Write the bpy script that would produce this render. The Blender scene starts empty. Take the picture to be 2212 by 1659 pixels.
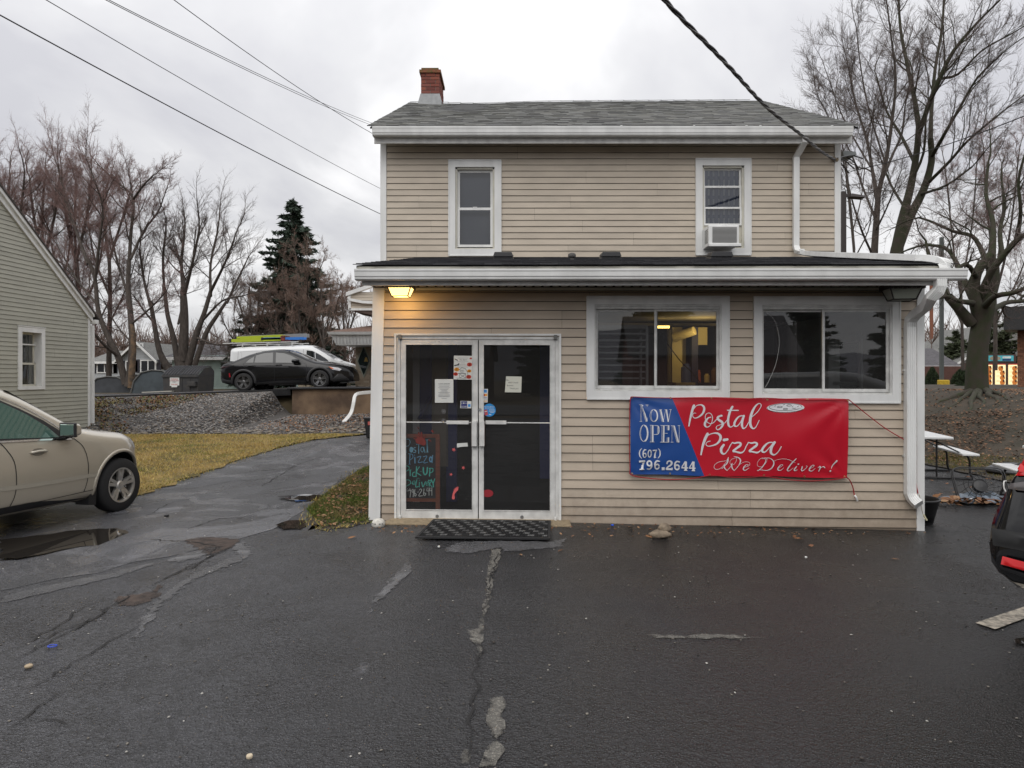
import bpy, math, random
import numpy as np
from mathutils import Matrix, Vector
from mathutils.geometry import delaunay_2d_cdt
R = math.radians
S = bpy.context.scene
# camera
EYE = 1.65
FX, CX, CY = 1536.0,1106.0,814.0          # focal length and principal point in a 2212 px wide frame
cam_d = bpy.data.cameras.new('camera')
cam = bpy.data.objects.new('camera', cam_d)
S.collection.objects.link(cam)
S.camera = cam
cam.location = (0,0, EYE)
cam.rotation_euler = (R(90),0,0)
cam_d.sensor_width = 36
cam_d.lens = 36 * FX / 2212
cam_d.shift_y = -15.5 / 2212
cam_d.clip_start = .05
cam_d.clip_end = 5000
# sky and sun (overcast)
SUN_EL, SUN_AZ = R(48), R(200)
W = bpy.data.worlds.new('World'); S.world = W; W.use_nodes = True
nt = W.node_tree; N = nt.nodes; L = nt.links
bg = N['Background']; bg.inputs[1].default_value = 1.0
skyn = N.new('ShaderNodeTexSky'); skyn.sky_type = 'NISHITA'; skyn.sun_disc = False
skyn.sun_elevation = SUN_EL; skyn.sun_rotation = SUN_AZ
tc = N.new('ShaderNodeTexCoord')
sep = N.new('ShaderNodeSeparateXYZ'); L.new(tc.outputs['Generated'], sep.inputs[0])
zz = N.new('ShaderNodeMath'); zz.operation = 'MAXIMUM'; L.new(sep.outputs['Z'], zz.inputs[0]); zz.inputs[1].default_value = .0
za = N.new('ShaderNodeMath'); za.operation = 'ADD'; L.new(zz.outputs[0], za.inputs[0]); za.inputs[1].default_value = .28
dx = N.new('ShaderNodeMath'); dx.operation = 'DIVIDE'; L.new(sep.outputs['X'], dx.inputs[0]); L.new(za.outputs[0], dx.inputs[1])
dy = N.new('ShaderNodeMath'); dy.operation = 'DIVIDE'; L.new(sep.outputs['Y'], dy.inputs[0]); L.new(za.outputs[0], dy.inputs[1])
cmb = N.new('ShaderNodeCombineXYZ'); L.new(dx.outputs[0], cmb.inputs[0]); L.new(dy.outputs[0], cmb.inputs[1])
n1 = N.new('ShaderNodeTexNoise'); n1.inputs['Scale'].default_value = 1.15; n1.inputs['Detail'].default_value = 6
n1.inputs['Roughness'].default_value = .52; n1.inputs['Distortion'].default_value = .35
L.new(cmb.outputs[0], n1.inputs['Vector'])
r1 = N.new('ShaderNodeValToRGB'); L.new(n1.outputs['Fac'], r1.inputs[0])
e = r1.color_ramp.elements
e[0].position = .38; e[0].color = (.50,.50,.53,1)
e[1].position = .60; e[1].color = (.80,.795,.80,1)
em = r1.color_ramp.elements.new(.5); em.color = (.61,.61,.625,1)
mr = N.new('ShaderNodeMapRange'); L.new(sep.outputs['Z'], mr.inputs[0])
mr.inputs[1].default_value = .0; mr.inputs[2].default_value = 1.0; mr.inputs[3].default_value = .78; mr.inputs[4].default_value = 1.7
ml = N.new('ShaderNodeVectorMath'); ml.operation = 'SCALE'; L.new(r1.outputs[0], ml.inputs[0]); L.new(mr.outputs[0], ml.inputs['Scale'])
sk = N.new('ShaderNodeVectorMath'); sk.operation = 'SCALE'; L.new(skyn.outputs[0], sk.inputs[0]); sk.inputs['Scale'].default_value = .05
mx = N.new('ShaderNodeMix'); mx.data_type = 'RGBA'; mx.inputs[0].default_value = .93
L.new(sk.outputs[0], mx.inputs[6]); L.new(ml.outputs[0], mx.inputs[7]); L.new(mx.outputs[2], bg.inputs[0])
sd = bpy.data.lights.new('sun', 'SUN'); sd.energy = .9; sd.angle = R(50); sd.color = (1,.965,.92)
sun = bpy.data.objects.new('sun', sd); S.collection.objects.link(sun)
sun.rotation_euler = (R(90) - SUN_EL, 0, R(-25))
S.view_settings.view_transform = 'Standard'; S.view_settings.look = 'None'
S.view_settings.exposure = .42; S.view_settings.gamma = 1.0
try: S.view_settings.use_curve_mapping = False
except Exception: pass
S.cycles.max_bounces = 8; S.cycles.transparent_max_bounces = 12; S.cycles.diffuse_bounces = 3; S.cycles.glossy_bounces = 4
S.cycles.caustics_reflective = False; S.cycles.caustics_refractive = False
# helpers: objects
COL = S.collection
def link(o): COL.objects.link(o); return o
def tag(o, label=None, cat=None, group=None, kind=None):
 if label: o['label'] = label
 if cat: o['category'] = cat
 if group: o['group'] = group
 if kind: o['kind'] = kind
 return o
WM = {}
def adopt(o, parent):
 if parent is not None:
  o.parent = parent
  o.matrix_parent_inverse = WM.get(parent.name, Matrix.Identity(4)).inverted()
 WM[o.name] = Matrix.Identity(4)
def thing(name, label, cat, loc=(0,0,0), rz=.0, group=None, scale=None, rx=.0, ry=.0):
 o = link(bpy.data.objects.new(name, None)); o.empty_display_size = .2
 o.location = loc; o.rotation_euler = (rx, ry, rz)
 if scale: o.scale = (scale,) * 3
 WM[o.name] = Matrix.LocRotScale(Vector(loc), o.rotation_euler, Vector((scale or 1,) * 3))
 return tag(o, label, cat, group)
def sub_empty(name, parent, loc=(0,0,0), rot=(0,0,0)):
 o = link(bpy.data.objects.new(name, None)); o.empty_display_size = .1
 o.parent = parent; o.location = loc; o.rotation_euler = rot
 return o
def link_mesh(name, me, parent=None, local=False, loc=None, rot=None):
 o = link(bpy.data.objects.new(name, me))
 if parent is not None:
  if local: o.parent = parent
  else: adopt(o, parent)
 if parent is None: WM[o.name] = Matrix.Identity(4)
 if loc is not None: o.location = loc
 if rot is not None: o.rotation_euler = rot
 return o
def np_mesh(name, V, F, mat, smooth=False, attr=None):
 """V (n,3) float, F (m,k) int with k 3 or 4"""
 V = np.asarray(V, dtype=np.float32); F = np.asarray(F, dtype=np.int32)
 me = bpy.data.meshes.new(name)
 me.vertices.add(len(V)); me.vertices.foreach_set('co', V.ravel())
 k = F.shape[1]
 me.loops.add(F.size); me.loops.foreach_set('vertex_index', F.ravel())
 me.polygons.add(len(F)); me.polygons.foreach_set('loop_start', np.arange(0, F.size, k, dtype=np.int32))
 me.polygons.foreach_set('loop_total', np.full(len(F), k, dtype=np.int32))
 if smooth: me.polygons.foreach_set('use_smooth', np.ones(len(F), dtype=bool))
 me.update(calc_edges=True)
 if attr is not None:
  a = me.attributes.new('rnd', 'FLOAT', 'POINT'); a.data.foreach_set('value', np.asarray(attr, dtype=np.float32))
 if mat: me.materials.append(mat)
 return me
def catmull(pts, n=6):
 P = [Vector(p) for p in pts]
 if len(P) < 3: return P
 P = [P[0] * 2 - P[1]] + P + [P[-1] * 2 - P[-2]]
 out = []
 for i in range(1, len(P) - 2):
  a, b, c, d = P[i - 1], P[i], P[i + 1], P[i + 2]
  for j in range(n):
   t = j / n
   out.append(.5 * ((2 * b) + (c - a) * t + (2 * a - 5 * b + 4 * c - d) * t * t + (3 * b - a - 3 * c + d) * t ** 3))
 out.append(P[-2]); return out
def interp(tab, x):
 if x <= tab[0][0]: return tab[0][1]
 for (x0, y0),(x1, y1) in zip(tab, tab[1:]):
  if x <= x1: return y0 + (y1 - y0) * (x - x0) / (x1 - x0)
 return tab[-1][1]
def sinterp(tab, x):
 """smooth (monotone-ish cubic) interpolation"""
 if x <= tab[0][0]: return tab[0][1]
 if x >= tab[-1][0]: return tab[-1][1]
 for i in range(len(tab) - 1):
  if x <= tab[i + 1][0]:
   x0, y0 = tab[i]; x1, y1 = tab[i + 1]; h = x1 - x0
   s = (y1 - y0) / h
   m0 = (y1 - tab[i - 1][1]) / (x1 - tab[i - 1][0]) if i > 0 else s
   m1 = (tab[i + 2][1] - y0) / (tab[i + 2][0] - x0) if i + 2 < len(tab) else s
   t = (x - x0) / h
   return (2*t**3 - 3*t*t + 1)*y0 + (t**3 - 2*t*t + t)*h*m0 + (3*t*t - 2*t**3)*y1 + (t**3 - t*t)*h*m1
class MB:
 """collects primitives into ONE mesh; X is a matrix applied to what is added"""
 def __init__(s, X=None): s.v = []; s.f = []; s.mi = []; s.X = X; s.m = 0; s.sm = []; s.smooth = False
 def add(s, vs, fs):
  b = len(s.v)
  for p in vs:
   p = Vector(p)
   s.v.append(tuple(s.X @ p) if s.X is not None else tuple(p))
  for f in fs: s.f.append([b + i for i in f]); s.mi.append(s.m); s.sm.append(s.smooth)
  return s
 def box(s, x0, x1, y0, y1, z0, z1):
  if x0 > x1: x0, x1 = x1, x0
  if y0 > y1: y0, y1 = y1, y0
  if z0 > z1: z0, z1 = z1, z0
  return s.add([(x0,y0,z0),(x1,y0,z0),(x1,y1,z0),(x0,y1,z0),(x0,y0,z1),(x1,y0,z1),(x1,y1,z1),(x0,y1,z1)],
     [(0,3,2,1),(4,5,6,7),(0,1,5,4),(1,2,6,5),(2,3,7,6),(3,0,4,7)])
 def hexa(s, p): # 8 pts bottom 4 (ccw from above) then top 4
  return s.add(p, [(0,3,2,1),(4,5,6,7),(0,1,5,4),(1,2,6,5),(2,3,7,6),(3,0,4,7)])
 def quad(s, a, b, c, d): return s.add([a, b, c, d], [(0,1,2,3)])
 def prism(s, poly, axis, a, b):
  """poly: 2d points; axis 'x','y','z' is the extrusion axis between a and b"""
  def m(p, t):
   u, w = p
   return (t, u, w) if axis == 'x' else ((u, t, w) if axis == 'y' else (u, w, t))
  n = len(poly)
  vs = [m(p, a) for p in poly] + [m(p, b) for p in poly]
  fs = [tuple(range(n - 1,-1,-1)), tuple(range(n, 2 * n))] + [(i, (i + 1) % n, n + (i + 1) % n, n + i) for i in range(n)]
  if axis == 'y': fs = [tuple(reversed(f)) for f in fs]
  return s.add(vs, fs)
 def tube(s, pts, rad, n=8, cap=True, ref=None):
  pts = [Vector(p) for p in pts]; k = len(pts)
  rad = rad if isinstance(rad, (list, tuple)) else [rad] * k
  vs = []; u = None
  for i, p in enumerate(pts):
   t = (pts[min(i + 1, k - 1)] - pts[max(i - 1,0)]).normalized()
   if u is None:
    u = t.cross(Vector(ref) if ref else (Vector((0,0,1)) if abs(t.z) < .9 else Vector((1,0,0)))).normalized()
   else:
    u = (u - t * u.dot(t)).normalized()
   w = t.cross(u)
   for j in range(n):
    a = 2 * math.pi * j / n
    vs.append(p + (u * math.cos(a) + w * math.sin(a)) * rad[i])
  fs = []
  for i in range(k - 1):
   for j in range(n): fs.append((i*n + j, (i+1)*n + j, (i+1)*n + (j+1) % n, i*n + (j+1) % n))
  if cap: fs += [tuple(range(n)), tuple(reversed(range((k-1)*n, k*n)))]
  return s.add(vs, fs)
 def sweep(s, pts, prof, ref=(0,0,1), cap=True):
  """sweep a closed 2d profile (u,w) along pts with w staying as near ref as it can"""
  pts = [Vector(p) for p in pts]; k = len(pts); n = len(prof); vs = []
  for i, p in enumerate(pts):
   t = (pts[min(i + 1, k - 1)] - pts[max(i - 1,0)]).normalized()
   u = t.cross(Vector(ref)).normalized(); w = u.cross(t)
   for a, b in prof: vs.append(p + u * a + w * b)
  fs = [(i*n + j, (i+1)*n + j, (i+1)*n + (j+1) % n, i*n + (j+1) % n) for i in range(k - 1) for j in range(n)]
  if cap: fs += [tuple(range(n)), tuple(reversed(range((k-1)*n, k*n)))]
  return s.add(vs, fs)
 def lathe(s, prof, c=(0,0,0), axis='z', n=20):
  """prof: (r, h) list"""
  vs = []; k = len(prof)
  for r, h in prof:
   for j in range(n):
    a = 2 * math.pi * j / n; x, y = r * math.cos(a), r * math.sin(a)
    q = (x, y, h) if axis == 'z' else ((x, h, y) if axis == 'y' else (h, x, y))
    vs.append((q[0] + c[0], q[1] + c[1], q[2] + c[2]))
  fs = [(i*n + j, i*n + (j+1) % n, (i+1)*n + (j+1) % n, (i+1)*n + j) for i in range(k - 1) for j in range(n)]
  fs += [tuple(reversed(range(n))), tuple(range((k-1)*n, k*n))]
  if axis == 'y': fs = [tuple(reversed(f)) for f in fs]
  return s.add(vs, fs)
 def mesh(s, name, mats):
  me = bpy.data.meshes.new(name)
  me.from_pydata(s.v, [], s.f)
  for m in (mats if isinstance(mats, (list, tuple)) else [mats]): me.materials.append(m)
  me.polygons.foreach_set('material_index', s.mi)
  me.polygons.foreach_set('use_smooth', s.sm)
  me.update(); return me
 def build(s, name, mats, parent=None, local=False, bevel=0, smooth=None, **k):
  me = s.mesh(name, mats)
  if smooth: me.polygons.foreach_set('use_smooth', [True] * len(me.polygons))
  o = link_mesh(name, me, parent, local)
  if bevel:
   b = o.modifiers.new('bevel', 'BEVEL'); b.width = bevel; b.segments = 2; b.limit_method = 'ANGLE'; b.angle_limit = R(40)
  if k: tag(o, k.get('label'), k.get('cat'), k.get('group'), k.get('kind'))
  return o
def P(px, py, Y):
 """point seen at (px, py) of a 2212-wide frame, standing at distance Y"""
 return Vector(((px - CX) / FX * Y, Y, EYE - (py - CY) / FX * Y))
# helpers: materials
def mat(name, col, rough=.6, metal=.0, var=.0, vscale=3.0, bump=.0, bscale=40.0, spec=.5, coat=.0, col2=None, stretch=None,
  emit=None, estr=.0, alpha=1.0, rvar=.0, detail=5, coatr=.05):
 m = bpy.data.materials.new(name); m.use_nodes = True
 t = m.node_tree; n = t.nodes; l = t.links; b = n['Principled BSDF']
 b.inputs['Base Color'].default_value = (*col, 1); b.inputs['Roughness'].default_value = rough
 b.inputs['Metallic'].default_value = metal; b.inputs['Specular IOR Level'].default_value = spec
 b.inputs['Coat Weight'].default_value = coat; b.inputs['Coat Roughness'].default_value = coatr
 if emit: b.inputs['Emission Color'].default_value = (*emit, 1); b.inputs['Emission Strength'].default_value = estr
 if alpha < 1: b.inputs['Alpha'].default_value = alpha
 if var or bump or rvar:
  g = n.new('ShaderNodeTexCoord'); vec = g.outputs['Object']
  if stretch:
   mp = n.new('ShaderNodeMapping'); l.new(vec, mp.inputs[0]); mp.inputs['Scale'].default_value = stretch; vec = mp.outputs[0]
 if var or rvar:
  q = n.new('ShaderNodeTexNoise'); q.inputs['Scale'].default_value = vscale; q.inputs['Detail'].default_value = detail
  l.new(vec, q.inputs['Vector'])
  c = n.new('ShaderNodeValToRGB'); l.new(q.outputs['Fac'], c.inputs[0])
  c2 = col2 if col2 else tuple(x * (1 - var) for x in col)
  c1 = col if col2 else tuple(min(1, x * (1 + var * .6)) for x in col)
  c.color_ramp.elements[0].position = .35; c.color_ramp.elements[0].color = (*c2,1)
  c.color_ramp.elements[1].position = .65; c.color_ramp.elements[1].color = (*c1,1)
  if var: l.new(c.outputs[0], b.inputs['Base Color'])
  if rvar:
   mr_ = n.new('ShaderNodeMapRange'); l.new(q.outputs['Fac'], mr_.inputs[0])
   mr_.inputs[1].default_value = .3; mr_.inputs[2].default_value = .7
   mr_.inputs[3].default_value = max(.02, rough - rvar); mr_.inputs[4].default_value = rough + rvar
   l.new(mr_.outputs[0], b.inputs['Roughness'])
 if bump:
  q2 = n.new('ShaderNodeTexNoise'); q2.inputs['Scale'].default_value = bscale; q2.inputs['Detail'].default_value = 4
  l.new(vec, q2.inputs['Vector'])
  bp = n.new('ShaderNodeBump'); bp.inputs['Strength'].default_value = min(1, bump); bp.inputs['Distance'].default_value = .01
  l.new(q2.outputs['Fac'], bp.inputs['Height']); l.new(bp.outputs[0], b.inputs['Normal'])
 return m
def rnd_mat(name, cols, rough=.8, spec=.3):
 """colour picked by the per-piece attribute rnd"""
 m = bpy.data.materials.new(name); m.use_nodes = True
 t = m.node_tree; n = t.nodes; l = t.links; b = n['Principled BSDF']
 a = n.new('ShaderNodeAttribute'); a.attribute_name = 'rnd'
 c = n.new('ShaderNodeValToRGB'); c.color_ramp.interpolation = 'LINEAR'
 l.new(a.outputs['Fac'], c.inputs[0]); el = c.color_ramp.elements
 for i, k in enumerate(cols):
  p = i / (len(cols) - 1)
  if i == 0: el[0].position = 0; el[0].color = (*k, 1)
  elif i == len(cols) - 1: el[len(el) - 1].position = 1; el[len(el) - 1].color = (*k, 1)
  else: q = el.new(p); q.color = (*k, 1)
 l.new(c.outputs[0], b.inputs['Base Color']); b.inputs['Roughness'].default_value = rough; b.inputs['Specular IOR Level'].default_value = spec
 return m
def objrnd_mat(name, cols, rough=.8, bump=.3, bscale=80):
 m = mat(name, cols[0], rough, bump=bump, bscale=bscale)
 t = m.node_tree; n = t.nodes; l = t.links; b = n['Principled BSDF']
 a = n.new('ShaderNodeObjectInfo'); c = n.new('ShaderNodeValToRGB'); l.new(a.outputs['Random'], c.inputs[0])
 el = c.color_ramp.elements
 for i, k in enumerate(cols):
  if i == 0: el[0].color = (*k, 1)
  elif i == len(cols) - 1: el[len(el) - 1].color = (*k, 1)
  else: q = el.new(i / (len(cols) - 1)); q.color = (*k, 1)
 l.new(c.outputs[0], b.inputs['Base Color']); return m
def glass_mat(name, tint=(1,1,1), refl=1.5, rough=.0, grey_veil=.0):
 m = bpy.data.materials.new(name); m.use_nodes = True
 t = m.node_tree; n = t.nodes; l = t.links; n.clear()
 o = n.new('ShaderNodeOutputMaterial'); tr = n.new('ShaderNodeBsdfTransparent'); tr.inputs[0].default_value = (*tint, 1)
 gl = n.new('ShaderNodeBsdfGlossy'); gl.inputs['Roughness'].default_value = rough; gl.inputs[0].default_value = (1,1,1,1)
 fr = n.new('ShaderNodeFresnel'); fr.inputs[0].default_value = refl
 mx_ = n.new('ShaderNodeMixShader'); l.new(fr.outputs[0], mx_.inputs[0]); l.new(tr.outputs[0], mx_.inputs[1]); l.new(gl.outputs[0], mx_.inputs[2])
 last = mx_
 if grey_veil:
  df = n.new('ShaderNodeBsdfDiffuse'); df.inputs[0].default_value = (.5,.5,.5,1)  # grey veil stands in for paler reflections as well as dust
  m2 = n.new('ShaderNodeMixShader'); m2.inputs[0].default_value = grey_veil
  l.new(mx_.outputs[0], m2.inputs[1]); l.new(df.outputs[0], m2.inputs[2]); last = m2
 l.new(last.outputs[0], o.inputs[0]); return m
M = dict(
white=mat('white_trim', (.78,.785,.77),.42, var=.10, vscale=5, bump=.08, bscale=70, stretch=(1,1,.25), detail=8),
white_dirty=mat('weathered_white_aluminium', (.66,.66,.64),.42, var=.16, vscale=9, bump=.05),
cream=mat('cream_fascia', (.60,.58,.50),.5, var=.1, vscale=6),
siding=mat('tan_vinyl_siding', (.50,.42,.33),.5, var=.085, vscale=2.2, bump=.12, bscale=60, stretch=(1,1,3)),
siding_up=mat('upper_tan_vinyl_siding', (.52,.45,.36),.5, var=.08, vscale=2.2, bump=.1, bscale=60, stretch=(1,1,3)),
sage=mat('sage_vinyl_siding', (.40,.395,.33),.5, var=.06, vscale=2.5, bump=.1, bscale=70, stretch=(1,1,3)),
dark=mat('dark_void', (.012,.012,.013),.8),
black=mat('black_plastic', (.018,.018,.02),.45, bump=.1),
blackmetal=mat('black_painted_metal', (.02,.02,.022),.35),
steel=mat('galvanised_steel', (.45,.46,.47),.35, metal=.9, var=.1),
glass=glass_mat('window_glass', (.86,.88,.88),1.9, grey_veil=.03),
doorglass=glass_mat('tinted_door_glass', (.97,.97,.97),1.55, grey_veil=.03),
upglass=glass_mat('upper_window_glass', (.85,.88,.9),1.85),
concrete=mat('concrete', (.30,.235,.15),.85, var=.25, vscale=30, bump=.5, bscale=120),
roofdeck=mat('roof_underlay', (.05,.05,.05),.9),
rubber=mat('tyre_rubber', (.018,.018,.019),.75, bump=.2, bscale=90),
alu=mat('alloy_wheel', (.72,.70,.66),.28, metal=.85),
brick=objrnd_mat('chimney_brick', [(.21,.06,.045),(.30,.095,.06),(.16,.05,.04),(.25,.09,.07)], .9,.6),
mortar=mat('mortar', (.27,.23,.20),.95, var=.2, vscale=30),
bark=mat('grey_brown_bark', (.078,.064,.054),.95, var=.35, vscale=14, bump=1, bscale=30, stretch=(1,1,.3)),
bark_moss=mat('mossy_bark', (.048,.039,.030),.95, var=.5, vscale=5, bump=1, bscale=25, col2=(.034,.040,.018)),
bark_orange=mat('stripped_orange_bark', (.19,.125,.075),.95, var=.5, vscale=6, bump=1, bscale=25, col2=(.075,.06,.045)),
twig=mat('dark_twigs', (.13,.10,.088),.95, var=.3, vscale=2),
twig_red=mat('reddish_budding_twigs', (.235,.15,.135),.95, var=.35, vscale=1.2),
twig_far=mat('brown_brush_twigs', (.25,.175,.14),.95, var=.4, vscale=1.2),
needles=mat('spruce_needles', (.045,.07,.048),.8, var=.4, vscale=3),
pine=mat('pine_needles', (.06,.075,.035),.8, var=.4, vscale=2),
shrub=mat('arborvitae_leaves', (.03,.05,.018),.8, var=.5, vscale=6),
lamp_on=mat('lit_lamp_glass', (.9,.8,.5),.4, emit=(1,.62,.2), estr=2.2),
)
def board_tone(m, splash):
 t = m.node_tree; n = t.nodes; l = t.links; b = n['Principled BSDF']; src = b.inputs['Base Color'].links[0].from_socket
 oi = n.new('ShaderNodeObjectInfo'); mr_ = n.new('ShaderNodeMapRange'); l.new(oi.outputs['Random'], mr_.inputs[0]); mr_.inputs[3].default_value = .93; mr_.inputs[4].default_value = 1.04
 vm = n.new('ShaderNodeVectorMath'); vm.operation = 'SCALE'; l.new(src, vm.inputs[0]); l.new(mr_.outputs[0], vm.inputs['Scale']); out = vm.outputs[0]
 g = n.new('ShaderNodeNewGeometry')
 if splash:
  sp = n.new('ShaderNodeSeparateXYZ'); l.new(g.outputs['Position'], sp.inputs[0]); q = n.new('ShaderNodeTexNoise'); q.inputs['Scale'].default_value = 9; q.inputs['Detail'].default_value = 8; q.inputs['Roughness'].default_value = .7; l.new(g.outputs['Position'], q.inputs['Vector'])
  ma = n.new('ShaderNodeMath'); ma.operation = 'MULTIPLY_ADD'; l.new(q.outputs['Fac'], ma.inputs[0]); ma.inputs[1].default_value = -.75; l.new(sp.outputs['Z'], ma.inputs[2])
  r2 = n.new('ShaderNodeMapRange'); l.new(ma.outputs[0], r2.inputs[0]); r2.inputs[1].default_value = -.42; r2.inputs[2].default_value = -.02; r2.inputs[3].default_value = .55; r2.inputs[4].default_value = 0
  mx_ = n.new('ShaderNodeMix'); mx_.data_type = 'RGBA'; l.new(r2.outputs[0], mx_.inputs[0]); l.new(out, mx_.inputs[6]); mx_.inputs[7].default_value = (.20,.15,.11,1); out = mx_.outputs[2]
 l.new(out, b.inputs['Base Color'])
board_tone(M['siding'], True); board_tone(M['siding_up'], False); board_tone(M['sage'], False)
# terrain
def ss(a, b, x):
 t = max(.0, min(1.0,(x - a) / (b - a))); return t * t * (3 - 2 * t)
def lin(a, b, x): return max(.0, min(1.0,(x - a) / (b - a)))
def H(x, y):
 h = -.042 * min(max(-x - 1.6,0),4.2) - .017 * min(max(x, 0),6)
 pl = 1.22 - .036 * min(max(0,-6.5 - x),10)
 if x < 5.0:
  h += .35 * ss(10,18, y) * ss(-.5,-2.5,-abs(x) if x > 0 else x) if x < 0 else 0
  if x < -.5:
   k = ss(-7.9,-7.3, x)                       # 1 beside the retaining wall, 0 at the open gravel bank
   low = h + .22 * lin(18,23.2, y)
   bank = h + (pl - h) * (lin(18.2,23.4, y) ** .9)
   z = bank * (1 - k) + low * k
   if y > 23.45: z = pl
   h = z
  elif y > 20.3: h = h + (pl - h) * ss(20.3,22, y)
 else:
  t = ss(8.2,14.2, x)
  back = ss(20.3,22.5, y) * (1 - ss(5,8, x))
  h = h + (1.2 - h) * max(t * ss(4.0,10.5, y), back)
 return h
def G(px, py, dz=.0):
 """where the line of sight through (px, py) meets the ground"""
 y = 1.0
 while y < 150:
  p = P(px, py, y)
  if p.z <= H(p.x, y) + dz:
   a, b = y - .05, y
   for _ in range(18):
    m = (a + b) / 2; q = P(px, py, m)
    if q.z <= H(q.x, m) + dz: b = m
    else: a = m
   q = P(px, py, b); q.z = H(q.x, b); return q
  y += .05 if y < 40 else .5
 return P(px, py, 150)
def asphalt(name, base, old, gx=None, bumpk=1.0, rough=(.30,.52), film=.62):
 m = bpy.data.materials.new(name); m.use_nodes = True
 t = m.node_tree; n = t.nodes; l = t.links; b = n['Principled BSDF']
 g = n.new('ShaderNodeNewGeometry'); pos = g.outputs['Position']
 def noise(s, d=5, r=.55, dist=0):
  q = n.new('ShaderNodeTexNoise'); q.inputs['Scale'].default_value = s; q.inputs['Detail'].default_value = d
  q.inputs['Roughness'].default_value = r; q.inputs['Distortion'].default_value = dist; l.new(pos, q.inputs['Vector']); return q.outputs['Fac']
 def rng(x, a, b_, c, d):
  q = n.new('ShaderNodeMapRange'); l.new(x, q.inputs[0])
  for i, v in enumerate((a, b_, c, d)): q.inputs[1 + i].default_value = v
  return q.outputs[0]
 def mix(f, a, b_, mode='MIX'):
  q = n.new('ShaderNodeMix'); q.data_type = 'RGBA'; q.blend_type = mode
  if isinstance(f, float): q.inputs[0].default_value = f
  else: l.new(f, q.inputs[0])
  for i, v in ((6, a),(7, b_)):
   if isinstance(v, tuple): q.inputs[i].default_value = (*v, 1)
   else: l.new(v, q.inputs[i])
  return q.outputs[2]
 big = noise(.45,6,.6,.6); mid = noise(3.2,6,.6)
 age = rng(big, .40,.62,0,1)
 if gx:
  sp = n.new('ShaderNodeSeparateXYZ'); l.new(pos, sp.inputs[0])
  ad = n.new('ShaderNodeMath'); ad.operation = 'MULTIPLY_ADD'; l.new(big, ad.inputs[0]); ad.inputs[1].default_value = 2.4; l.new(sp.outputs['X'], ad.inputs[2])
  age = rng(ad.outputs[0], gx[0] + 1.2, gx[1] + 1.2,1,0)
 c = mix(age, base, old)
 c = mix(rng(mid, .3,.7,0,.4), c, tuple(x * .62 for x in base))
 vo = n.new('ShaderNodeTexVoronoi'); vo.inputs['Scale'].default_value = 62; l.new(pos, vo.inputs['Vector'])
 agg = rng(vo.outputs['Distance'], .0,.28,.5,0)
 sepc = n.new('ShaderNodeSeparateColor'); l.new(vo.outputs['Color'], sepc.inputs[0])
 pick = rng(sepc.outputs[0], .60,.85,0,1)
 mm = n.new('ShaderNodeMath'); mm.operation = 'MULTIPLY'; l.new(agg, mm.inputs[0]); l.new(pick, mm.inputs[1])
 c = mix(mm.outputs[0], c, (.26,.255,.25))
 c = mix(rng(vo.outputs['Distance'], .3,.6,0,.6), c, (.006,.006,.007))
 c = mix(rng(noise(26,3,.7),.42,.62,0,.55), c, tuple(x * .45 for x in base))
 if not gx: c = mix(rng(noise(.9,7,.65,1.2),.55,.68,0,.5), c, tuple(min(1, x * 1.7 + .012) for x in old))
 l.new(c, b.inputs['Base Color'])
 fl = rng(noise(.8,7,.6,1.3), film, film + .05,0,1)
 c0 = b.inputs['Base Color'].links[0].from_socket; l.new(mix(rng(fl, 0,1,0,.35), c0, tuple(x * .8 for x in old)), b.inputs['Base Color'])  # film spots are paler in colour too, standing in for reflected sky
 wet = rng(noise(1.1,5,.55,.4),.35,.65, rough[0], rough[1]); wm = n.new('ShaderNodeMix'); l.new(fl, wm.inputs[0]); l.new(wet, wm.inputs[2]); wm.inputs[3].default_value = .17; l.new(wm.outputs[0], b.inputs['Roughness'])
 b.inputs['Specular IOR Level'].default_value = .6
 h1 = n.new('ShaderNodeMath'); h1.operation = 'ADD'; l.new(rng(vo.outputs['Distance'], 0,.5,1,0), h1.inputs[0])
 l.new(rng(noise(38,4,.6),.3,.7,0,.8), h1.inputs[1])
 bp = n.new('ShaderNodeBump'); l.new(rng(fl, 0,1,.95 * bumpk, .25), bp.inputs['Strength']); bp.inputs['Distance'].default_value = .014
 l.new(h1.outputs[0], bp.inputs['Height'])
 bp2 = n.new('ShaderNodeBump'); bp2.inputs['Strength'].default_value = .5; bp2.inputs['Distance'].default_value = .05
 l.new(noise(1.7,3,.5), bp2.inputs['Height']); l.new(bp.outputs[0], bp2.inputs['Normal'])
 l.new(bp2.outputs[0], b.inputs['Normal'])
 return m
A_LOT = asphalt('wet_sealed_asphalt', (.0095,.0092,.0092),(.135,.136,.150), gx=(-2.9,1.4), rough=(.20,.40), film=.72)  # older left side lifted bluish, with wet sky sheen put into the colour
A_OLD = asphalt('worn_asphalt_sky_sheen', (.105,.106,.116),(.17,.172,.188), rough=(.22,.40), film=.50)  # worn grey made paler and bluer to carry reflected sky
A_UP = asphalt('upper_lot_asphalt', (.05,.046,.048),(.075,.068,.07), rough=(.4,.6))
SOIL = mat('bare_soil', (.06,.045,.03),.95, var=.5, vscale=1.6, bump=1, bscale=25, col2=(.032,.027,.016), detail=9)
FARG = mat('dead_grass_field', (.12,.085,.04),.95, var=.5, vscale=.6, bump=.6, bscale=10, col2=(.07,.055,.03))
LAWN = mat('winter_lawn_soil', (.24,.165,.055),.95, var=.5, vscale=1.4, bump=1, bscale=30, col2=(.085,.07,.024))
GRAVEL_BED = mat('gravel_bed', (.075,.068,.062),.9, var=.5, vscale=20, bump=1, bscale=40)
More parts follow.
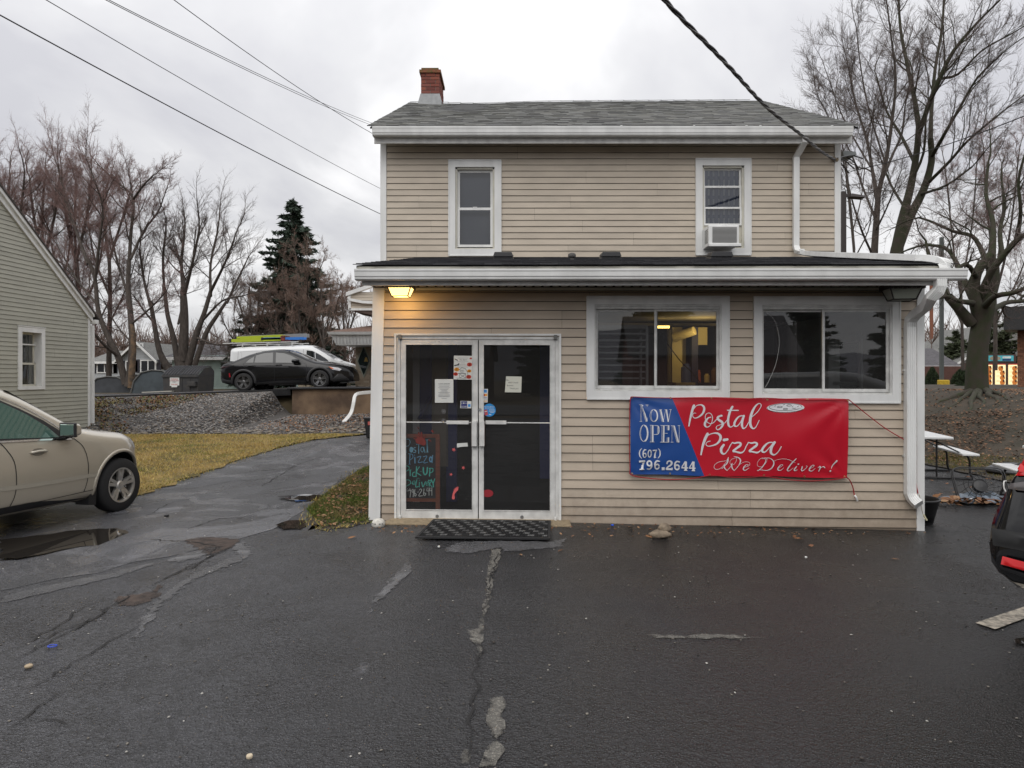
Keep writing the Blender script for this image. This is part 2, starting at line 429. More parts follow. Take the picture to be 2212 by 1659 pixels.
CREEP = mat('reddish_groundcover', (.12,.07,.04),.95, var=.6, vscale=4, bump=1, bscale=30, col2=(.08,.075,.03))
def wobble(poly, step, amp, seed):
 """subdivide a closed outline and make it ragged"""
 rg = random.Random(seed); out = []
 n = len(poly)
 for i in range(n):
  a = Vector(poly[i]); b = Vector(poly[(i + 1) % n]); k = max(1, int((b - a).length / step))
  nn = Vector((-(b - a).y, (b - a).x)).normalized() if (b - a).length else Vector((0,0))
  for j in range(k):
   w = rg.uniform(-amp, amp)
   out.append(a.lerp(b, j / k) + nn * w)
 return out
def inside(poly, x, y):
 c = False; n = len(poly); j = n - 1
 for i in range(n):
  xi, yi = poly[i][0], poly[i][1]; xj, yj = poly[j][0], poly[j][1]
  if (yi > y) != (yj > y) and x < (xj - xi) * (y - yi) / (yj - yi) + xi: c = not c
  j = i
 return c
def cdt_fill(poly, sp, zf, seed=1):
 pts = [Vector((p[0], p[1])) for p in poly]; n = len(pts)
 xs = [p.x for p in pts]; ys = [p.y for p in pts]
 edges = [(i, (i + 1) % n) for i in range(n)]
 allp = list(pts); rg = random.Random(seed)
 x = min(xs) + sp * .5
 while x < max(xs):
  y = min(ys) + sp * .5
  while y < max(ys):
   if inside(poly, x, y): allp.append(Vector((x + rg.uniform(-.1,.1) * sp, y + rg.uniform(-.1,.1) * sp)))
   y += sp
  x += sp
 v, e_, f, *_ = delaunay_2d_cdt(allp, edges, [], 1,1e-5)
 return [zf(p.x, p.y) for p in v], [tuple(t) for t in f]
def sheet(name, poly, mt, dz, sp=.6, rag=.0, step=.25, seed=3, parent=None, kind='structure', label=None, cat=None):
 if rag: poly = wobble(poly, step, rag, seed)
 vs, fs = cdt_fill(poly, sp, lambda x, y: (x, y, H(x, y) + dz), seed)
 mb = MB(); mb.add(vs, fs); mb.smooth = True; mb.sm = [True] * len(mb.f)
 o = mb.build(name, mt, parent); tag(o, label, cat, None, kind); return o
def base_ground():
 ax = [-900,-400,-200,-110,-70,-50] + list(np.arange(-40,45,1.0)) + [50,70,110,200,400,900]
 ay = [-900,-400,-150,-60,-25,-8] + list(np.arange(-3,60,.75)) + [70,90,130,200,400,900]
 vs = []; fs = []
 for y in ay:
  for x in ax:
   drop = .75 if (-21 < x < 0 and 17.5 < y < 23.4) else .06
   vs.append((x, y, H(x, y) - drop))
 nx = len(ax)
 for j in range(len(ay) - 1):
  for i in range(nx - 1): fs.append((j*nx + i, j*nx + i + 1,(j+1)*nx + i + 1,(j+1)*nx + i))
 mb = MB(); mb.add(vs, fs); tag(mb.build('ground', FARG), kind='structure')
base_ground()
lot = [(-14,-12),(12,-12),(12,4),(8.25,8),(8.2,20.2),(4.5,20.2),(4.5,8.6),(-2.0,8.4),(-2.2,7.75),(-2.35,8.3),(-2.5,9),(-2.62,10.5),(-2.65,12.2),
 (-2.35,13.6),(-2.1,16.6),(-3.5,17.0),(-4.6,16.4),(-5.3,14.6),(-5.55,12.8),(-5.75,10.9),(-6.4,10.2),(-9,9.8),(-14,9.4)]
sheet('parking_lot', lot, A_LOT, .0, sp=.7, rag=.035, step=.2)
drive = [(-5.7,10.9),(-5.5,12.8),(-5.25,14.6),(-4.5,16.3),(-3.5,16.9),(-2.2,16.5),(-2.45,13.7),(-2.75,12.2),(-2.75,10.5),(-2.65,9.0),(-2.6,8.2),
  (-2.9,7.3),(-3.9,6.1),(-5.2,5.2),(-7.5,4.4),(-10,4.2),(-12,6.0),(-11,9.4),(-7,9.9)]
sheet('driveway', drive, A_OLD, .003, sp=.6, rag=.07, step=.3, seed=5)
up = [(-22,23.4),(-16,23.35),(-7.35,23.45),(-7.3,23.6),(-2.0,23.55),(0,23.5),(0,31),(-6,32.5),(-12,32.2),(-22,30.2)]
o_ = sheet('upper_parking_lot', up, A_UP, .05, sp=1.0, rag=.05, step=.3, seed=7)
b_ = MB()   # broken edge of the upper lot's paving
pl_ = [(-22,23.35)] + [(x, 23.38 + .05 * math.sin(x * 3.1)) for x in np.arange(-16,-7.2,.3)]
for (x0, y0),(x1, y1) in zip(pl_, pl_[1:]):
 z0, z1 = H(x0,23.6) + .052, H(x1,23.6) + .052
 b_.quad((x0, y0 + .05, z0 - .2),(x1, y1 + .05, z1 - .2),(x1, y1, z1),(x0, y0, z0)); b_.quad((x0, y0, z0),(x1, y1, z1),(x1, y1 + .4, z1),(x0, y0 + .4, z0))
tag(b_.build('pavement_edge', mat('broken_asphalt_edge', (.03,.03,.032),.9, var=.3, vscale=8, bump=1)), kind='structure')
lawn = [(-5.72,10.6),(-5.5,12.9),(-5.25,14.7),(-4.6,16.4),(-3.6,17.2),(-5,17.9),(-8,18.1),(-11.2,18.0),(-13,17.2),(-13,9.8),(-9,10.1),(-6.6,10.3)]
sheet('lawn', lawn, LAWN, .016, sp=.5, rag=.14, step=.25, seed=9)
vpatch = [(-1.6,8.05),(-2.05,7.7),(-2.3,8.1),(-2.5,9),(-2.62,10.5),(-2.62,12.2),(-2.3,13.6),(-2.1,14.2),(-1.5,14.2),(-1.5,8.5)]
sheet('verge_grass', vpatch, mat('verge_soil', (.045,.036,.024),.95, var=.5, vscale=5, bump=1, bscale=30),.006, sp=.3, rag=.10, step=.12, seed=11)
sheet('gravel_bank', [(-20,18.0),(-11,18.0),(-8,18.1),(-5,17.9),(-3.5,17.2),(-2.2,16.8),(-1.2,17.5),(-1.2,23.3),(-7.2,23.3),(-7.9,23.4),(-16,23.4),(-20,23.4)], GRAVEL_BED, .012, sp=.4, rag=.05, seed=13)
mound = [(8.22,6.5),(8.15,10),(8.25,12),(8.2,14.5),(7.6,17),(7.0,20.5),(7,40),(45,40),(45,5),(14,3)]
sheet('tree_mound', mound, SOIL, .02, sp=.8, rag=.08, step=.3, seed=15)
ug = [(-40,30.0),(-22,30.2),(-12,32.1),(-6,32.4),(0,31),(7,31),(7,60),(-40,60)]
sheet('rough_grass', ug, FARG, .02, sp=1.5, rag=.1, seed=17)
# scattered small stuff (numpy)
def stones(name, pos, size, mt, seed, squash=.6):
 rs = np.random.RandomState(seed); t = (1 + 5 ** .5) / 2
 iv = np.array([(-1,t,0),(1,t,0),(-1,-t,0),(1,-t,0),(0,-1,t),(0,1,t),(0,-1,-t),(0,1,-t),(t,0,-1),(t,0,1),(-t,0,-1),(-t,0,1)], float); iv /= np.linalg.norm(iv[0])
 fc = np.array([(0,11,5),(0,5,1),(0,1,7),(0,7,10),(0,10,11),(1,5,9),(5,11,4),(11,10,2),(10,7,6),(7,1,8),(3,9,4),(3,4,2),(3,2,6),(3,6,8),(3,8,9),(4,9,5),(2,4,11),(6,2,10),(8,6,7),(9,8,1)])
 n = len(pos); k = rs.uniform(.7,1.25,(n, 12,1)); sc = np.stack([size * rs.uniform(.7,1.5, n), size * rs.uniform(.6,1.1, n), size * squash * rs.uniform(.5,1.1, n)], 1)[:, None, :]
 v = iv[None] * k * sc; a = rs.uniform(0,6.28, n)[:, None]; c, s_ = np.cos(a), np.sin(a)
 x = v[..., 0] * c - v[..., 1] * s_; y = v[..., 0] * s_ + v[..., 1] * c
 V = np.stack([x, y, v[..., 2]], 2) + pos[:, None, :]
 F = fc[None] + (np.arange(n) * 12)[:, None, None]
 return np_mesh(name, V.reshape(-1,3), F.reshape(-1,3), mt, attr=np.repeat(rs.uniform(0,1, n),12))
def blades(name, pos, h, mt, seed, w=.006, lean=.6, pf=None):
 rs = np.random.RandomState(seed); n = len(pos); a = rs.uniform(0,6.28, n); b = rs.uniform(0,6.28, n)
 hh = h * rs.uniform(.5,1.3, n); le = hh * lean * rs.uniform(.2,1, n)
 d = np.stack([np.cos(a) * w, np.sin(a) * w, np.zeros(n)], 1)
 tip = pos + np.stack([np.cos(b) * le, np.sin(b) * le, hh], 1)
 V = np.stack([pos - d, pos + d, tip], 1); F = (np.arange(n) * 3)[:, None] + np.arange(3)[None]; u = rs.uniform(0,1, n)
 if pf: u = np.clip(.35 * u + .65 * np.array([pf(x, y) for x, y, _ in pos]) + .12 * rs.normal(0,1, n),0,1)
 return np_mesh(name, V.reshape(-1,3), F, mt, attr=np.repeat(u, 3))
def leaves(name, pos, size, mt, seed, tilt=.5):
 rs = np.random.RandomState(seed); n = len(pos); a = rs.uniform(0,6.28, n); s_ = size * rs.uniform(.6,1.4, n)
 ux = np.stack([np.cos(a), np.sin(a), rs.uniform(-tilt, tilt, n)], 1) * s_[:, None]
 uy = np.stack([-np.sin(a), np.cos(a), rs.uniform(-tilt, tilt, n)], 1) * s_[:, None] * .55
 up_ = np.zeros((n, 3)); up_[:, 2] = s_ * rs.uniform(.05,.5, n)
 V = np.stack([pos - ux, pos - uy * .9 - ux * .2, pos + up_ * .6, pos - uy + ux * .4 + up_ * .2, pos + ux, pos + uy + ux * .3, pos + uy * .8 - ux * .4 + up_ * .3], 1)
 V[..., 2] += (s_ * tilt * .8)[:, None]
 f = np.array([(0,1,2),(1,3,2),(3,4,2),(4,5,2),(5,6,2),(6,0,2)])
 F = f[None] + (np.arange(n) * 7)[:, None, None]
 return np_mesh(name, V.reshape(-1,3), F.reshape(-1,3), mt, attr=np.repeat(rs.uniform(0,1, n),7))
def scatter(poly, n, seed, dz=.0, dens=None):
 rs = random.Random(seed); xs = [p[0] for p in poly]; ys = [p[1] for p in poly]; out = []
 tries = 0
 while len(out) < n and tries < n * 30:
  tries += 1
  x = rs.uniform(min(xs), max(xs)); y = rs.uniform(min(ys), max(ys))
  if not inside(poly, x, y): continue
  if dens and rs.random() > dens(x, y): continue
  out.append((x, y, H(x, y) + dz))
 return np.array(out)
def patchy(x, y, s=1.0, o=.0):
 return .5 + .5 * math.sin(x * 1.7 * s + o + 1.3 * math.sin(y * 1.1 * s)) * math.sin(y * 1.9 * s - o + 1.1 * math.sin(x * .9 * s))
GR = rnd_mat('mixed_gravel', [(.03,.03,.032),(.10,.095,.095),(.20,.19,.185),(.05,.047,.045),(.40,.38,.35),(.09,.08,.075),(.20,.145,.10)], .8)
bankp = [(-13.5,18.2),(-8,18.2),(-5,18.0),(-3.4,17.6),(-2.6,17.6),(-2.6,23.2),(-7.2,23.2),(-13.5,23.2)]
gp = scatter(bankp, 15000,21,.02, lambda x, y: 1 if (x > -10.5 + (y - 20) * -.25 + .8 * math.sin(y * 3)) and x < -6.6 + .5 * math.sin(y * 2) else .22)
tag(link_mesh('gravel', stones('gravel', gp, .034, GR, 1)), None, None, None, 'stuff')
RK = rnd_mat('pale_slab_stones', [(.20,.17,.13),(.26,.23,.19),(.15,.14,.13)], .85)
rp = scatter([(-12,18.0),(-8,18.1),(-4,17.6),(-2.8,17.7),(-3.2,19.4),(-6,19.0),(-12,18.7)], 150,23,.03)
tag(link_mesh('loose_slab_stones', stones('loose_slab_stones', rp, .085, RK, 2,.35)), None, None, None, 'stuff')
CR = rnd_mat('rusty_groundcover_leaves', [(.13,.055,.03),(.17,.085,.045),(.10,.09,.03),(.16,.12,.05),(.07,.09,.02)], .9)
cp = scatter([(-14,18.3),(-9.9,18.2),(-10.6,20),(-9.4,23.1),(-14,23.1)], 4200,25,.03, lambda x, y: patchy(x, y, 1.2))
tag(link_mesh('creeping_groundcover', leaves('creeping_groundcover', cp, .03, CR, 3,.9)), None, None, None, 'stuff')
LF = rnd_mat('dead_oak_leaves', [(.16,.075,.035),(.26,.13,.06),(.20,.10,.06),(.33,.20,.11),(.10,.05,.03)], .85)
lp = scatter([(-7.2,19.5),(-5,18),(-3.2,17.6),(-2.6,18),(-2.6,23.1),(-7,23.1)], 1500,27,.03)
tag(link_mesh('fallen_leaves', leaves('fallen_leaves', lp, .026, LF, 4,.7)), None, None, None, 'stuff')
GRASS = rnd_mat('straw_and_green_grass', [(.46,.31,.085),(.36,.25,.07),(.52,.39,.14),(.25,.24,.05),(.14,.18,.035)], .8)
gr = scatter([(-12.5,10.2),(-6.5,10.4),(-5.7,10.8),(-5.5,12.9),(-5.25,14.7),(-4.6,16.4),(-3.8,17.1),(-5,17.9),(-8,18.1),(-11.2,18.0),(-12.5,17.2)], 60000,29,.01,
   lambda x, y: (.45 + .55 * patchy(x, y, .8)) * (1 if y > 10.2 else 0))
tag(link_mesh('lawn_grass', blades('lawn_grass', gr, .036, GRASS, 5,.007,1.3, lambda x, y: (.5 * patchy(x, y, 1.3,2) + .5 * patchy(x, y, 3.1,5)) * 1.1 - .1)), None, None, None, 'stuff')
GR2 = rnd_mat('mossy_verge_grass', [(.07,.115,.018),(.10,.13,.02),(.055,.075,.015),(.20,.15,.06),(.12,.085,.035)], .85)
vp_ = scatter([(-1.65,8.1),(-2.1,7.85),(-2.6,9),(-2.7,10.5),(-2.65,12.2),(-2.25,13.6),(-1.65,13.8)], 26000,31,.012, lambda x, y: .15 + .85 * patchy(x * 3, y * 2,1,1))
tag(link_mesh('verge_grass_blades', blades('verge_grass_blades', vp_, .03, GR2,6,.005,1.4, lambda x, y: patchy(x * 2.4, y * 1.8,1,1))), None, None, None, 'stuff')
v2 = scatter([(-1.65,8.1),(-2.1,7.8),(-2.5,9),(-2.6,10.5),(-2.55,12.2),(-1.65,13.6)], 900,33,.02)
tag(link_mesh('verge_leaf_litter', leaves('verge_leaf_litter', v2,.022, LF, 7,.5)), None, None, None, 'stuff')
mp_ = [(8.3,8),(8.3,14.5),(7.6,19),(9,24),(17,24),(17,9),(12,6)]
ml_ = scatter(mp_, 6500,35,.03, lambda x, y: .25 + .75 * patchy(x, y, .9,2))
tag(link_mesh('mound_leaf_litter', leaves('mound_leaf_litter', ml_, .03, LF, 8,.5)), None, None, None, 'stuff')
LF2 = rnd_mat('sodden_leaves', [(.10,.05,.03),(.15,.08,.045),(.07,.04,.025),(.2,.12,.07)], .85)
ml2 = scatter([(8.6,14.0),(10.4,15.0),(12.0,17.2),(11.6,19.0),(10,19.6),(8.3,18.0),(8.3,15.5)], 2600,36,.05)
tag(link_mesh('leaf_drift', leaves('leaf_drift', ml2,.03, LF2,9,.4)), None, None, None, 'stuff')
mg = scatter([(8.25,8),(8.3,12.5),(8.25,14.5),(9.3,15.5),(9.7,13),(10.5,11),(12,9.5),(12,7)], 26000,37,.01, lambda x, y: .2 + .8 * patchy(x, y, 1.1,4))
tag(link_mesh('mound_edge_grass', blades('mound_edge_grass', mg, .055, rnd_mat('mound_grass', [(.17,.135,.035),(.11,.12,.025),(.24,.18,.06),(.075,.095,.018)], .85),10,.006,1.3)), None, None, None, 'stuff')
ed = []; rs_ = random.Random(12)
for poly_ in ([(-5.8,10.4),(-5.5,12.9),(-5.25,14.7),(-4.6,16.4),(-3.6,17.2)], [(-2.3,13.7),(-2.66,12.2),(-2.66,10.5),(-2.55,9),(-2.3,8.1),(-2.0,7.7),(-1.65,8.0)]):
 for (xa, ya),(xb, yb) in zip(poly_, poly_[1:]):
  for _ in range(int(math.hypot(xb - xa, yb - ya) * 130)): t = rs_.random(); ed.append((xa + (xb - xa) * t + rs_.gauss(0,.07), ya + (yb - ya) * t + rs_.gauss(0,.07)))
ed = np.array([(x, y, H(x, y) + .008) for x, y in ed])
tag(link_mesh('edge_grass', blades('edge_grass', ed, .03, GRASS, 51,.006,1.5)), None, None, None, 'stuff')
GT = rnd_mat('grit', [(.02,.02,.02),(.22,.20,.17),(.06,.05,.045),(.5,.48,.44)], .8)
g1 = scatter([(-6,2.6),(5,2.6),(6,8),(-1.5,8.0),(-5.5,10)], 900,39,.004)
tag(link_mesh('pavement_grit', stones('pavement_grit', g1,.0075, GT, 11)), None, None, None, 'stuff')
g2 = scatter([(-1.6,7.5),(1.2,7.35),(4.6,7.8),(4.6,8.0),(1,8.1),(-1.6,7.8)], 260,40,.004)
tag(link_mesh('wall_foot_debris', leaves('wall_foot_debris', g2,.016, LF, 12,.4)), None, None, None, 'stuff')
# marks on the ground: patches, cracks, puddles, paint
def gpoly(pix): return [(q.x, q.y) for q in (G(a, b) for a, b in pix)]
def feather(m, amt=1.0):
 t = m.node_tree; n = t.nodes; l = t.links; at = n.new('ShaderNodeAttribute'); at.attribute_name = 'rnd'
 g = n.new('ShaderNodeNewGeometry'); q = n.new('ShaderNodeTexNoise'); q.inputs['Scale'].default_value = 11; q.inputs['Detail'].default_value = 9; q.inputs['Roughness'].default_value = .75; l.new(g.outputs['Position'], q.inputs['Vector'])
 ad = n.new('ShaderNodeMath'); ad.operation = 'MULTIPLY_ADD'; l.new(at.outputs['Fac'], ad.inputs[0]); ad.inputs[1].default_value = .42; l.new(q.outputs['Fac'], ad.inputs[2])
 r_ = n.new('ShaderNodeMapRange'); l.new(ad.outputs[0], r_.inputs[0]); r_.inputs[1].default_value = .54; r_.inputs[2].default_value = .78; r_.inputs[3].default_value = 0; r_.inputs[4].default_value = amt
 l.new(r_.outputs[0], n['Principled BSDF'].inputs['Alpha']); return m
PATCH = feather(asphalt('bare_older_paving', (.25,.235,.205),(.32,.30,.26), rough=(.7,.85)),.95)
WEAR = feather(asphalt('worn_pale_streak', (.20,.20,.21),(.25,.25,.26), rough=(.2,.36)),.85)
seam = [(1062,1185),(1085,1183),(1078,1215),(1066,1240),(1060,1290),(1050,1330),(1042,1365),(1040,1395),(1034,1430),(1028,1400),(1018,1380),(1004,1362),(1030,1358),(1040,1330),(1048,1290),(1052,1240)]
def mark(name, pix, mt, dz=.0045, rag=.012, step=.05, seed=1, kind='structure'):
 poly = gpoly(pix); o = sheet(name, poly, mt, dz, sp=.045, rag=rag, step=.045, seed=seed, kind=kind)
 k = [min((Vector((v.co.x, v.co.y)) - Vector(a_)).length for a_ in wobble(poly, .05,0,1)) for v in o.data.vertices]
 at = o.data.attributes.new('rnd', 'FLOAT', 'POINT'); at.data.foreach_set('value', [min(1, d_ / .035) for d_ in k]); return o
mark('exposed_paving', seam, PATCH, seed=3)
mark('exposed_paving', [(1058,1508),(1090,1505),(1098,1525),(1085,1550),(1090,1580),(1075,1600),(1095,1622),(1070,1659),(1040,1659),(1052,1620),(1060,1590),(1052,1560)], PATCH, seed=4)
mark('exposed_paving', [(1002,1620),(1016,1622),(1012,1650),(996,1652)], PATCH, seed=5)
mark('exposed_paving', [(1395,1373),(1450,1371),(1480,1375),(1520,1370),(1600,1374),(1672,1378),(1640,1379),(1560,1380),(1500,1381),(1420,1379)], PATCH, seed=6)
mark('exposed_paving', [(985,1172),(1080,1168),(1190,1172),(1225,1160),(1215,1182),(1100,1192),(1075,1186),(1010,1196),(960,1192)], WEAR, seed=7, rag=.03)
mark('worn_track', [(524,1172),(545,1190),(540,1205),(480,1228),(420,1252),(385,1278),(350,1305),(325,1340),(300,1380),(285,1378),(305,1340),(335,1300),(372,1268),(420,1238),(470,1218),(512,1200),(505,1180)], WEAR, seed=8, rag=.03)
mark('worn_track', [(0,1290),(120,1262),(230,1240),(330,1215),(330,1222),(240,1250),(130,1275),(0,1306)], WEAR, seed=9, rag=.02)
mark('worn_track', [(455,1180),(480,1183),(430,1205),(385,1215),(350,1215),(400,1196)], WEAR, seed=10, rag=.03)
mark('worn_track', [(880,1212),(895,1228),(860,1262),(820,1300),(790,1330),(800,1300),(840,1258)], WEAR, seed=12, rag=.02)
CRK = mat('crack_dirt', (.012,.011,.011),.9)
DIRT = feather(mat('reddish_silt', (.065,.045,.035),.8, var=.5, vscale=12, bump=.8, bscale=80),.8)
mark('silt_patch', [(395,1168),(440,1160),(520,1165),(500,1185),(450,1200),(420,1182)], DIRT, seed=14, rag=.03)
mark('silt_patch', [(255,1290),(330,1280),(352,1262),(340,1290),(290,1312),(250,1310)], DIRT, seed=15, rag=.03)
def crack(pix, w=.012, seed=1):
 rg = random.Random(seed); pts = []
 g = [G(a, b) for a, b in pix]
 for a, b in zip(g, g[1:]):
  k = max(2, int((b - a).length / .07))
  for j in range(k):
   p = a.lerp(b, j / k); pts.append((p.x + rg.uniform(-.025,.025), p.y + rg.uniform(-.025,.025)))
 mb = MB(); vs = []; fs = []
 for i, (x, y) in enumerate(pts):
  a = Vector(pts[max(0, i - 1)]); b = Vector(pts[min(len(pts) - 1, i + 1)]); d = (b - a).normalized()
  ww = w * rg.uniform(.3,1.0) * min(1,(i + 1) / 4,(len(pts) - i) / 4)
  for s_ in (-1,1):
   xx, yy = x - d.y * ww * s_, y + d.x * ww * s_; vs.append((xx, yy, H(xx, yy) + .0085))
 for i in range(len(pts) - 1): fs.append((2*i, 2*i + 1,2*i + 3,2*i + 2))
 mb.add(vs, fs); tag(mb.build('pavement_crack', CRK), kind='structure')
for i, c_ in enumerate([
 [(400,1145),(470,1122),(560,1118)], [(310,1165),(420,1172),(470,1180),(500,1182)], [(500,1182),(430,1215),(350,1255),(300,1275)],
 [(470,1182),(455,1200),(420,1225),(380,1240),(350,1252)], [(300,1275),(220,1325),(150,1365),(80,1400),(0,1440)],
 [(250,1300),(200,1340),(120,1370),(60,1400)], [(120,1500),(90,1530),(30,1570),(0,1590)], [(60,1548),(140,1560),(180,1580)],
 [(340,1060),(420,1056),(500,1040),(600,1034)], [(640,1010),(560,1018),(450,1030)], [(700,985),(640,1005),(600,1030),(560,1055)],
 [(1040,1395),(1032,1440),(1025,1500),(1020,1580),(1010,1659)], [(1052,1300),(1046,1340)], [(1850,1150),(1900,1158),(1960,1172)],
 [(2000,1147),(2060,1150),(2140,1153)], [(420,1075),(360,1090),(310,1120)], [(1078,1195),(1062,1250),(1052,1300)],
 [(0,1410),(60,1390),(130,1350),(180,1310),(240,1290)], [(310,1350),(240,1385),(180,1420),(100,1470),(20,1510)]]):
 crack(c_, .011 if i < 9 else .008, i)
WATER = mat('muddy_puddle_water', (.022,.019,.016),.015, spec=.9)
def puddle(pix, seed, rag=.03):
 o = sheet('puddle', gpoly(pix), WATER, .012, sp=.5, rag=rag, step=.08, seed=seed)
 for p in o.data.polygons: p.use_smooth = False
 z = max(v.co.z for v in o.data.vertices)
 zs = sorted(v.co.z for v in o.data.vertices); zm = zs[int(len(zs) * .7)]
 for v in o.data.vertices: v.co.z = zm
puddle([(0,1176),(60,1168),(120,1158),(170,1150),(250,1144),(280,1148),(262,1165),(215,1178),(150,1186),(100,1198),(40,1210),(0,1213)], 3)
puddle([(597,1138),(620,1129),(655,1126),(660,1134),(650,1144),(610,1146)], 5)
puddle([(600,1078),(660,1070),(700,1072),(690,1082),(640,1086)], 6)
puddle([(2185,1382),(2240,1375),(2240,1395),(2190,1393)], 7)
pa, pb, pc, pd = G(2107,1348), G(2260,1297), G(2302,1305), G(2150,1362)
mb = MB()
for i in range(8):
 t0, t1 = i / 8,(i + 1) / 8
 q = [pa.lerp(pb, t0), pa.lerp(pb, t1), pd.lerp(pc, t1), pd.lerp(pc, t0)]
 mb.quad(*[(p.x, p.y, H(p.x, p.y) + .009) for p in reversed(q)])
tag(mb.build('parking_line', mat('worn_cream_line_paint', (.44,.39,.31),.6, var=.55, vscale=24, bump=.8, bscale=90, detail=9)), kind='structure')
# the shop: annex frame
PSI, TAU = R(1.9),.004
XA = Matrix(((math.cos(PSI), math.sin(PSI),0,0),(-math.sin(PSI), math.cos(PSI),0,8.15),(-TAU, 0,1,0),(0,0,0,1)))
XAi = XA.inverted()
def AP(px, py, d=.0):
 o = XAi @ Vector((0,0, EYE)); q = XAi @ P(px, py, 5.0); v = q - o
 t = (d - o.y) / v.y; p = o + v * t; return p.x, p.z
shop = thing('pizza_shop', 'two-storey tan vinyl-sided shop with white trim, grey roof and glass entrance', 'building', (1.5,8.15,0))
rng = random.Random(5)
def boards(parent, name, x0, x1, z0, z1, course, holes, X, mt, seed=1, prof=.014, panel=2.5, zbase=None, cut=None, gap=.005):
 """horizontal siding courses, each board one object; holes: (x0,x1,z0,z1); cut(z) -> (x0,x1) limits the length (gables)"""
 rg = random.Random(seed); z = z0; i = 0; joint = rg.uniform(0, panel)
 while z < z1 - .01:
  zt = min(z + course, z1); segs = [(x0, x1)]
  if cut: segs = [cut((z + zt) / 2)]
  for hx0, hx1, hz0, hz1 in holes:
   if zt > hz0 + .02 and z < hz1 - .02:
    ns = []
    for a, b in segs:
     if hx0 > a: ns.append((a, min(b, hx0)))
     if hx1 < b: ns.append((max(a, hx1), b))
    segs = [q for q in ns if q[1] - q[0] > .02]
  if i % 2 == 0: joint = rg.uniform(.3, panel)
  for a, b in segs:
   cuts = [a]; j = x0 + joint
   while j < b - .3:
    if j > a + .3: cuts.append(j)
    j += panel
   cuts.append(b)
   for u, w in zip(cuts, cuts[1:]):
    mb = MB(X); e_ = .0007 * rg.uniform(-1,1); n = max(1, int((w - u) / 1.2))
    tk = .0015 * rg.uniform(0,1); g = .0012
    vs = []
    for k in range(n + 1):
     xx = u + (w - u) * k / n + (g if k == 0 else (-g if k == n else 0)); s_ = .0012 * math.sin(xx * 2.3 + i * 1.7) + e_
     vs += [(xx, .0, z + s_ + .003),(xx, -prof - tk, z + s_ + .001),(xx, -prof - tk, z + s_ + .006),(xx, -.003 - tk, zt + s_ - gap)]
    fs = []
    for k in range(n):
     for q in range(3): fs.append((4*k + q, 4*k + q + 1,4*(k+1) + q + 1,4*(k+1) + q))
    fs = [tuple(reversed(f)) for f in fs]
    fs.append((0,1,2,3)); kk = 4 * n; fs.append((kk + 3, kk + 2, kk + 1, kk))
    mb.add(vs, fs); mb.build('siding_board', mt, parent)
  z += course; i += 1
def wall_with_holes(mb, x0, x1, z0, z1, y0, y1, holes):
 xs = sorted({x0, x1} | {h[0] for h in holes} | {h[1] for h in holes}); zs = sorted({z0, z1} | {h[2] for h in holes} | {h[3] for h in holes})
 for a, b in zip(xs, xs[1:]):
  run = None
  for c, d in zip(zs, zs[1:]):
   m = ((a + b) / 2,(c + d) / 2)
   solid = not any(h[0] < m[0] < h[1] and h[2] < m[1] < h[3] for h in holes)
   if solid and run is None: run = [c, d]
   elif solid: run[1] = d
   elif run: mb.box(a, b, y0, y1, *run); run = None
  if run: mb.box(a, b, y0, y1, *run)
aL = AP(806,700)[0]; aR = AP(1995,700)[0]                        # outer corners
zTop = AP(1106,622)[1]
dz0 = AP(1034,1127)[1]                                            # door sill
DX0, DX1 = AP(853,900)[0], AP(1212,900)[0]; DZ1 = AP(1034,721)[1]
W1 = (AP(1268,750)[0], AP(1573,750)[0], AP(1420,861)[1], AP(1420,642)[1])
W2 = (AP(1628,750)[0], AP(1941,750)[0], AP(1785,868)[1], AP(1785,643)[1])
ADEPTH = 11.75 - 8.15
zB = -.13
holeD = (DX0 + .02, DX1 - .02,-1, DZ1 - .02)
def inner(w, t): return (w[0] + t, w[1] - t, w[2] + t, w[3] - t)
h1, h2 = inner(W1,.06), inner(W2,.06)
mb = MB(XA); wall_with_holes(mb, aL, aR, zB, zTop + .03,.002,.12, [(DX0 + .03, DX1 - .03, zB - 1, DZ1 - .03), h1, h2])
front = mb.build('front_wall', mat('wall_sheathing', (.05,.045,.04),.9), shop)
boards(front, 'siding_board', aL + .10, aR - .075, dz0 - .012, zTop - .03,.1016, [holeD, h1, h2], XA, M['siding'], 3, prof=.018)
mb = MB(XA); xa = DX1; xb = aR - .06
mb.hexa([(xa, -.004, dz0 - .03),(xb, -.004, dz0 - .115),(xb, .01, dz0 - .115),(xa, .01, dz0 - .03),(xa, -.004, dz0 - .008),(xb, -.004, dz0 - .01),(xb, .01, dz0 - .01),(xa, .01, dz0 - .008)])
mb.build('siding_board', M['siding'], front)
mb = MB(XA)
mb.hexa([(xa, -.026, dz0 - .05),(xb + .03,-.026, dz0 - .138),(xb + .03,0, dz0 - .138),(xa, 0, dz0 - .05),(xa, -.022, dz0 - .028),(xb + .03,-.022, dz0 - .112),(xb + .03,0, dz0 - .112),(xa, 0, dz0 - .028)])
mb.box(aL + .12, DX0 - .01,-.026,0, dz0 - .035, dz0 - .012)
mb.build('starter_strip', M['white'], shop)
mb = MB(XA); mb.box(aL + .11, aR - .08,-.02,0, zTop - .03, zTop + .002); mb.build('frieze_trim', M['cream'], shop)
for nm, a, b, zt, lean in (('corner_trim', aL, aL + .135, zTop, -.05),('corner_trim', aR - .085, aR, zTop, 0)):
 mb = MB(XA); zb = dz0 - (.055 if lean else .11)
 mb.hexa([(a + lean, -.026, zb),(b + lean, -.026, zb),(b + lean, .05, zb),(a + lean, .05, zb),(a, -.026, zt),(b, -.026, zt),(b, .05, zt),(a, .05, zt)])
 mb.build(nm, M['white'], shop, bevel=.003)
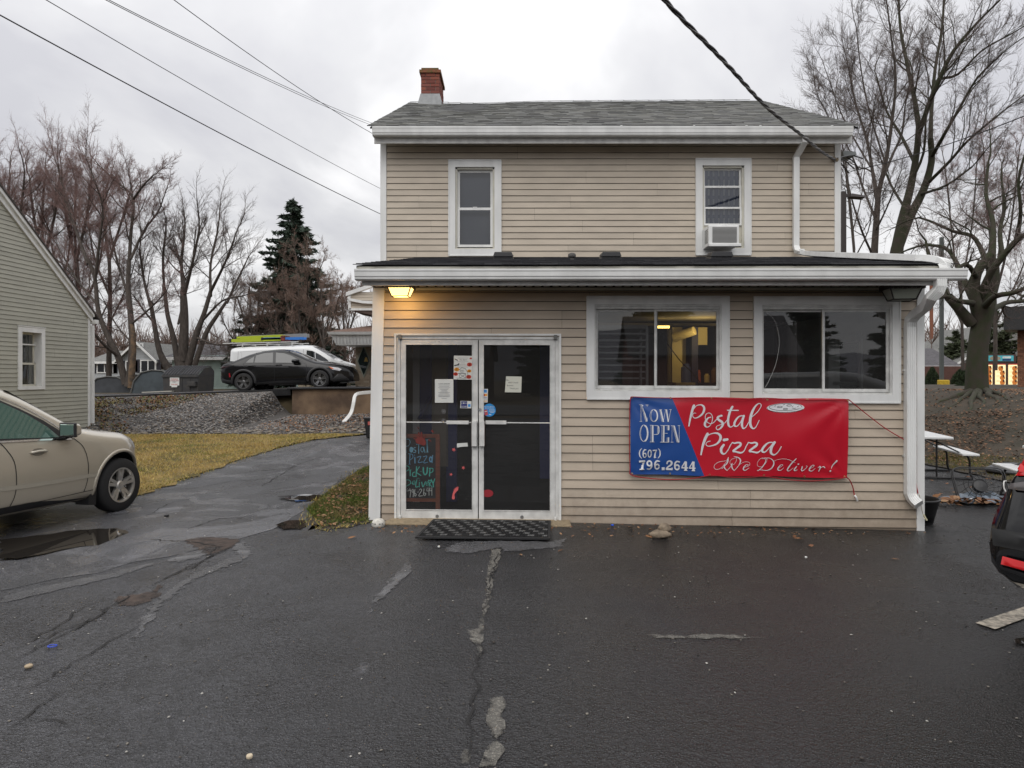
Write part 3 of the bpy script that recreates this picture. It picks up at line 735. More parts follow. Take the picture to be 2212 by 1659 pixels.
SIDEW = (1.3,2.35,.95,2.2)
for x, sgn in ((aL, -1),(aR, 1)):
 mb = MB(XA @ Matrix(((0,-sgn, 0, x),(1,0,0,0),(0,0,1,0),(0,0,0,1))))     # local: x-> depth, y -> inward
 Xs = mb.X
 hs = [SIDEW] if sgn > 0 else []
 wall_with_holes(mb, .02, ADEPTH, zB, 2.7,.005,.1, hs)
 sw = mb.build('side_wall', M['siding'], shop)
 mb = MB(Xs); z = zB
 while z < 3.3:
  segs = [(.03, ADEPTH)] if not (hs and z + .1 > SIDEW[2] and z < SIDEW[3]) else [(.03, SIDEW[0]),(SIDEW[1], ADEPTH)]
  zl = 2.78 + .178 * 0
  for a, b in segs:
   if z > 2.7: a = max(a, (z - 2.62) / .19)
   if a < b: mb.add([(a, 0, z),(a, -.014, z),(a, -.003, z + .1),(b, 0, z),(b, -.014, z),(b, -.003, z + .1)], [(0,3,4,1),(1,4,5,2)] if sgn < 0 else [(1,4,3,0),(2,5,4,1)])
  z += .1016
 tag(mb.build('siding_courses', M['siding'], sw), kind='stuff')
 if sgn > 0:
  mb = MB(Xs); a, b, c, d = SIDEW
  mb.box(a, b, -.03,.12, d - .05, d + .04); mb.box(a, b, -.03,.12, c - .04, c + .05); mb.box(a - .04, a + .05,-.03,.12, c, d); mb.box(b - .05, b + .04,-.03,.12, c, d); mb.box(a, b, .02,.06,(c + d) / 2 - .025,(c + d) / 2 + .025)
  w_ = mb.build('window', M['white'], shop)
  mb = MB(Xs); mb.quad((a, .04, c),(b, .04, c),(b, .04, d),(a, .04, d)); mb.build('pane', M['glass'], w_)
def slider(W_, seed):
 x0, x1, z0, z1 = W_; t = .083
 mb = MB(XA)
 for (p, q, r_, s_) in (((x0, z0),(x1, z0),(x1 - t, z0 + t),(x0 + t, z0 + t)),((x1, z0),(x1, z1),(x1 - t, z1 - t),(x1 - t, z0 + t)),
      ((x1, z1),(x0, z1),(x0 + t, z1 - t),(x1 - t, z1 - t)),((x0, z1),(x0, z0),(x0 + t, z0 + t),(x0 + t, z1 - t))):
  g = .0012
  mb.prism([p, q, r_, s_], 'y', -.034,.0)
 for a, b, c, d in ((x0 - .006, x1 + .006, z1 - .004, z1 + .012),(x0 - .006, x1 + .006, z0 - .014, z0 + .002),(x0 - .008, x0 + .004, z0, z1),(x1 - .004, x1 + .008, z0, z1)):
  mb.box(a, b, -.042,0, c, d)
 w = mb.build('window', M['white'], shop)
 mb = MB(XA); a, b, c, d = x0 + t, x1 - t, z0 + t, z1 - t
 mb.box(a - .012, a + .018,-.018,.075, c, d); mb.box(b - .018, b + .012,-.018,.075, c, d); mb.box(a, b, -.02,.075, d - .022, d + .012); mb.box(a, b, -.006,.075, d - .05, d - .022)
 mb.hexa([(a, -.028, c - .01),(b, -.028, c - .01),(b, .075, c - .01),(a, .075, c - .01),(a, -.028, c + .012),(b, -.028, c + .012),(b, .075, c + .035),(a, .075, c + .035)])
 mb.build('window_frame', M['white_dirty'], w)
 a += .018; b -= .018; c += .03; d -= .05; m = (a + b) / 2 - .01; k = .026
 for (u, v, y) in ((a, m + .02,.045),(m - .02, b, .02)):
  mb = MB(XA)
  mb.box(u, v, y, y + .022, c, c + k + .008); mb.box(u, v, y, y + .022, d - k, d); mb.box(u, u + k, y, y + .022, c + k + .008, d - k); mb.box(v - k, v, y, y + .022, c + k + .008, d - k)
  s_ = mb.build('sash', M['white_dirty'], w)
  mb = MB(XA); mb.quad((u + k, y + .012, c + k),(v - k, y + .012, c + k),(v - k, y + .012, d - k),(u + k, y + .012, d - k)); mb.build('pane', M['glass'], w)
 mb = MB(XA)
 for xx in (a + .02, b - .05): mb.box(xx, xx + .03,-.012,.01, c - .022, c - .012)
 mb.build('weep_cap', M['concrete'], w)
 return a, b, c, d
slider(W1,1); slider(W2,2)
fr = MB(XA); x0, x1, zt = DX0, DX1, DZ1; zb = dz0
ox = .028
fr.box(x0, x0 + .022,-.036,.0, zb - .02, zt); fr.box(x1 - .022, x1,-.036,.0, zb - .02, zt); fr.box(x0, x1,-.037,.0, zt - .022, zt)
w_ = fr.build('door_casing', M['white'], shop)
fr = MB(XA); a, b, c = x0 + .022, x1 - .022, zt - .022
fr.box(a, a + .045,-.018,.1, zb - .02, c); fr.box(b - .045, b, -.018,.1, zb - .02, c); fr.box(a + .045, b - .045,-.018,.1, c - .045, c)
fr.box(a + .045, b - .045,-.03,.1, zb - .03, zb - .008)
dfr = fr.build('door_frame', M['white_dirty'], shop, bevel=.003)
LX = [AP(866,900)[0], AP(1032.3,900)[0], AP(1034.5,900)[0], AP(1199,900)[0]]
gl = [(AP(876,900)[0], AP(1021,900)[0]),(AP(1044,900)[0], AP(1189,900)[0])]
gz0, gz1 = AP(1034,1103)[1], AP(1034,744)[1]
ztop = c - .05
for i, (u, v) in enumerate(((LX[0], LX[1]),(LX[2], LX[3]))):
 g0, g1 = gl[i]; mb = MB(XA); y0, y1 = -.012,.032
 mb.box(u, g0, y0, y1, zb + .004, ztop); mb.box(g1, v, y0, y1, zb + .004, ztop); mb.box(g0, g1, y0, y1, gz1, ztop); mb.box(g0, g1, y0, y1, zb + .004, gz0)
 bd = .007
 mb.box(g0, g1, y0 - .006, y0 + .02, gz0, gz0 + bd); mb.box(g0, g1, y0 - .006, y0 + .02, gz1 - bd, gz1); mb.box(g0, g0 + bd, y0 - .006, y0 + .02, gz0, gz1); mb.box(g1 - bd, g1, y0 - .006, y0 + .02, gz0, gz1)
 d_ = mb.build('door', M['white_dirty'], shop, bevel=.002)
 mb = MB(XA); mb.quad((g0,.008, gz0),(g1,.008, gz0),(g1,.008, gz1),(g0,.008, gz1)); mb.build('pane', M['doorglass'], d_)
 zr = AP(1034,913)[1]
 mb = MB(XA); mb.box(g0, g1,.0,.016, zr - .006, zr + .007)
 if i == 0: mb.box(AP(965,900)[0], AP(1013,900)[0], -.035,.0, zr - .018, zr + .022)
 else: mb.box(AP(1049,900)[0], AP(1094,900)[0], -.035,.0, zr - .016, zr + .026)
 mb.build('push_bar', M['white_dirty'], d_, bevel=.003)
 hx = g1 + .022 if i == 0 else g0 - .012
 mb = MB(XA); zz0, zz1 = AP(1034,963)[1], AP(1034,909)[1]
 mb.box(hx - .028, hx + .03,-.065,-.058, zz0, zz1); mb.box(hx - .028, hx + .03,-.058,-.012, zz1 - .015, zz1); mb.box(hx - .028, hx + .03,-.058,-.012, zz0, zz0 + .015)
 sx = hx - .034 if i == 0 else hx + .03
 hd = mb.build('handle', M['white_dirty'], d_, bevel=.003)
 mb = MB(XA); mb.box(sx, sx + .005,-.066,-.05, zz0, zz1); mb.box(sx, sx + .005,-.046,-.03, zz0, zz1); mb.build('handle_edge', mat('bronze_strip', (.13,.09,.07),.4, metal=.5), d_)
 hxg = u - .004 if i == 0 else v + .004
 mb = MB(XA)
 mb.lathe([(.014, zb + .005),(.016, zb + .012),(.016, zb + .06),(.012, zb + .07)], c=(hxg, -.03,0), n=12); mb.build('hinge', M['white_dirty'], d_)
 mb = MB(XA); mb.box(hxg - .02, hxg + .02,-.045,-.01, ztop + .005, ztop + .06); mb.build('hinge', mat('grey_hinge', (.16,.16,.15),.5), d_, bevel=.004)
 mb = MB(XA); xm = (g0 + g1) / 2 + (-.02 if i == 0 else .06)
 for s_ in (-.014,.014): mb.lathe([(.006,-.016),(.006,-.011)], c=(xm + s_ * 1.6,0, ztop - .02), axis='y', n=8)
 mb.lathe([(.02,-.0145),(.02,-.011)], c=(xm, 0, zb + .06), axis='y', n=14)
 mb.build('screw', M['steel'], d_)
mb = MB(XA); lx, lz = AP(1036,885); mb.lathe([(.016,-.02),(.019,-.016),(.019,-.01)], c=(lx + .004,0, lz), axis='y', n=16); mb.lathe([(.006,-.024),(.006,-.018)], c=(lx + .004,0, lz), axis='y', n=8); mb.build('lock_cylinder', M['steel'], shop)
# porch roof, soffit, gutter (world aligned with the annex frame)
OV = -.53; GV = -.66
eL, eR = AP(770,570, OV)[0], AP(2056,570, OV)[0]
rz0 = 2.845; slope = .186
def roofz(d): return rz0 + (d - OV) * slope
mb = MB(XA)
mb.hexa([(eL, OV, rz0 - .03),(eR, OV, rz0 - .03),(eR, ADEPTH, roofz(ADEPTH) - .03),(eL, ADEPTH, roofz(ADEPTH) - .03),(eL, OV, rz0),(eR, OV, rz0),(eR, ADEPTH, roofz(ADEPTH)),(eL, ADEPTH, roofz(ADEPTH))])
proof = mb.build('porch_roof', M['roofdeck'], shop)
SH1 = objrnd_mat('charcoal_shingle', [(.022,.022,.025),(.05,.05,.055),(.032,.032,.036),(.085,.085,.09)], .9,.8,200)
def shingles(parent, X, x0, x1, y0, z0, y1, z1, expo, mt_obj, mt_rnd, seed, edge=None, limit=300, tab=(.16,.30), th=.006, sag=None):
 """laminated shingles on a slope from the eave (y0,z0) to the ridge (y1,z1): the first `limit` tabs are single parts"""
 rg = random.Random(seed); Ls = math.hypot(y1 - y0, z1 - z0); ty, tz = (y1 - y0) / Ls, (z1 - z0) / Ls; ny, nz = -tz, ty
 rows = int(Ls / expo) + 1; cnt = 0; rest = MB(X); ra = []; cache = {}
 for r in range(rows):
  s0 = r * expo; x = x0 - rg.uniform(0,.12); col_off = rg.uniform(0,1)
  while x < x1:
   w = rg.uniform(*tab); a, b = max(x, x0 - .01), min(x + w - .003, x1 + .01); x += w
   if b - a < .02: continue
   t = th * rg.uniform(.7,1.9); sh = -rg.choice([0,0,.012,.02])
   sa, sb = s0 + sh - .01, s0 + expo + .03
   sb = min(sb, Ls)
   def pt(u, s_, h):
    g = sag(u, s_) if sag else 0
    return (u, y0 + ty * s_ + ny * h, z0 + tz * s_ + nz * h + g)
   lift = .004
   vs = [pt(a, sa, .001), pt(b, sa, .001), pt(b, sb, .001), pt(a, sb, .001), pt(a, sa, t + lift), pt(b, sa, t + lift), pt(b, sb, .0035), pt(a, sb, .0035)]
   fs = [(4,5,6,7),(0,1,5,4),(1,2,6,5),(3,0,4,7)]
   if cnt < limit:
    m1 = MB(X); m1.add(vs, fs); m1.build('shingle', mt_obj, parent); cnt += 1
   else:
    rest.add(vs, fs); v = rg.random(); ra += [v] * 8
 me = rest.mesh('shingles', mt_rnd); at = me.attributes.new('rnd', 'FLOAT', 'POINT'); at.data.foreach_set('value', ra)
 o = link_mesh('shingles', me, parent); tag(o, kind='stuff')
shingles(proof, XA, eL - .02, eR + .03, OV - .03, rz0 + .003, ADEPTH + .02, roofz(ADEPTH) + .006,.14, SH1, rnd_mat('charcoal_shingles', [(.02,.02,.023),(.05,.05,.055),(.03,.03,.034),(.08,.08,.085)], .9),4)
mb = MB(XA); mb.box(eL + .01, eR - .02, OV - .012, OV + .02, rz0 - .12, rz0 - .012); mb.build('fascia', M['cream'], shop, bevel=.003)
mb = MB(XA)
for x in (eL + .0, eR - .03):
 mb.hexa([(x, OV, rz0 - .13),(x + .02, OV, rz0 - .13),(x + .02, ADEPTH, roofz(ADEPTH) - .14),(x, ADEPTH, roofz(ADEPTH) - .14),(x, OV, rz0 - .02),(x + .02, OV, rz0 - .02),(x + .02, ADEPTH, roofz(ADEPTH) - .03),(x, ADEPTH, roofz(ADEPTH) - .03)])
mb.build('rake_board', M['white'], shop)
gL, gR = AP(765,590, GV)[0], AP(2092,590, GV)[0]
gzt, gzb = 2.79,2.675
gprof = [(0, gzb),(-.092, gzb),(-.105, gzb + .012),(-.106, gzb + .028),(-.115, gzb + .04),(-.119, gzb + .085),(-.125, gzt - .018),(-.125, gzt),(-.113, gzt),(-.113, gzt - .015),(-.1, gzb + .05),(-.075, gzb + .012),(-.008, gzb + .012),(-.008, gzt),(0, gzt)]
mb = MB(XA); mb.prism([(GV + .125 + a, b) for a, b in gprof], 'x', gL, gR)
for x in (gL, gR - .004): mb.prism([(GV + .125, gzb),(GV + .05, gzb),(GV + .013, gzb + .075),(GV, gzt),(GV + .125, gzt)], 'x', x, x + .004)
mb.build('gutter', M['white'], shop)
mb = MB(XA); mb.box(eL + .06, eR - .05, OV + .0, OV + .03,2.63,2.69); mb.build('soffit_trim', M['white_dirty'], shop)
sx = eL + .06; sof = MB(XA); pitch = .305
z0s, z1s = 2.664, zTop + .012
SOF = mat('soffit_vinyl', (.44,.405,.35),.6, var=.15, vscale=8)
while sx < eR - .1:
 ex = min(sx + pitch, eR - .06); mb = MB(XA); k = 3; w = (ex - sx) / k
 for j in range(k):
  a = sx + j * w
  pr = [(a, 0),(a + .01,.012),(a + .026,.012),(a + .036,0),(a + w, 0)]
  vs = []
  for (x, up_) in pr: vs += [(x, OV + .02, z0s + up_),(x, .0, z1s + up_)]
  mb.add(vs, [(2*q, 2*q + 1,2*q + 3,2*q + 2) for q in range(4)])
 mb.build('soffit_panel', SOF, shop); sx = ex
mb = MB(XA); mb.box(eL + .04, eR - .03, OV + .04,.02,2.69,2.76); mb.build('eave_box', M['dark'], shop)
def on_roof(px, py):
 o = XAi @ Vector((0,0, EYE)); v = (XAi @ P(px, py, 5.0)) - o
 t = (rz0 - OV * slope - o.z + slope * o.y) / (v.z - slope * v.y); p = o + v * t; return p
for px in (1087,1320,1559):
 p = on_roof(px, 561.5); w = .135 * (1.08 if px > 1500 else 1); X2 = XA @ Matrix.Translation((p.x, p.y, p.z)) @ Matrix.Rotation(math.atan(slope),4, 'X')
 mb = MB(X2); mb.hexa([(-w - .02,-.02,0),(w + .02,-.02,0),(w + .02,.3,0),(-w - .02,.3,0),(-w, -.01,.05),(w, -.01,.05),(w, .29,.05),(-w, .29,.05)])
 mb.hexa([(-w - .012,-.03,.05),(w + .012,-.03,.05),(w + .012,.32,.05),(-w - .012,.32,.05),(-w + .012,-.012,.115),(w - .012,-.012,.115),(w - .03,.28,.1),(-w + .03,.28,.1)])
 v_ = mb.build('roof_vent', M['black'], shop, bevel=.006)
 mb = MB(X2)
 for q in range(13): mb.box(-w + .01 + q * (2 * w - .02) / 13,-w + .014 + q * (2 * w - .02) / 13,-.026,-.012,.006,.05)
 mb.build('louvre', mat('vent_louvre', (.05,.05,.055),.5), v_)
p = on_roof(1236,563); mb = MB(XA); mb.tube([(p.x, p.y + .05, p.z - .01),(p.x, p.y + .05, p.z + .045)], .03,10); mb.lathe([(.045,-.02),(.055,0),(.05,.03),(.02,.045)], c=(p.x, p.y + .05, p.z + .07), n=16)
mb.build('vent_cap', mat('grey_rubber_cap', (.09,.085,.08),.7), shop)
# the main house
HY = 11.75
def HP(px, py, Y=HY): q = P(px, py, Y); return q.x, q.z
hL, hR = HP(822,400)[0], HP(1815,420)[0]
hT = HP(1300,300)[1]; hB = 3.4
def wbox(x0, x1, y0, y1): a = HP(x0, y1); b = HP(x1, y0); return (a[0], b[0], a[1], b[1])
U1, U2 = wbox(970,1082,348,552), wbox(1503,1620.5,344.5,550.5)
XH = Matrix.Translation((0, HY, 0))
uh1, uh2 = inner(U1,.06), inner(U2,.06)
mb = MB(XH); wall_with_holes(mb, hL + .01, hR - .01,-.1, hT + .1,.002,.12, [uh1, uh2,(aL + .25, aR - .25,-.2,2.9)])
upw = mb.build('upper_wall', mat('upper_sheathing', (.05,.045,.04),.9), shop)
boards(upw, 'siding_board', hL + .1, hR - .09, hT - .035 - .1016 * 20.9, hT - .035,.1016, [uh1, uh2], XH, M['siding_up'], 8, prof=.015)
mb = MB(XH); mb.box(hL + .1, hR - .09,-.02,0, hT - .035, hT); mb.build('frieze_trim', M['white_dirty'], shop)
mb = MB(XH); mb.box(aL + .15, hR, -.012,0, hT - .035 - .1016 * 20.9 - .03, hT - .035 - .1016 * 20.9); mb.build('roof_flashing', M['cream'], shop)
for a in (hL, hR - .1):
 mb = MB(XH); mb.box(a, a + .1,-.024,.05,0, hT + .02); mb.build('corner_trim', M['white'], shop, bevel=.003)
RIDY = 15.95; ridz = EYE + 597 / FX * RIDY; evy = 11.38; evz = EYE + 540 / FX * evy
RX0, RX1 = hL - .1, hR + .12
mb = MB(); ZT = hT
mb.box(hL, hL + .1, HY + .13,20.1,-.1, ZT); mb.box(hR - .1, hR, HY + .13,20.1,-.1, ZT); mb.box(hL, hR, 20.1,20.2,-.1, ZT)
for x in (hL + .005, hR - .095): mb.prism([(HY, ZT),(20.15, ZT),(RIDY, ridz - .12)], 'x', x, x + .09)
mb.build('rear_and_side_walls', M['siding_up'], shop)
mb = MB()
for k in range(54):
 z = -.1 + k * .1016; y1 = 20.1
 for x, s_ in ((hL, -1),(hR, 1)):
  f = [(0,1,4,3),(1,2,5,4)] if s_ < 0 else [(3,4,1,0),(4,5,2,1)]
  mb.add([(x, HY + .06, z),(x + s_ * .014, HY + .06, z),(x + s_ * .003, HY + .06, z + .1),(x, y1, z),(x + s_ * .014, y1, z),(x + s_ * .003, y1, z + .1)], f)
tag(mb.build('side_siding_courses', M['siding_up'], shop), kind='stuff')
def hsag(u, s_): return -.045 * math.exp(-((u + .9) / 1.0) ** 2) * min(1, s_ / 4.0) + .02 * min(1, s_ / 4) * (u - 1) / 4
mb = MB()
mb.hexa([(RX0, evy, evz - .03),(RX1, evy, evz - .03),(RX1, RIDY, ridz - .12),(RX0, RIDY, ridz - .12),(RX0, evy, evz - .004),(RX1, evy, evz - .004),(RX1, RIDY, ridz - .07),(RX0, RIDY, ridz - .07)])
mb.hexa([(RX0, RIDY, ridz - .12),(RX1, RIDY, ridz - .12),(RX1,20.5, evz - .03),(RX0,20.5, evz - .03),(RX0, RIDY, ridz - .07),(RX1, RIDY, ridz - .07),(RX1,20.5, evz),(RX0,20.5, evz)])
hroof = mb.build('roof', M['roofdeck'], shop)
SG = [(.14,.14,.135),(.20,.205,.195),(.115,.115,.115),(.235,.235,.215),(.17,.17,.165)]
shingles(hroof, None, RX0 - .03, RX1 + .03, evy - .03, evz + .002, RIDY, ridz - .03,.135, objrnd_mat('grey_shingle', SG, .9,.8,200), rnd_mat('grey_shingles', SG, .9),9, tab=(.13,.33), sag=hsag, th=.007)
mb = MB()
for k in range(int((RX1 - RX0) / .28)):
 x = RX0 + k * .28; s0 = hsag(x, 5)
 mb.hexa([(x, RIDY - .13, ridz - .065 + s0),(x + .29, RIDY - .13, ridz - .055 + s0),(x + .29, RIDY, ridz - .005 + s0),(x, RIDY, ridz - .012 + s0),
   (x, RIDY - .13, ridz - .055 + s0),(x + .29, RIDY - .13, ridz - .045 + s0),(x + .29, RIDY, ridz + .006 + s0),(x, RIDY, ridz + s0)])
tag(mb.build('ridge_cap', objrnd_mat('ridge_shingle', [SG[0], SG[1]], .9), hroof), kind='stuff')
hg0, hg1 = HP(804,280,11.3)[0], HP(1843,280,11.3)[0]
gt_, gb_ = EYE + 541 / FX * 11.3, EYE + 522 / FX * 11.3
mb = MB(); pr = [(11.42, gb_),(11.318, gb_),(11.306, gb_ + .014),(11.305, gb_ + .03),(11.296, gb_ + .045),(11.292, gb_ + .09),(11.285, gt_ - .02),(11.285, gt_),(11.297, gt_),(11.32, gb_ + .04),(11.412, gb_ + .015),(11.412, gt_),(11.42, gt_)]
mb.prism(pr, 'x', hg0, hg1)
for x in (hg0, hg1 - .004): mb.prism([(11.42, gb_),(11.335, gb_),(11.285, gb_ + .09),(11.285, gt_),(11.42, gt_)], 'x', x, x + .004)
mb.build('gutter', M['white'], shop)
mb = MB()
for px in (1340,1497,1610,1640,1706,1795): x = HP(px, 270,11.3)[0]; mb.box(x, x + .03,11.28,11.42, gt_ - .002, gt_ + .012)
mb.build('gutter_strap', M['white'], shop)
mb = MB(); mb.box(hL - .04, hR + .04,11.42,11.45, gb_ - .09, evz - .02); mb.build('fascia', M['white_dirty'], shop)
mb = MB(); mb.box(hL - .04, hR + .04,11.45, HY, hT - .002, hT + .02); mb.build('soffit_panel', M['white_dirty'], shop)
def hung(U, tall_ac):
 x0, x1, z0, z1 = U; t = .105; X = XH; mb = MB(X)
 for (p, q, r_, s_) in (((x0, z0),(x1, z0),(x1 - t, z0 + t),(x0 + t, z0 + t)),((x1, z0),(x1, z1),(x1 - t, z1 - t),(x1 - t, z0 + t)),
      ((x1, z1),(x0, z1),(x0 + t, z1 - t),(x1 - t, z1 - t)),((x0, z1),(x0, z0),(x0 + t, z0 + t),(x0 + t, z1 - t))):
  mb.prism([p, q, r_, s_], 'y', -.032,0)
 for a, b, c, d in ((x0 - .008, x1 + .008, z1 - .004, z1 + .014),(x0 - .008, x1 + .008, z0 - .014, z0 + .004),(x0 - .01, x0 + .004, z0, z1),(x1 - .004, x1 + .01, z0, z1)): mb.box(a, b, -.042,0, c, d)
 w = mb.build('window', M['white'], shop)
 a, b, c, d = x0 + t, x1 - t, z0 + t, z1 - t; mb = MB(X)
 mb.box(a - .01, a + .03,.0,.1, c, d); mb.box(b - .03, b + .01,.0,.1, c, d); mb.box(a, b, .0,.1, d - .03, d + .01)
 mb.hexa([(a, -.02, c - .01),(b, -.02, c - .01),(b, .1, c - .01),(a, .1, c - .01),(a, -.02, c + .01),(b, -.02, c + .01),(b, .1, c + .04),(a, .1, c + .04)])
 mb.build('window_frame', M['cream'], w)
 a += .03; b -= .03; c += .04; d -= .03
 def sash(z_0, z_1, y, f=.04):
  mb = MB(X); mb.box(a, b, y, y + .02, z_0, z_0 + f); mb.box(a, b, y, y + .02, z_1 - f, z_1); mb.box(a, a + f, y, y + .02, z_0 + f, z_1 - f); mb.box(b - f, b, y, y + .02, z_0 + f, z_1 - f)
  mb.build('sash', M['white'], w)
  mb = MB(X); mb.quad((a + f, y + .01, z_0 + f),(b - f, y + .01, z_0 + f),(b - f, y + .01, z_1 - f),(a + f, y + .01, z_1 - f)); mb.build('pane', M['upglass'], w)
 if not tall_ac:
  m = HP(1000,450.5)[1]
  sash(m - .012, d, .05); sash(c, m + .02,.025)
  mb = MB(X); xm = (a + b) / 2; mb.box(xm - .035, xm + .035,.02,.05, m + .02, m + .034); mb.build('sash_lock', M['white'], w)
 else:
  z1_, z2_, z3_ = HP(1560,402)[1], HP(1560,448)[1], HP(1560,485)[1]
  sash(z1_ - .01, d, .055,.03); sash(z2_ - .015, z1_ + .012,.035,.03); sash(z3_ - .01, z2_ + .012,.018,.03)
  mb = MB(X); mb.box(a, b, .045,.06, c, z3_); mb.build('filler_panel', M['cream'], w)
  cu = bpy.data.materials.new('plaid_curtain'); cu.use_nodes = True; t_ = cu.node_tree; n_ = t_.nodes; l_ = t_.links
  g_ = n_.new('ShaderNodeTexCoord'); br = n_.new('ShaderNodeTexBrick'); br.inputs['Scale'].default_value = 1.0; br.offset = 0
  br.inputs['Brick Width'].default_value = .085; br.inputs['Row Height'].default_value = .16; br.inputs['Mortar Size'].default_value = .03
  br.inputs['Color1'].default_value = (.42,.45,.50,1); br.inputs['Color2'].default_value = (.30,.34,.42,1); br.inputs['Mortar'].default_value = (.10,.13,.24,1)
  mp = n_.new('ShaderNodeMapping'); mp.inputs['Rotation'].default_value = (R(90),0,0)
  l_.new(g_.outputs['Object'], mp.inputs[0]); l_.new(mp.outputs[0], br.inputs['Vector']); l_.new(br.outputs['Color'], n_['Principled BSDF'].inputs['Base Color'])
  mb = MB(X); k = 22; vs = []
  for i in range(k + 1):
   x = a + (b - a) * i / k; y = .09 + .012 * math.sin(i * 1.3)
   vs += [(x, y, z3_),(x, y, d)]
  mb.add(vs, [(2*i, 2*i + 1,2*i + 3,2*i + 2) for i in range(k)]); mb.build('curtain', cu, w, smooth=True)
 if not tall_ac:
  mb = MB(X); mb.box(a, b, .2,.22, c, d); mb.build('window_blind', mat('sky_tinted_blind', (.24,.26,.31),.8), w)  # blind lightened and blued to carry the sky reflected in the pane
 return a, b, c, d
hung(U1, False); ua = hung(U2, True)
x0, z0 = HP(1530,531,11.4); x1, z1 = HP(1596,487,11.4)
ac = thing('air_conditioner', 'white window air conditioner sticking out of the upper right window', 'air conditioner', ((x0 + x1) / 2,11.6, z0))
mb = MB(); mb.box(x0, x1,11.38,11.84, z0, z1); mb.build('case', M['white'], ac, bevel=.012)
mb = MB(); mb.box(x0 + .06, x1 - .04,11.372,11.39, z0 + .05, z1 - .03); g_ = mb.build('grille', mat('grey_condenser_fins', (.24,.24,.235),.6), ac)
mb = MB()
for k in range(12): z = z0 + .06 + k * (z1 - z0 - .1) / 12; mb.box(x0 + .065, x1 - .045,11.366,11.374, z, z + .006)
mb.build('fin', mat('condenser_fin', (.36,.36,.35),.5), ac)
mb = MB()
for k in range(9): z = z0 + .06 + k * (z1 - z0 - .1) / 9; mb.box(x0 - .003, x0 + .002,11.42,11.6, z, z + .008)
mb.build('side_louvre', M['dark'], ac)
mb = MB(); mb.box(x0, x1 + .03,11.36,11.4, z0 - .015, z0 + .035); mb.build('drip_rail', M['white'], ac, bevel=.008)
cx0 = HP(909.5,200,15.7)[0]; cx1 = HP(949,200,15.7)[0]; cy0, cy1 = 15.7,16.62; cz0 = ridz - .12; cz1 = EYE + 668 / FX * 15.7
mb = MB(); mb.box(cx0 + .012, cx1 - .012, cy0 + .012, cy1 - .012, cz0 - .3, cz1 - .03)
chim = mb.build('chimney', M['mortar'], shop)
bh, bl, jt = .063,.2,.013; z = cz0 + .18; r = 0; rg = random.Random(8)
while z < cz1 - .06:
 out = .022 if (r >= 10) else 0
 for (ax_, u0, u1) in (('f', cx0, cx1),('s', cy0, cy1),('b', cx0, cx1),('l', cy0, cy1)):
  u = u0 - (bl / 2 if r % 2 else 0) ; first = True
  while u < u1 - .02:
   a, b = max(u, u0), min(u + bl, u1); u += bl + jt
   if b - a < .03: continue
   e_ = rg.uniform(-.004,.006) + out; mb = MB()
   if ax_ == 'f': mb.box(a - (out if a == u0 else 0), b + (out if b == u1 else 0), cy0 - e_, cy0 + .03, z, z + bh)
   elif ax_ == 's': mb.box(cx1 - .03, cx1 + e_, a + .03, b, z, z + bh)
   elif ax_ == 'l': mb.box(cx0 - e_, cx0 + .03, a + .03, b, z, z + bh)
   else: mb.box(a, b, cy1 - .02, cy1 + e_, z, z + bh)
   mb.build('brick', M['brick'], chim)
 z += bh + jt; r += 1
mb = MB(); mb.box(cx0 - .035, cx1 + .035, cy0 - .035, cy1 + .035, cz1 - .12, cz1 - .055); mb.box(cx0 + .005, cx1 - .02, cy0 + .01, cy1 - .01, cz1 - .055, cz1)
mb.build('chimney_cap', mat('mossy_brick_cap', (.25,.09,.05),.95, var=.6, vscale=14, bump=.8, col2=(.10,.10,.03)), chim)
mb = MB(); mb.hexa([(cx0 - .08, cy0 - .1, cz0 - .15),(cx1 + .06, cy0 - .1, cz0 - .15),(cx1 + .06, cy1, cz0 - .15),(cx0 - .08, cy1, cz0 - .15),(cx0 - .012, cy0 - .012, cz0 + .17),(cx1 + .012, cy0 - .012, cz0 + .17),(cx1 + .012, cy1, cz0 + .17),(cx0 - .012, cy1, cz0 + .17)])
mb.build('chimney_flashing', mat('grey_lead_flashing', (.26,.27,.275),.5, var=.15, vscale=10), chim)
def rprof(w, d):
 p = []; n = 5
 for i in range(n):
  x = -w / 2 + w * i / n
  p += [(x + w / n * .15, d / 2),(x + w / n * .3, d / 2 - .004),(x + w / n * .7, d / 2 - .004),(x + w / n * .85, d / 2)]
 return p + [(w / 2, d / 2 - .005),(w / 2,-d / 2),(-w / 2,-d / 2),(-w / 2, d / 2 - .005)]
def rect(w, d): return [(-w / 2,-d / 2),(w / 2,-d / 2),(w / 2, d / 2),(-w / 2, d / 2)]
dsx = HP(1715,500)[0]; t0 = HP(1720,300)[0]
pts = [(t0,11.40, gb_ + .01),(t0,11.40, gb_ - .06),(dsx + .02,11.58, gb_ - .17),(dsx, 11.66, gb_ - .24),(dsx, 11.665,3.95),(dsx - .004,11.66,3.79),(dsx, 11.60,3.70),(dsx + .02,11.45,3.66)]
mb = MB(); mb.sweep(pts, rect(.095,.07), ref=(0,-1,.01)); mb.build('downspout', M['white'], shop, bevel=.006)
q0 = XAi @ Vector((dsx + .02,11.5,3.665)); qx = AP(2034,560, OV)[0]
mb = MB(XA); pts = [(q0.x, q0.y, q0.z),(q0.x + .05, q0.y - .5, roofz(q0.y - .5) + .06),(qx - .1, OV + .22, roofz(OV + .2) + .065),(qx, OV + .06, rz0 + .055),(qx + .004, OV - .03, rz0 + .02),(qx + .004, OV - .055, rz0 - .05),(qx + .004, OV - .06, gzt - .03)]
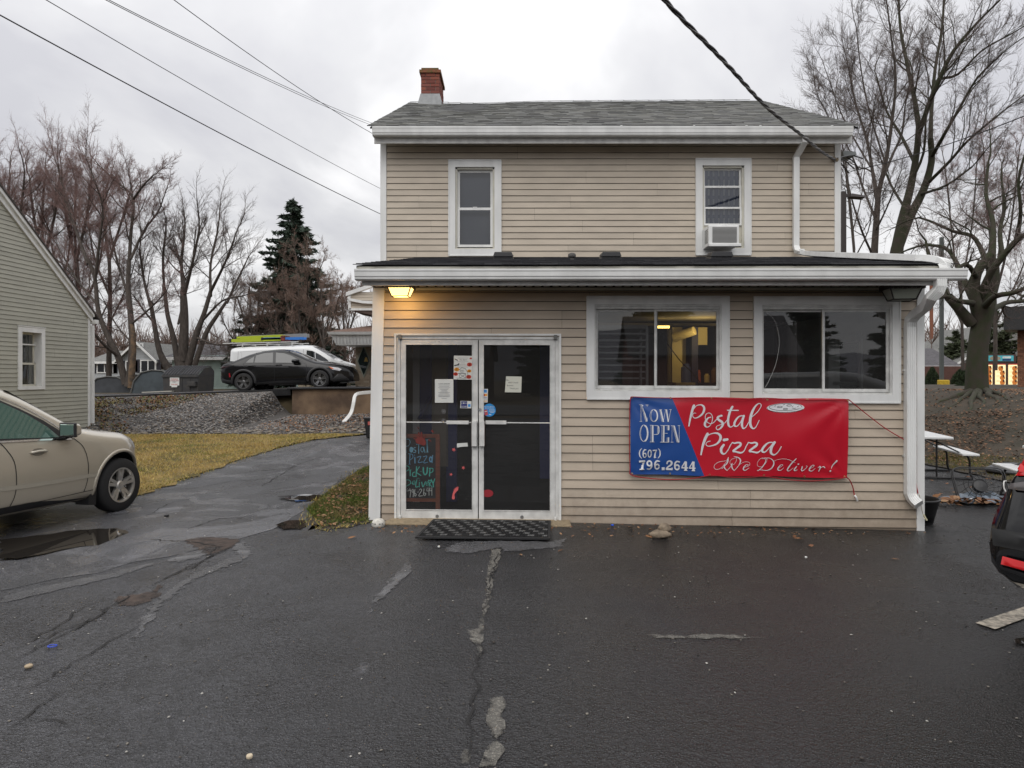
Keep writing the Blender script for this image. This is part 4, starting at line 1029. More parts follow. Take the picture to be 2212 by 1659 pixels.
mb.sweep(catmull(pts[:3], 3)[:-1] + catmull(pts[2:], 4), rect(.11,.075), ref=(.2,0,1)); mb.build('downspout', M['white'], shop, bevel=.005)
def A3(px, py, d): a = AP(px, py, d); return (a[0], d, a[1])
tx = AP(2031,615, GV + .06)[0]
pts = [(tx, GV + .06, gzb + .02),(tx, GV + .06, gzb - .06),(tx - .01, GV + .075, gzb - .11),(tx - .06, GV + .12, gzb - .175), A3(2000,662,-.42), A3(1977,680,-.16), A3(1967.5,692,-.09), A3(1966,706,-.065), A3(1966,760,-.06), A3(1966,1050,-.06), A3(1966,1066,-.065), A3(1970,1075,-.08), A3(1977,1083,-.11), A3(1985,1090,-.15)]
mb = MB(XA); mb.sweep(pts, rprof(.105,.08), ref=(0,-1,0)); mb.build('downspout', M['white'], shop)
mb = MB(XA)
for (px, py, d) in ((1966,800,-.06),(1966,985,-.06)):
 a = AP(px, py, d); mb = MB(XA); mb.box(a[0] - .062, a[0] - .052,-.05,-.0, a[1] - .012, a[1] + .012); mb.build('downspout_strap', M['white_dirty'], shop)
mb = MB(XA)
mb.box(aL + .1, aR - .1,.12, ADEPTH + 2.2,-.14,-.02); mb.build('interior_floor', mat('dark_carpet', (.018,.018,.02),.9, bump=.4), shop)
mb = MB(XA); mb.box(aL + .11, aR - .11,.12, ADEPTH - .1,2.56,2.6); mb.box(aL + .25, aR - .25, ADEPTH, ADEPTH + 2.2,2.5,2.54); mb.build('interior_ceiling', mat('ceiling_tiles', (.25,.24,.22),.9), shop)
mb = MB(XA); mb.box(aL + .25, aR - .25, ADEPTH + 2.15, ADEPTH + 2.25,-.1,2.6)
mb.box(aL + .25, aL + .3, ADEPTH, ADEPTH + 2.2,-.1,2.6); mb.box(aR - .3, aR - .25, ADEPTH, ADEPTH + 2.2,-.1,2.6)
mb.box(aL + .105, aL + .11,.12, ADEPTH, -.02,2.56)
mb.build('interior_wall', mat('interior_paint', (.07,.065,.055),.8), shop)
# inside the shop
def Adepth(px, py, d): a = AP(px, py, d); return a[0], a[1]
BLUE = mat('royal_blue_paint', (.022,.03,.15),.5)
def A_thing(name, label, cat, x, y, z, **k):
 w = XA @ Vector((x, y, z)); return thing(name, label, cat, w, **k)
def abox_obj(name, mt, x0, x1, y0, y1, z0, z1, parent, bevel=0, **k):
 mb = MB(XA); mb.box(x0, x1, y0, y1, z0, z1); return mb.build(name, mt, parent, bevel=bevel, **k)
x0 = Adepth(893,900,1.3)[0]; x1 = Adepth(912,900,1.3)[0]
TANW = mat('tan_interior_wall', (.26,.22,.17),.8)
abox_obj('interior_post', mat('white_post', (.6,.6,.6),.6), x0, x0 + .09,1.25,1.34,-.02,2.5, shop)
abox_obj('interior_post', BLUE, x0 + .09, x0 + .25,1.25,1.36,-.02,2.5, shop)
abox_obj('interior_partition', TANW, x0 + .25, Adepth(968,900,1.3)[0], 1.3,1.36,.45,2.5, shop)
a = Adepth(968,900,1.5)[0]; abox_obj('interior_post', BLUE, a, a + .14,1.3,1.45,-.02,2.5, shop)
a = Adepth(1166,900,1.5)[0]; abox_obj('interior_post', BLUE, a, a + .16,1.3,1.5,.3,2.5, shop)
abox_obj('interior_partition', TANW, a + .17, a + .5,1.4,1.46,.7,2.5, shop)
mb = MB(XA); p = Adepth(905,905,.9); q = Adepth(930,858,1.2); mb.tube([(p[0], .9, p[1]),(q[0], 1.2, q[1])], .022,8); mb.build('interior_rail', BLUE, shop)
KY = 3.3
k0 = Adepth(1446,800, KY); k1 = Adepth(1500,700, KY)
YW = mat('cream_kitchen_paint', (.52,.46,.27),.7)
kx0, kz1 = Adepth(1452,707, KY); kx1, kz0 = Adepth(1530,848, KY)
abox_obj('kitchen_wall', YW, kx0, Adepth(1493,700, KY)[0], KY + .4, KY + .45, kz0 - .6, kz1, shop)
abox_obj('kitchen_post', YW, kx0, kx0 + .16, KY, KY + .1, kz0 - .6, kz1, shop)
abox_obj('kitchen_post', mat('deep_blue_post', (.02,.025,.10),.6), Adepth(1492,700, KY)[0], Adepth(1505,700, KY)[0], KY - .1, KY, kz0 - .8, kz1, shop)
abox_obj('kitchen_wall', YW, Adepth(1505,700, KY)[0], Adepth(1528,700, KY)[0], KY, KY + .05, Adepth(1500,745, KY)[1], kz1, shop)
mb = MB(XA); c = Adepth(1456,730, KY - .1); c2 = Adepth(1494,716, KY - .1)
mb.tube([(c[0], KY - .1, c[1]),(c2[0], KY - .3, c2[1])], .07,12); mb.build('vent_duct', YW, shop)
abox_obj('kitchen_counter', mat('kitchen_shelf', (.30,.25,.15),.6), kx0, Adepth(1493,700, KY)[0], KY - .3, KY + .3, Adepth(1470,826, KY)[1] - .04, Adepth(1470,826, KY)[1], shop)
lk = thing('strip_light', 'glowing yellow strip light over the kitchen behind the left shop window', 'light', XA @ Vector((kx0 - .1, KY - .4, kz1 - .01)))
abox_obj('lamp_tube', mat('strip_light_glow', (1,.8,.3),.5, emit=(1,.66,.16), estr=2.6), Adepth(1421,707, KY - .4)[0], Adepth(1446,707, KY - .4)[0], KY - .42, KY - .35, kz1 - .04, kz1 - .005, lk)
ld = bpy.data.lights.new('kitchen_lamp', 'POINT'); ld.energy = 6; ld.color = (1,.70,.26); ld.shadow_soft_size = .15
lo = link(bpy.data.objects.new('kitchen_lamp', ld)); lo.location = XA @ Vector((kx0 + .35, KY - .55, kz1 - .15))
abox_obj('added_spill_screen', mat('dark_spill_screen', (.05,.045,.04),.8), Adepth(1600,700,2.2)[0], Adepth(1600,700,2.2)[0] + .1,1.6, ADEPTH + 2.1,-.02,2.5, shop)  # added to keep the kitchen lamp's glow off the right window
cz = Adepth(1470,826, KY)[1]; rg = random.Random(4)
for i, (dx, w, h, c_, nm) in enumerate(((.22,.16,.30,(.05,.08,.25), 'blue tub'),(.42,.07,.2,(.4,.1,.06), 'red bottle'),(.55,.09,.14,(.5,.4,.2), 'cream jar'),(.68,.12,.24,(.12,.07,.04), 'brown canister'))):
 t_ = A_thing('container', nm + ' standing on the kitchen counter behind the left shop window', 'container', kx0 + dx, KY, cz)
 mb = MB(XA); mb.lathe([(w / 2, cz),(w / 2, cz + h * .8),(w / 3, cz + h * .85),(w / 3, cz + h)], c=(kx0 + dx, KY, 0), n=10); mb.build('body', mat(nm.replace(' ', '_'), c_, .5), t_)
rk = A_thing('tray_rack', 'steel tray rack standing behind the left pane of the left shop window', 'rack', Adepth(1340,900,.7)[0], .7,0)
ra, rb = Adepth(1291,750,.6)[0], Adepth(1398,750,.6)[0]
RS = mat('rack_steel', (.24,.24,.24),.45, metal=.3)
for k, py in enumerate((708,721,735,749,762,775,789,803,817)):
 z = Adepth(1300, py, .6)[1]
 abox_obj('rack_shelf', RS, ra, rb, .6,1.15, z - .008, z + (.035 if k == 0 else .012), rk)
for x in (ra, rb): abox_obj('upright', RS, x - .015, x + .015,.6,.63,0, Adepth(1300,706,.6)[1], rk); abox_obj('upright', RS, x - .015, x + .015,1.12,1.15,0, Adepth(1300,706,.6)[1], rk)
mb = MB(XA); pts = [Adepth(1424,719,.35), Adepth(1440,742,.33), Adepth(1470,780,.3), Adepth(1495,805,.3), Adepth(1512,826,.3)]
mb.tube(catmull([(a, .3, b) for a, b in pts], 5),.006,6); tag(mb.build('charging_cable', M['black']), 'thin black cord hanging behind the right pane of the left shop window', 'cord')
for i, (xx, yy) in enumerate(((3.0,1.1),(3.9,1.5))):
 t_ = A_thing('dining_table', ('nearer' if i == 0 else 'farther') + ' dark dining table inside behind the right shop window', 'table', xx, yy, 0)
 abox_obj('tabletop', mat('dark_wood', (.06,.04,.03),.4), xx - .35, xx + .35, yy - .35, yy + .35,.72,.76, t_)
 abox_obj('leg', M['black'], xx - .04, xx + .04, yy - .04, yy + .04,0,.72, t_)
mb = MB(XA); pts = [AP(1653,672,.03), AP(1672,690,.03), AP(1682,720,.03), AP(1683,750,.03), AP(1675,790,.03), AP(1660,825,.03), AP(1652,838,.03)]
mb.tube(catmull([(a, .035, b) for a, b in pts], 5),.0022,5); tag(mb.build('hanging_string', mat('pale_string', (.5,.5,.48),.6)), 'pale string bowed along the left pane of the right shop window', 'string')
# lettering: hand-drawn strokes and plain print
def strokes(mb, data, mp, smooth=True, ppw=1.0, zoff0=.0):
 """data: list of (points, widths); mp(x, y, h) maps drawing coordinates (and height above the surface) to 3d"""
 for k, (pts, wd) in enumerate(data):
  if not isinstance(wd, (list, tuple)): wd = [wd] * len(pts)
  wd = list(wd) + [wd[-1]] * (len(pts) - len(wd))
  P3 = [Vector((p[0], p[1], w)) for p, w in zip(pts, wd)]
  if smooth and len(P3) > 2: P3 = catmull(P3,5)
  h = zoff0 + .00022 * k; vs = []; n = len(P3)
  for i, p in enumerate(P3):
   a = P3[max(0, i - 1)]; b = P3[min(n - 1, i + 1)]; d = Vector((b.x - a.x, b.y - a.y))
   d = d.normalized() if d.length > 1e-6 else Vector((1,0)); w = max(.8, p.z) / 2 * ppw
   vs += [mp(p.x - d.y * w, p.y + d.x * w, h), mp(p.x + d.y * w, p.y - d.x * w, h)]
  mb.add(vs, [(2*i, 2*i + 1,2*i + 3,2*i + 2) for i in range(n - 1)])
  if smooth:
   for e_, p in ((0, P3[0]),(1, P3[-1])):
    w = max(.8, p.z) / 2 * ppw; m = 8
    mb.add([mp(p.x, p.y, h + .0001)] + [mp(p.x + w * math.cos(6.2832 * j / m), p.y + w * math.sin(6.2832 * j / m), h + .0001) for j in range(m)], [(0,1 + (j + 1) % m, 1 + j) for j in range(m)])
def ell(cx, cy, rx, ry, w, a0=0, a1=360, n=14):
 return ([(cx + rx * math.cos(R(a0 + (a1 - a0) * i / n)), cy + ry * math.sin(R(a0 + (a1 - a0) * i / n))) for i in range(n + 1)], w)
def text_mesh(s, size, mp, bold=.0, align='LEFT', shear=.0, width=1.0):
 """plain print from the built-in font, as vertices mapped through mp(x, y)"""
 cu = bpy.data.curves.new('txt', 'FONT'); cu.body = s; cu.size = size; cu.offset = bold; cu.align_x = align; cu.shear = shear; cu.resolution_u = 2
 ob = bpy.data.objects.new('txt', cu); me = ob.to_mesh()
 vs = [mp(v.co.x * width, v.co.y) for v in me.vertices]; fs = [tuple(p.vertices) for p in me.polygons]
 ob.to_mesh_clear(); bpy.data.objects.remove(ob); bpy.data.curves.remove(cu); return vs, fs
BD = -.075
ban = A_thing('banner', 'blue and red vinyl banner with white script roped to the wall under the windows', 'banner', AP(1597,1030, BD)[0], BD, AP(1597,1030)[1])
TL, TR, BR_, BL = AP(1362,857, BD), AP(1833,862, BD), AP(1829.5,1032, BD), AP(1362,1025, BD)
def bmap(x, y, h=.0):
 """x, y in the banner's own drawing (100..2095 by 68..800)"""
 u = (x - 100) / 1997.0; v = (y - 68 - 20 * u) / (712 + 16 * u)
 uu, vv = max(0, min(1, u)), max(0, min(1, v))
 tx = TL[0] + (TR[0] - TL[0]) * u; bx = BL[0] + (BR_[0] - BL[0]) * u; tz = TL[1] + (TR[1] - TL[1]) * u; bz = BL[1] + (BR_[1] - BL[1]) * u
 dd = .015 * math.sin(uu * 9 + vv * 2.2) * math.sin(vv * 3.1) + .006 * math.sin(uu * 23 - vv * 5) + .012 * math.sin(vv * 3.14)
 for (cu_, cv_) in ((0,0),(1,0),(1,1),(0,1)):       # tension folds fanning from the tied corners
  du, dv = (uu - cu_) * 2.7, vv - cv_; r_ = math.hypot(du, dv); an = math.atan2(dv, du)
  dd += .013 * math.sin(an * 11) * math.exp(-r_ * 2.2) * min(1, r_ * 5)
 sc = .008 * math.sin(uu * 3.14 * 4) * (1 if vv > .5 else -1) * abs(vv - .5) * 2
 return XA @ Vector((tx + (bx - tx) * v, BD - dd - h, tz + (bz - tz) * v + sc * .7))
def diag(y): return 484 + (790 - 484) * (y - 72) / (790 - 72)
VB = mat('blue_banner_vinyl', (.018,.075,.29),.28, spec=.6); VR = mat('red_banner_vinyl', (.52,.012,.028),.28, spec=.6)
for nm, m_, f0, f1, n in (('blue_field', VB, lambda y: 98, diag, 16),('red_field', VR, diag, lambda y: 2099,60)):
 mb = MB(); mb.smooth = True; ny = 26; vs = []
 for j in range(ny + 1):
  for i in range(n + 1):
   t = i / n; yb = 68 + 712 * j / ny; xa, xb = f0(yb), f1(yb); x = xa + (xb - xa) * t; u = (x - 100) / 1997
   y = 68 + 20 * u + (712 + 16 * u) * j / ny; vs.append(bmap(x, y))
 mb.add(vs, [(j*(n+1) + i, (j+1)*(n+1) + i, (j+1)*(n+1) + i + 1, j*(n+1) + i + 1) for j in range(ny) for i in range(n)])
 mb.build(nm, m_, ban)
INK = mat('white_banner_print', (.72,.72,.74),.35)
def cA(x, y): return ((2660 + x / 3.175 - 2420) * 2.3532,(1550 + y / 3.175 - 1520) * 2.3532)
def cB(x, y): return ((2770 + x / 2.4423 - 2420) * 2.3532,(1760 + y / 2.4423 - 1520) * 2.3532)
def cC(x, y): return ((2480 + x / 3.2846 - 2420) * 2.3532,(1560 + y / 3.2846 - 1520) * 2.3532)
def letter(name, data, conv, k, smooth=True):
 d2 = [([conv(*p) for p in pts], [w * k for w in (wd if isinstance(wd, (list, tuple)) else [wd])]) for pts, wd in data]
 mb = MB(); strokes(mb, d2, bmap, smooth, zoff0=.003); return tag(mb.build(name, INK, ban), kind='stuff')
PO = [([(160,108),(145,150),(120,250),(101,358)], [30,30,24,16]),([(158,150),(190,112),(235,99),(272,112),(288,150),(270,205),(225,245),(180,262),(152,248),(147,218),(165,200),(188,202)], [8,9,12,22,26,24,17,11,9,8,7,6]),
([(370,252),(335,265),(305,310),(300,350),(325,374),(360,358),(385,310),(391,250),(370,210),(335,202),(306,225),(305,275),(330,315),(370,330),(410,315),(440,280)], [12,18,28,26,13,10,9,9,9,9,9,9,9,9,10,10]),
([(440,285),(465,245),(498,228),(512,236),(480,240),(455,258),(470,285),(508,310),(520,345),(490,390),(455,405),(440,385),(450,360),(490,345),(540,325),(575,285)], [9,12,14,14,20,26,28,30,28,18,11,9,8,8,9,10]),
([(640,122),(610,180),(588,270),(590,340),(615,373),(650,355),(680,310)], [26,28,28,26,14,10,10]),([(578,166),(715,166)], [13,13]),
([(785,232),(735,236),(695,270),(667,320),(668,355),(695,362),(730,330),(762,275),(780,240)], [12,14,22,26,22,13,10,10,10]),([(783,232),(765,290),(760,350),(775,388),(805,375),(835,325),(860,285)], [26,28,28,18,11,10,10]),
([(880,245),(940,190),(983,125),(990,88),(965,74),(925,105),(885,180),(862,270),(865,345),(893,388),(930,370),(970,285)], [9,9,9,9,11,19,30,32,30,20,11,9])]
letter('lettering', PO, cA, .7412)
PI_ = [([(335,458),(305,520),(275,610),(256,712)], [34,34,28,18]),([(310,500),(350,470),(400,450),(455,450),(492,480),(492,525),(455,575),(400,600),(345,608),(318,590),(328,560),(370,545)], [10,10,13,22,30,30,22,15,11,10,9,8]),
([(538,532),(578,524)], [34,30]),([(535,592),(505,640),(512,688),(545,703),(585,660),(612,605),(640,562)], [28,32,26,15,11,11,11]),
([(640,562),(668,572),(702,564),(742,572),(735,602),(692,635),(650,668),(685,676),(742,690),(782,670),(812,610),(838,565)], [12,18,20,22,28,26,22,20,20,12,11,11]),
([(838,562),(880,572),(915,564),(945,576),(935,604),(892,636),(850,670),(888,678),(948,690),(988,665),(1015,635)], [12,18,20,22,28,26,22,20,20,12,11]),
([(1150,562),(1085,566),(1035,610),(1008,658),(1022,684),(1055,675),(1108,612),(1148,565)], [12,16,26,28,22,13,10,10]),([(1157,560),(1122,620),(1115,685),(1145,718),(1180,705),(1215,660),(1238,612)], [30,32,30,20,12,11,11])]
letter('lettering', PI_, cA, .7412)
WE = [([(185,68),(165,92),(100,104),(62,130),(54,155),(75,174),(115,165),(150,130),(175,95),(188,62)], [4,3,4,4,4,4,3,3,4,4]),([(188,62),(180,110),(155,140),(128,168)], [8,10,7,4]),([(150,128),(155,162),(178,186)], [8,10,5]),([(178,186),(205,155),(228,115)], [5,4,4]),([(220,125),(226,165),(246,187)], [9,10,5]),
([(246,187),(285,140),(302,95),(285,66),(240,52)], [5,6,12,10,3]),([(240,53),(265,65),(262,95),(240,128),(212,128),(203,105),(218,80),(255,66)], [3,3,3,3,3,3,3,3]),
([(290,130),(340,106),(385,112),(388,140),(370,150)], [3,3,3,3,2]),([(335,160),(365,148),(376,134),(358,132),(335,155),(332,180),(352,186),(385,163)], [3,4,4,5,10,10,6,3]),
([(545,78),(538,115),(510,160),(470,195)], [3,8,9,4]),([(462,190),(500,185),(550,192),(595,175),(620,135),(612,95),(570,70),(505,78)], [4,5,6,9,12,9,5,3]),([(545,85),(505,70),(468,105),(465,145),(500,155),(540,125),(555,80),(530,65)], [3,3,3,3,3,3,3,3])]
def e_(x): return ([(x + 5,170),(x + 38,152),(x + 47,137),(x + 28,138),(x + 7,165),(x + 6,186),(x + 30,190),(x + 60,165)], [3,4,5,6,11,10,6,3])
WE += [e_(658),([(612,108),(660,84),(740,80),(822,112)], [2,3,4,3]),([(828,74),(792,115),(762,160),(752,188),(772,192),(805,165)], [8,11,12,9,5,3]),([(836,150),(820,174),(820,191),(848,180)], [9,11,8,3]),([(850,127),(853,126)], [14,14]),
([(882,155),(892,150),(884,180),(895,190),(920,170),(936,148),(926,140)], [4,8,11,8,4,5,3]), e_(955),([(1040,160),(1060,146),(1058,172),(1050,192)], [4,9,10,8]),([(1054,176),(1072,156),(1092,148),(1102,156)], [3,4,6,8]),([(1094,148),(1104,158)], [8,10]),
([(1218,95),(1188,135),(1170,168)], [14,10,4]),([(1157,192),(1161,190)], [14,14])]
letter('lettering', WE, cB, .9635)
NO = [([(74,65),(74,275)], [5,5]),([(50,64),(92,64)], [5,5]),([(55,275),(88,275)], [5,5]),([(94,66),(151,276)], [17,17]),([(79,75),(133,272)], [4,4]),([(156,65),(156,275)], [5,5]),([(137,65),(173,65)], [5,5]),([(130,276),(158,276)], [4,4]),
([(312,124),(346,124)], [5,5]),([(328,126),(360,280)], [17,17]),([(313,126),(342,280)], [3,3]),([(392,126),(358,280)], [4,4]),([(378,124),(412,124)], [5,5]),([(402,126),(424,280)], [17,17]),([(458,126),(426,280)], [5,5]),([(436,124),(471,124)], [5,5]),
([(202,325),(202,538)], [4,4]),([(224,325),(224,538)], [20,20]),([(187,324),(262,326)], [5,5]),([(186,540),(248,541)], [5,5]),([(284,348),(284,422)], [5,5]),
([(340,326),(340,541)], [4,4]),([(364,326),(364,541)], [22,22]),([(321,326),(438,327)], [6,6]),([(427,327),(427,388)], [20,20]),([(407,327),(407,388)], [3,3]),([(372,427),(415,428)], [6,6]),([(321,542),(440,544)], [7,7]),([(427,480),(427,544)], [20,20]),([(407,480),(407,544)], [3,3]),
([(472,332),(472,541)], [4,4]),([(455,330),(502,330)], [5,5]),([(455,543),(494,543)], [5,5]),([(498,332),(556,546)], [20,20]),([(481,340),(536,546)], [4,4]),([(566,332),(566,546)], [5,5]),([(546,331),(579,331)], [5,5]),
([(365,870),(365,908)], [38,38]),([(48,790),(130,788)], [24,24]),([(57,892),(120,893)], [12,12]),([(405,893),(487,894)], [24,24]),([(478,870),(487,894)], [10,10]),([(225,650),(282,648)], [16,16]),
([(655,790),(655,902)], [30,30]),([(650,788),(606,862)], [14,14]),([(599,872),(684,872)], [15,15]),([(632,905),(678,905)], [10,10]),([(754,790),(754,904)], [30,30]),([(749,790),(705,864)], [14,14]),([(697,874),(782,874)], [15,15]),([(730,907),(777,907)], [10,10]),([(246,742),(272,742)], [8,8])]
letter('lettering', NO, cC, .7164, False)
NS = [ell(240,200,51,78,5), ell(246,200,38,72,16,-80,80), ell(236,200,32,72,4,100,260), ell(113,428,54,106,6), ell(120,428,40,98,20,-80,80), ell(104,428,34,98,4,100,260),
([(240,326),(285,332),(300,352),(302,412),(288,438),(240,444)], [6,10,14,14,10,5]),
([(84,624),(62,652),(56,690),(62,724),(84,752)], [6,12,15,12,6]),([(137,642),(118,642),(103,672),(102,712)], [14,15,15,15]), ell(122,712,19,27,13), ell(188,691,21,46,15),([(274,655),(260,690),(254,742)], [14,17,22]),([(298,626),(320,655),(324,692),(318,725),(296,752)], [6,12,15,12,6]),
([(116,800),(98,840),(90,890)], [22,26,32]), ell(185,818,27,30,20),([(213,820),(212,862),(190,892),(156,888)], [20,22,20,16]), ell(286,862,26,30,20),([(258,862),(258,818),(280,788),(316,792)], [20,22,20,16]),
([(414,822),(424,795),(452,788),(474,806),(468,836),(430,864),(408,892)], [18,18,20,26,24,20,20]), ell(545,868,27,30,20),([(517,868),(517,824),(539,794),(575,798)], [20,22,20,16])]
letter('lettering', NS, cC, .7164)
PZ = MB(); PZ.smooth = False
def disc(mb, cx, cy, rx, ry, h, n=28): mb.add([bmap(cx, cy, h)] + [bmap(cx + rx * math.cos(6.2832*j/n), cy + ry * math.sin(6.2832*j/n), h) for j in range(n)], [(0,1 + (j + 1) % n, 1 + j) for j in range(n)])
disc(PZ, 1522,168,172,44,.003); PZ.build('pizza_drawing', INK, ban)
mb = MB(); strokes(mb, [ell(1522,172,166,36,4,20,190), ell(1522,160,150,32,4), ell(1470,158,22,7,4), ell(1555,146,22,7,4), ell(1600,168,18,6,4), ell(1520,178,20,6,4),([(1420,150),(1432,146)],[4,4]),([(1500,140),(1515,136)],[4,4]),([(1580,158),(1592,150)],[4,4]),([(1640,152),(1630,160)],[4,4])], bmap, True, zoff0=.0036)
mb.build('pizza_outline', mat('black_banner_print', (.02,.02,.02),.4), ban)
BRASS = mat('brass_grommet', (.55,.42,.2),.35, metal=.8)
for gx, gy in ((112,74),(470,76),(845,84),(1355,88),(1722,96),(2090,98),(112,770),(468,776),(835,782),(1335,792),(1706,800),(2076,806)):
 mb = MB(); n = 12; c = [bmap(gx + q[0], gy + q[1], .004) for q in [(r_ * math.cos(6.2832*j/n), r_ * math.sin(6.2832*j/n)) for r_ in (4.5,9) for j in range(n)]]
 mb.add(c, [(j, (j + 1) % n, n + (j + 1) % n, n + j) for j in range(n)]); mb.build('grommet', BRASS, ban)
ROPE = mat('red_nylon_rope', (.36,.012,.02),.6)
def rope_pts(l, sub=4): return catmull([XA @ Vector((AP(a, b, d)[0], d, AP(a, b, d)[1])) for a, b, d in l], sub)
rp_ = thing('rope', 'thin red rope threaded around the banner edge and tied off to the white downspout', 'rope', XA @ Vector((TR[0], BD, TR[1])))
mb = MB(); mb.tube(rope_pts([(1364,857,-.09),(1361,870,-.1),(1360,940,-.09),(1361,1010,-.09),(1364,1026,-.09),(1400,1033,-.09),(1450,1036,-.08),(1500,1033,-.09),(1537,1027,-.1),(1580,1031,-.09),(1620,1031,-.09),(1652,1029,-.1),(1700,1036,-.08),(1750,1039,-.08),(1800,1036,-.09),(1829,1031,-.1)]),.0055,6)
mb.build('lower_rope', ROPE, rp_)
mb = MB(); mb.tube(rope_pts([(1364,857,-.1),(1410,859,-.105),(1470,860,-.1),(1540,860,-.11),(1600,862,-.1),(1652,860,-.11),(1740,864,-.1),(1833,863,-.1)]),.0055,6); mb.build('upper_rope', ROPE, rp_)
mb = MB(); mb.tube(rope_pts([(1833,863,-.1),(1870,893,-.07),(1912,925,-.055),(1952,949,-.05)]),.0055,6); mb.build('tie_rope', ROPE, rp_)
mb = MB(); mb.tube(rope_pts([(1829,1031,-.1),(1836,1038,-.08),(1843,1055,-.05),(1846,1072,-.05),(1850,1080,-.05)]),.006,6); mb.build('rope_tail', ROPE, rp_)
mb = MB(); mb.tube(rope_pts([(1846,1070,-.05),(1849,1074,-.06),(1852,1082,-.05)]),.011,6); mb.build('rope_clip', M['white'], rp_)
mb = MB(); mb.tube(rope_pts([(1977,965,-.05),(1977,1010,-.05),(1979,1045,-.045),(1983,1066,-.045)]),.006,6); tag(mb.build('rope', ROPE), 'short red rope hanging straight down beside the corner post', 'rope')
t_ = thing('extension_plug', 'cream plug dangling on a thin string below the annex downspout', 'plug', XA @ Vector((aR - .03,-.06,.1)))
mb = MB(); mb.tube(rope_pts([(1985,1068,-.05),(1989,1082,-.05),(1990,1096,-.06),(1993,1108,-.06),(1996,1116,-.07)]),.003,5); mb.build('string', M['concrete'], t_)
mb = MB(); mb.tube(rope_pts([(1995,1112,-.07),(1999,1119,-.07),(2002,1124,-.07)]), [.010] * 9,6); mb.build('plug_body', mat('cream_plastic', (.62,.58,.38),.5), t_)
# porch lamps
LG = bpy.data.materials.new('frosted_lamp_glass'); LG.use_nodes = True; LG.node_tree.nodes['Principled BSDF'].inputs['Base Color'].default_value = (.30,.32,.27,1); LG.node_tree.nodes['Principled BSDF'].inputs['Roughness'].default_value = .35
def porch_lamp(px, on, label, rz, sc=1.0):
 d = -.27; x = AP(px, 615, d)[0]; zc = 2.672
 t = thing('porch_lamp', label, 'lamp', XA @ Vector((x, d, zc)), rz=rz - PSI, group='lamps under the porch soffit', scale=sc)
 mb = MB(); w, dd = .145,.125
 mb.box(-w, w, -dd, dd, -.035,0)
 n = 8
 for i in range(n):
  for (ax_, v) in (('f', -dd),('b', dd)): mb.hexa([(-w + 2*w*i/n + .004, v - .004,-.048),(-w + 2*w*(i+1)/n - .004, v - .004,-.048),(-w + 2*w*(i+1)/n - .004, v + .004,-.048),(-w + 2*w*i/n + .004, v + .004,-.048),(-w + 2*w*i/n, v - .004,-.034),(-w + 2*w*(i+1)/n, v - .004,-.034),(-w + 2*w*(i+1)/n, v + .004,-.034),(-w + 2*w*i/n, v + .004,-.034)])
  for v in (-w, w): mb.hexa([(v - .004,-dd + 2*dd*i/n + .004,-.048),(v + .004,-dd + 2*dd*i/n + .004,-.048),(v + .004,-dd + 2*dd*(i+1)/n - .004,-.048),(v - .004,-dd + 2*dd*(i+1)/n - .004,-.048),(v - .004,-dd + 2*dd*i/n, -.034),(v + .004,-dd + 2*dd*i/n, -.034),(v + .004,-dd + 2*dd*(i+1)/n, -.034),(v - .004,-dd + 2*dd*(i+1)/n, -.034)])
 mb.build('canopy', mat('dark_brown_lamp_metal', (.018,.014,.012),.45), t, local=True)
 a, b = .128,.108; c, e2 = .09,.075; z0, z1 = -.135,-.036
 top = [(-a, -b, z1),(a, -b, z1),(a, b, z1),(-a, b, z1)]; bot = [(-c, -e2, z0),(c, -e2, z0),(c, e2, z0),(-c, e2, z0)]
 mb = MB()
 for i in range(4):
  j = (i + 1) % 4; mb.tube([bot[i], top[i]], .007,6); mb.tube([bot[i], bot[j]], .006,6); mb.tube([top[i], top[j]], .006,6)
 mb.build('cage', mat('lamp_cage_metal', (.014,.011,.01),.5), t, local=True)
 for i in range(4):
  j = (i + 1) % 4; mb = MB(); mb.quad(bot[i], bot[j], top[j], top[i]); mb.build('glass_panel', M['lamp_on'] if on else LG, t, local=True)
 mb = MB(); mb.quad(*[(x_, y_, z_ + .001) for x_, y_, z_ in reversed(bot)]); mb.build('bottom_glass', M['lamp_on'] if on else LG, t, local=True)
 if on:
  l_ = bpy.data.lights.new('porch_bulb', 'POINT'); l_.energy = 2.6; l_.color = (1,.56,.18); l_.shadow_soft_size = .05
  o = link(bpy.data.objects.new('porch_bulb', l_)); o.location = XA @ Vector((x, d - .02, zc - .165))
porch_lamp(866, True, 'lit square porch lamp glowing yellow under the soffit left of the door', R(0),1.0)
porch_lamp(1948, False, 'unlit square porch lamp under the soffit near the right corner downspout', R(-8),1.25)
# papers and stickers on the glass
PAPER = mat('white_paper', (.66,.67,.64),.7); INKB = mat('black_ink', (.03,.03,.035),.7); GREYI = mat('grey_print', (.25,.25,.26),.8)
def gm(px, py, d): return lambda x, y, h=.0: XA @ Vector((AP(px + x / 1.8083, py + y / 1.8083, d)[0], d - h, AP(px + x / 1.8083, py + y / 1.8083, d)[1]))
def paper(name, label, cat, pix, d, m_, th=.0015, rad=0):
 a = [AP(x / 1.8083, y / 1.8083, d) for x, y in pix]; cx = sum(p[0] for p in a) / len(a); cz_ = min(p[1] for p in a)
 t = thing(name, label, cat, XA @ Vector((cx, d, cz_)))
 mb = MB(XA); mb.prism([p for p in reversed(a)], 'y', d - th, d); mb.build('sheet', m_, t); return t
def nm_(d): return lambda x, y, h=.0: (lambda q: XA @ Vector((q[0], d - .002 - h, q[1])))(AP(x / 1.8083, y / 1.8083, d))
PD = -.001
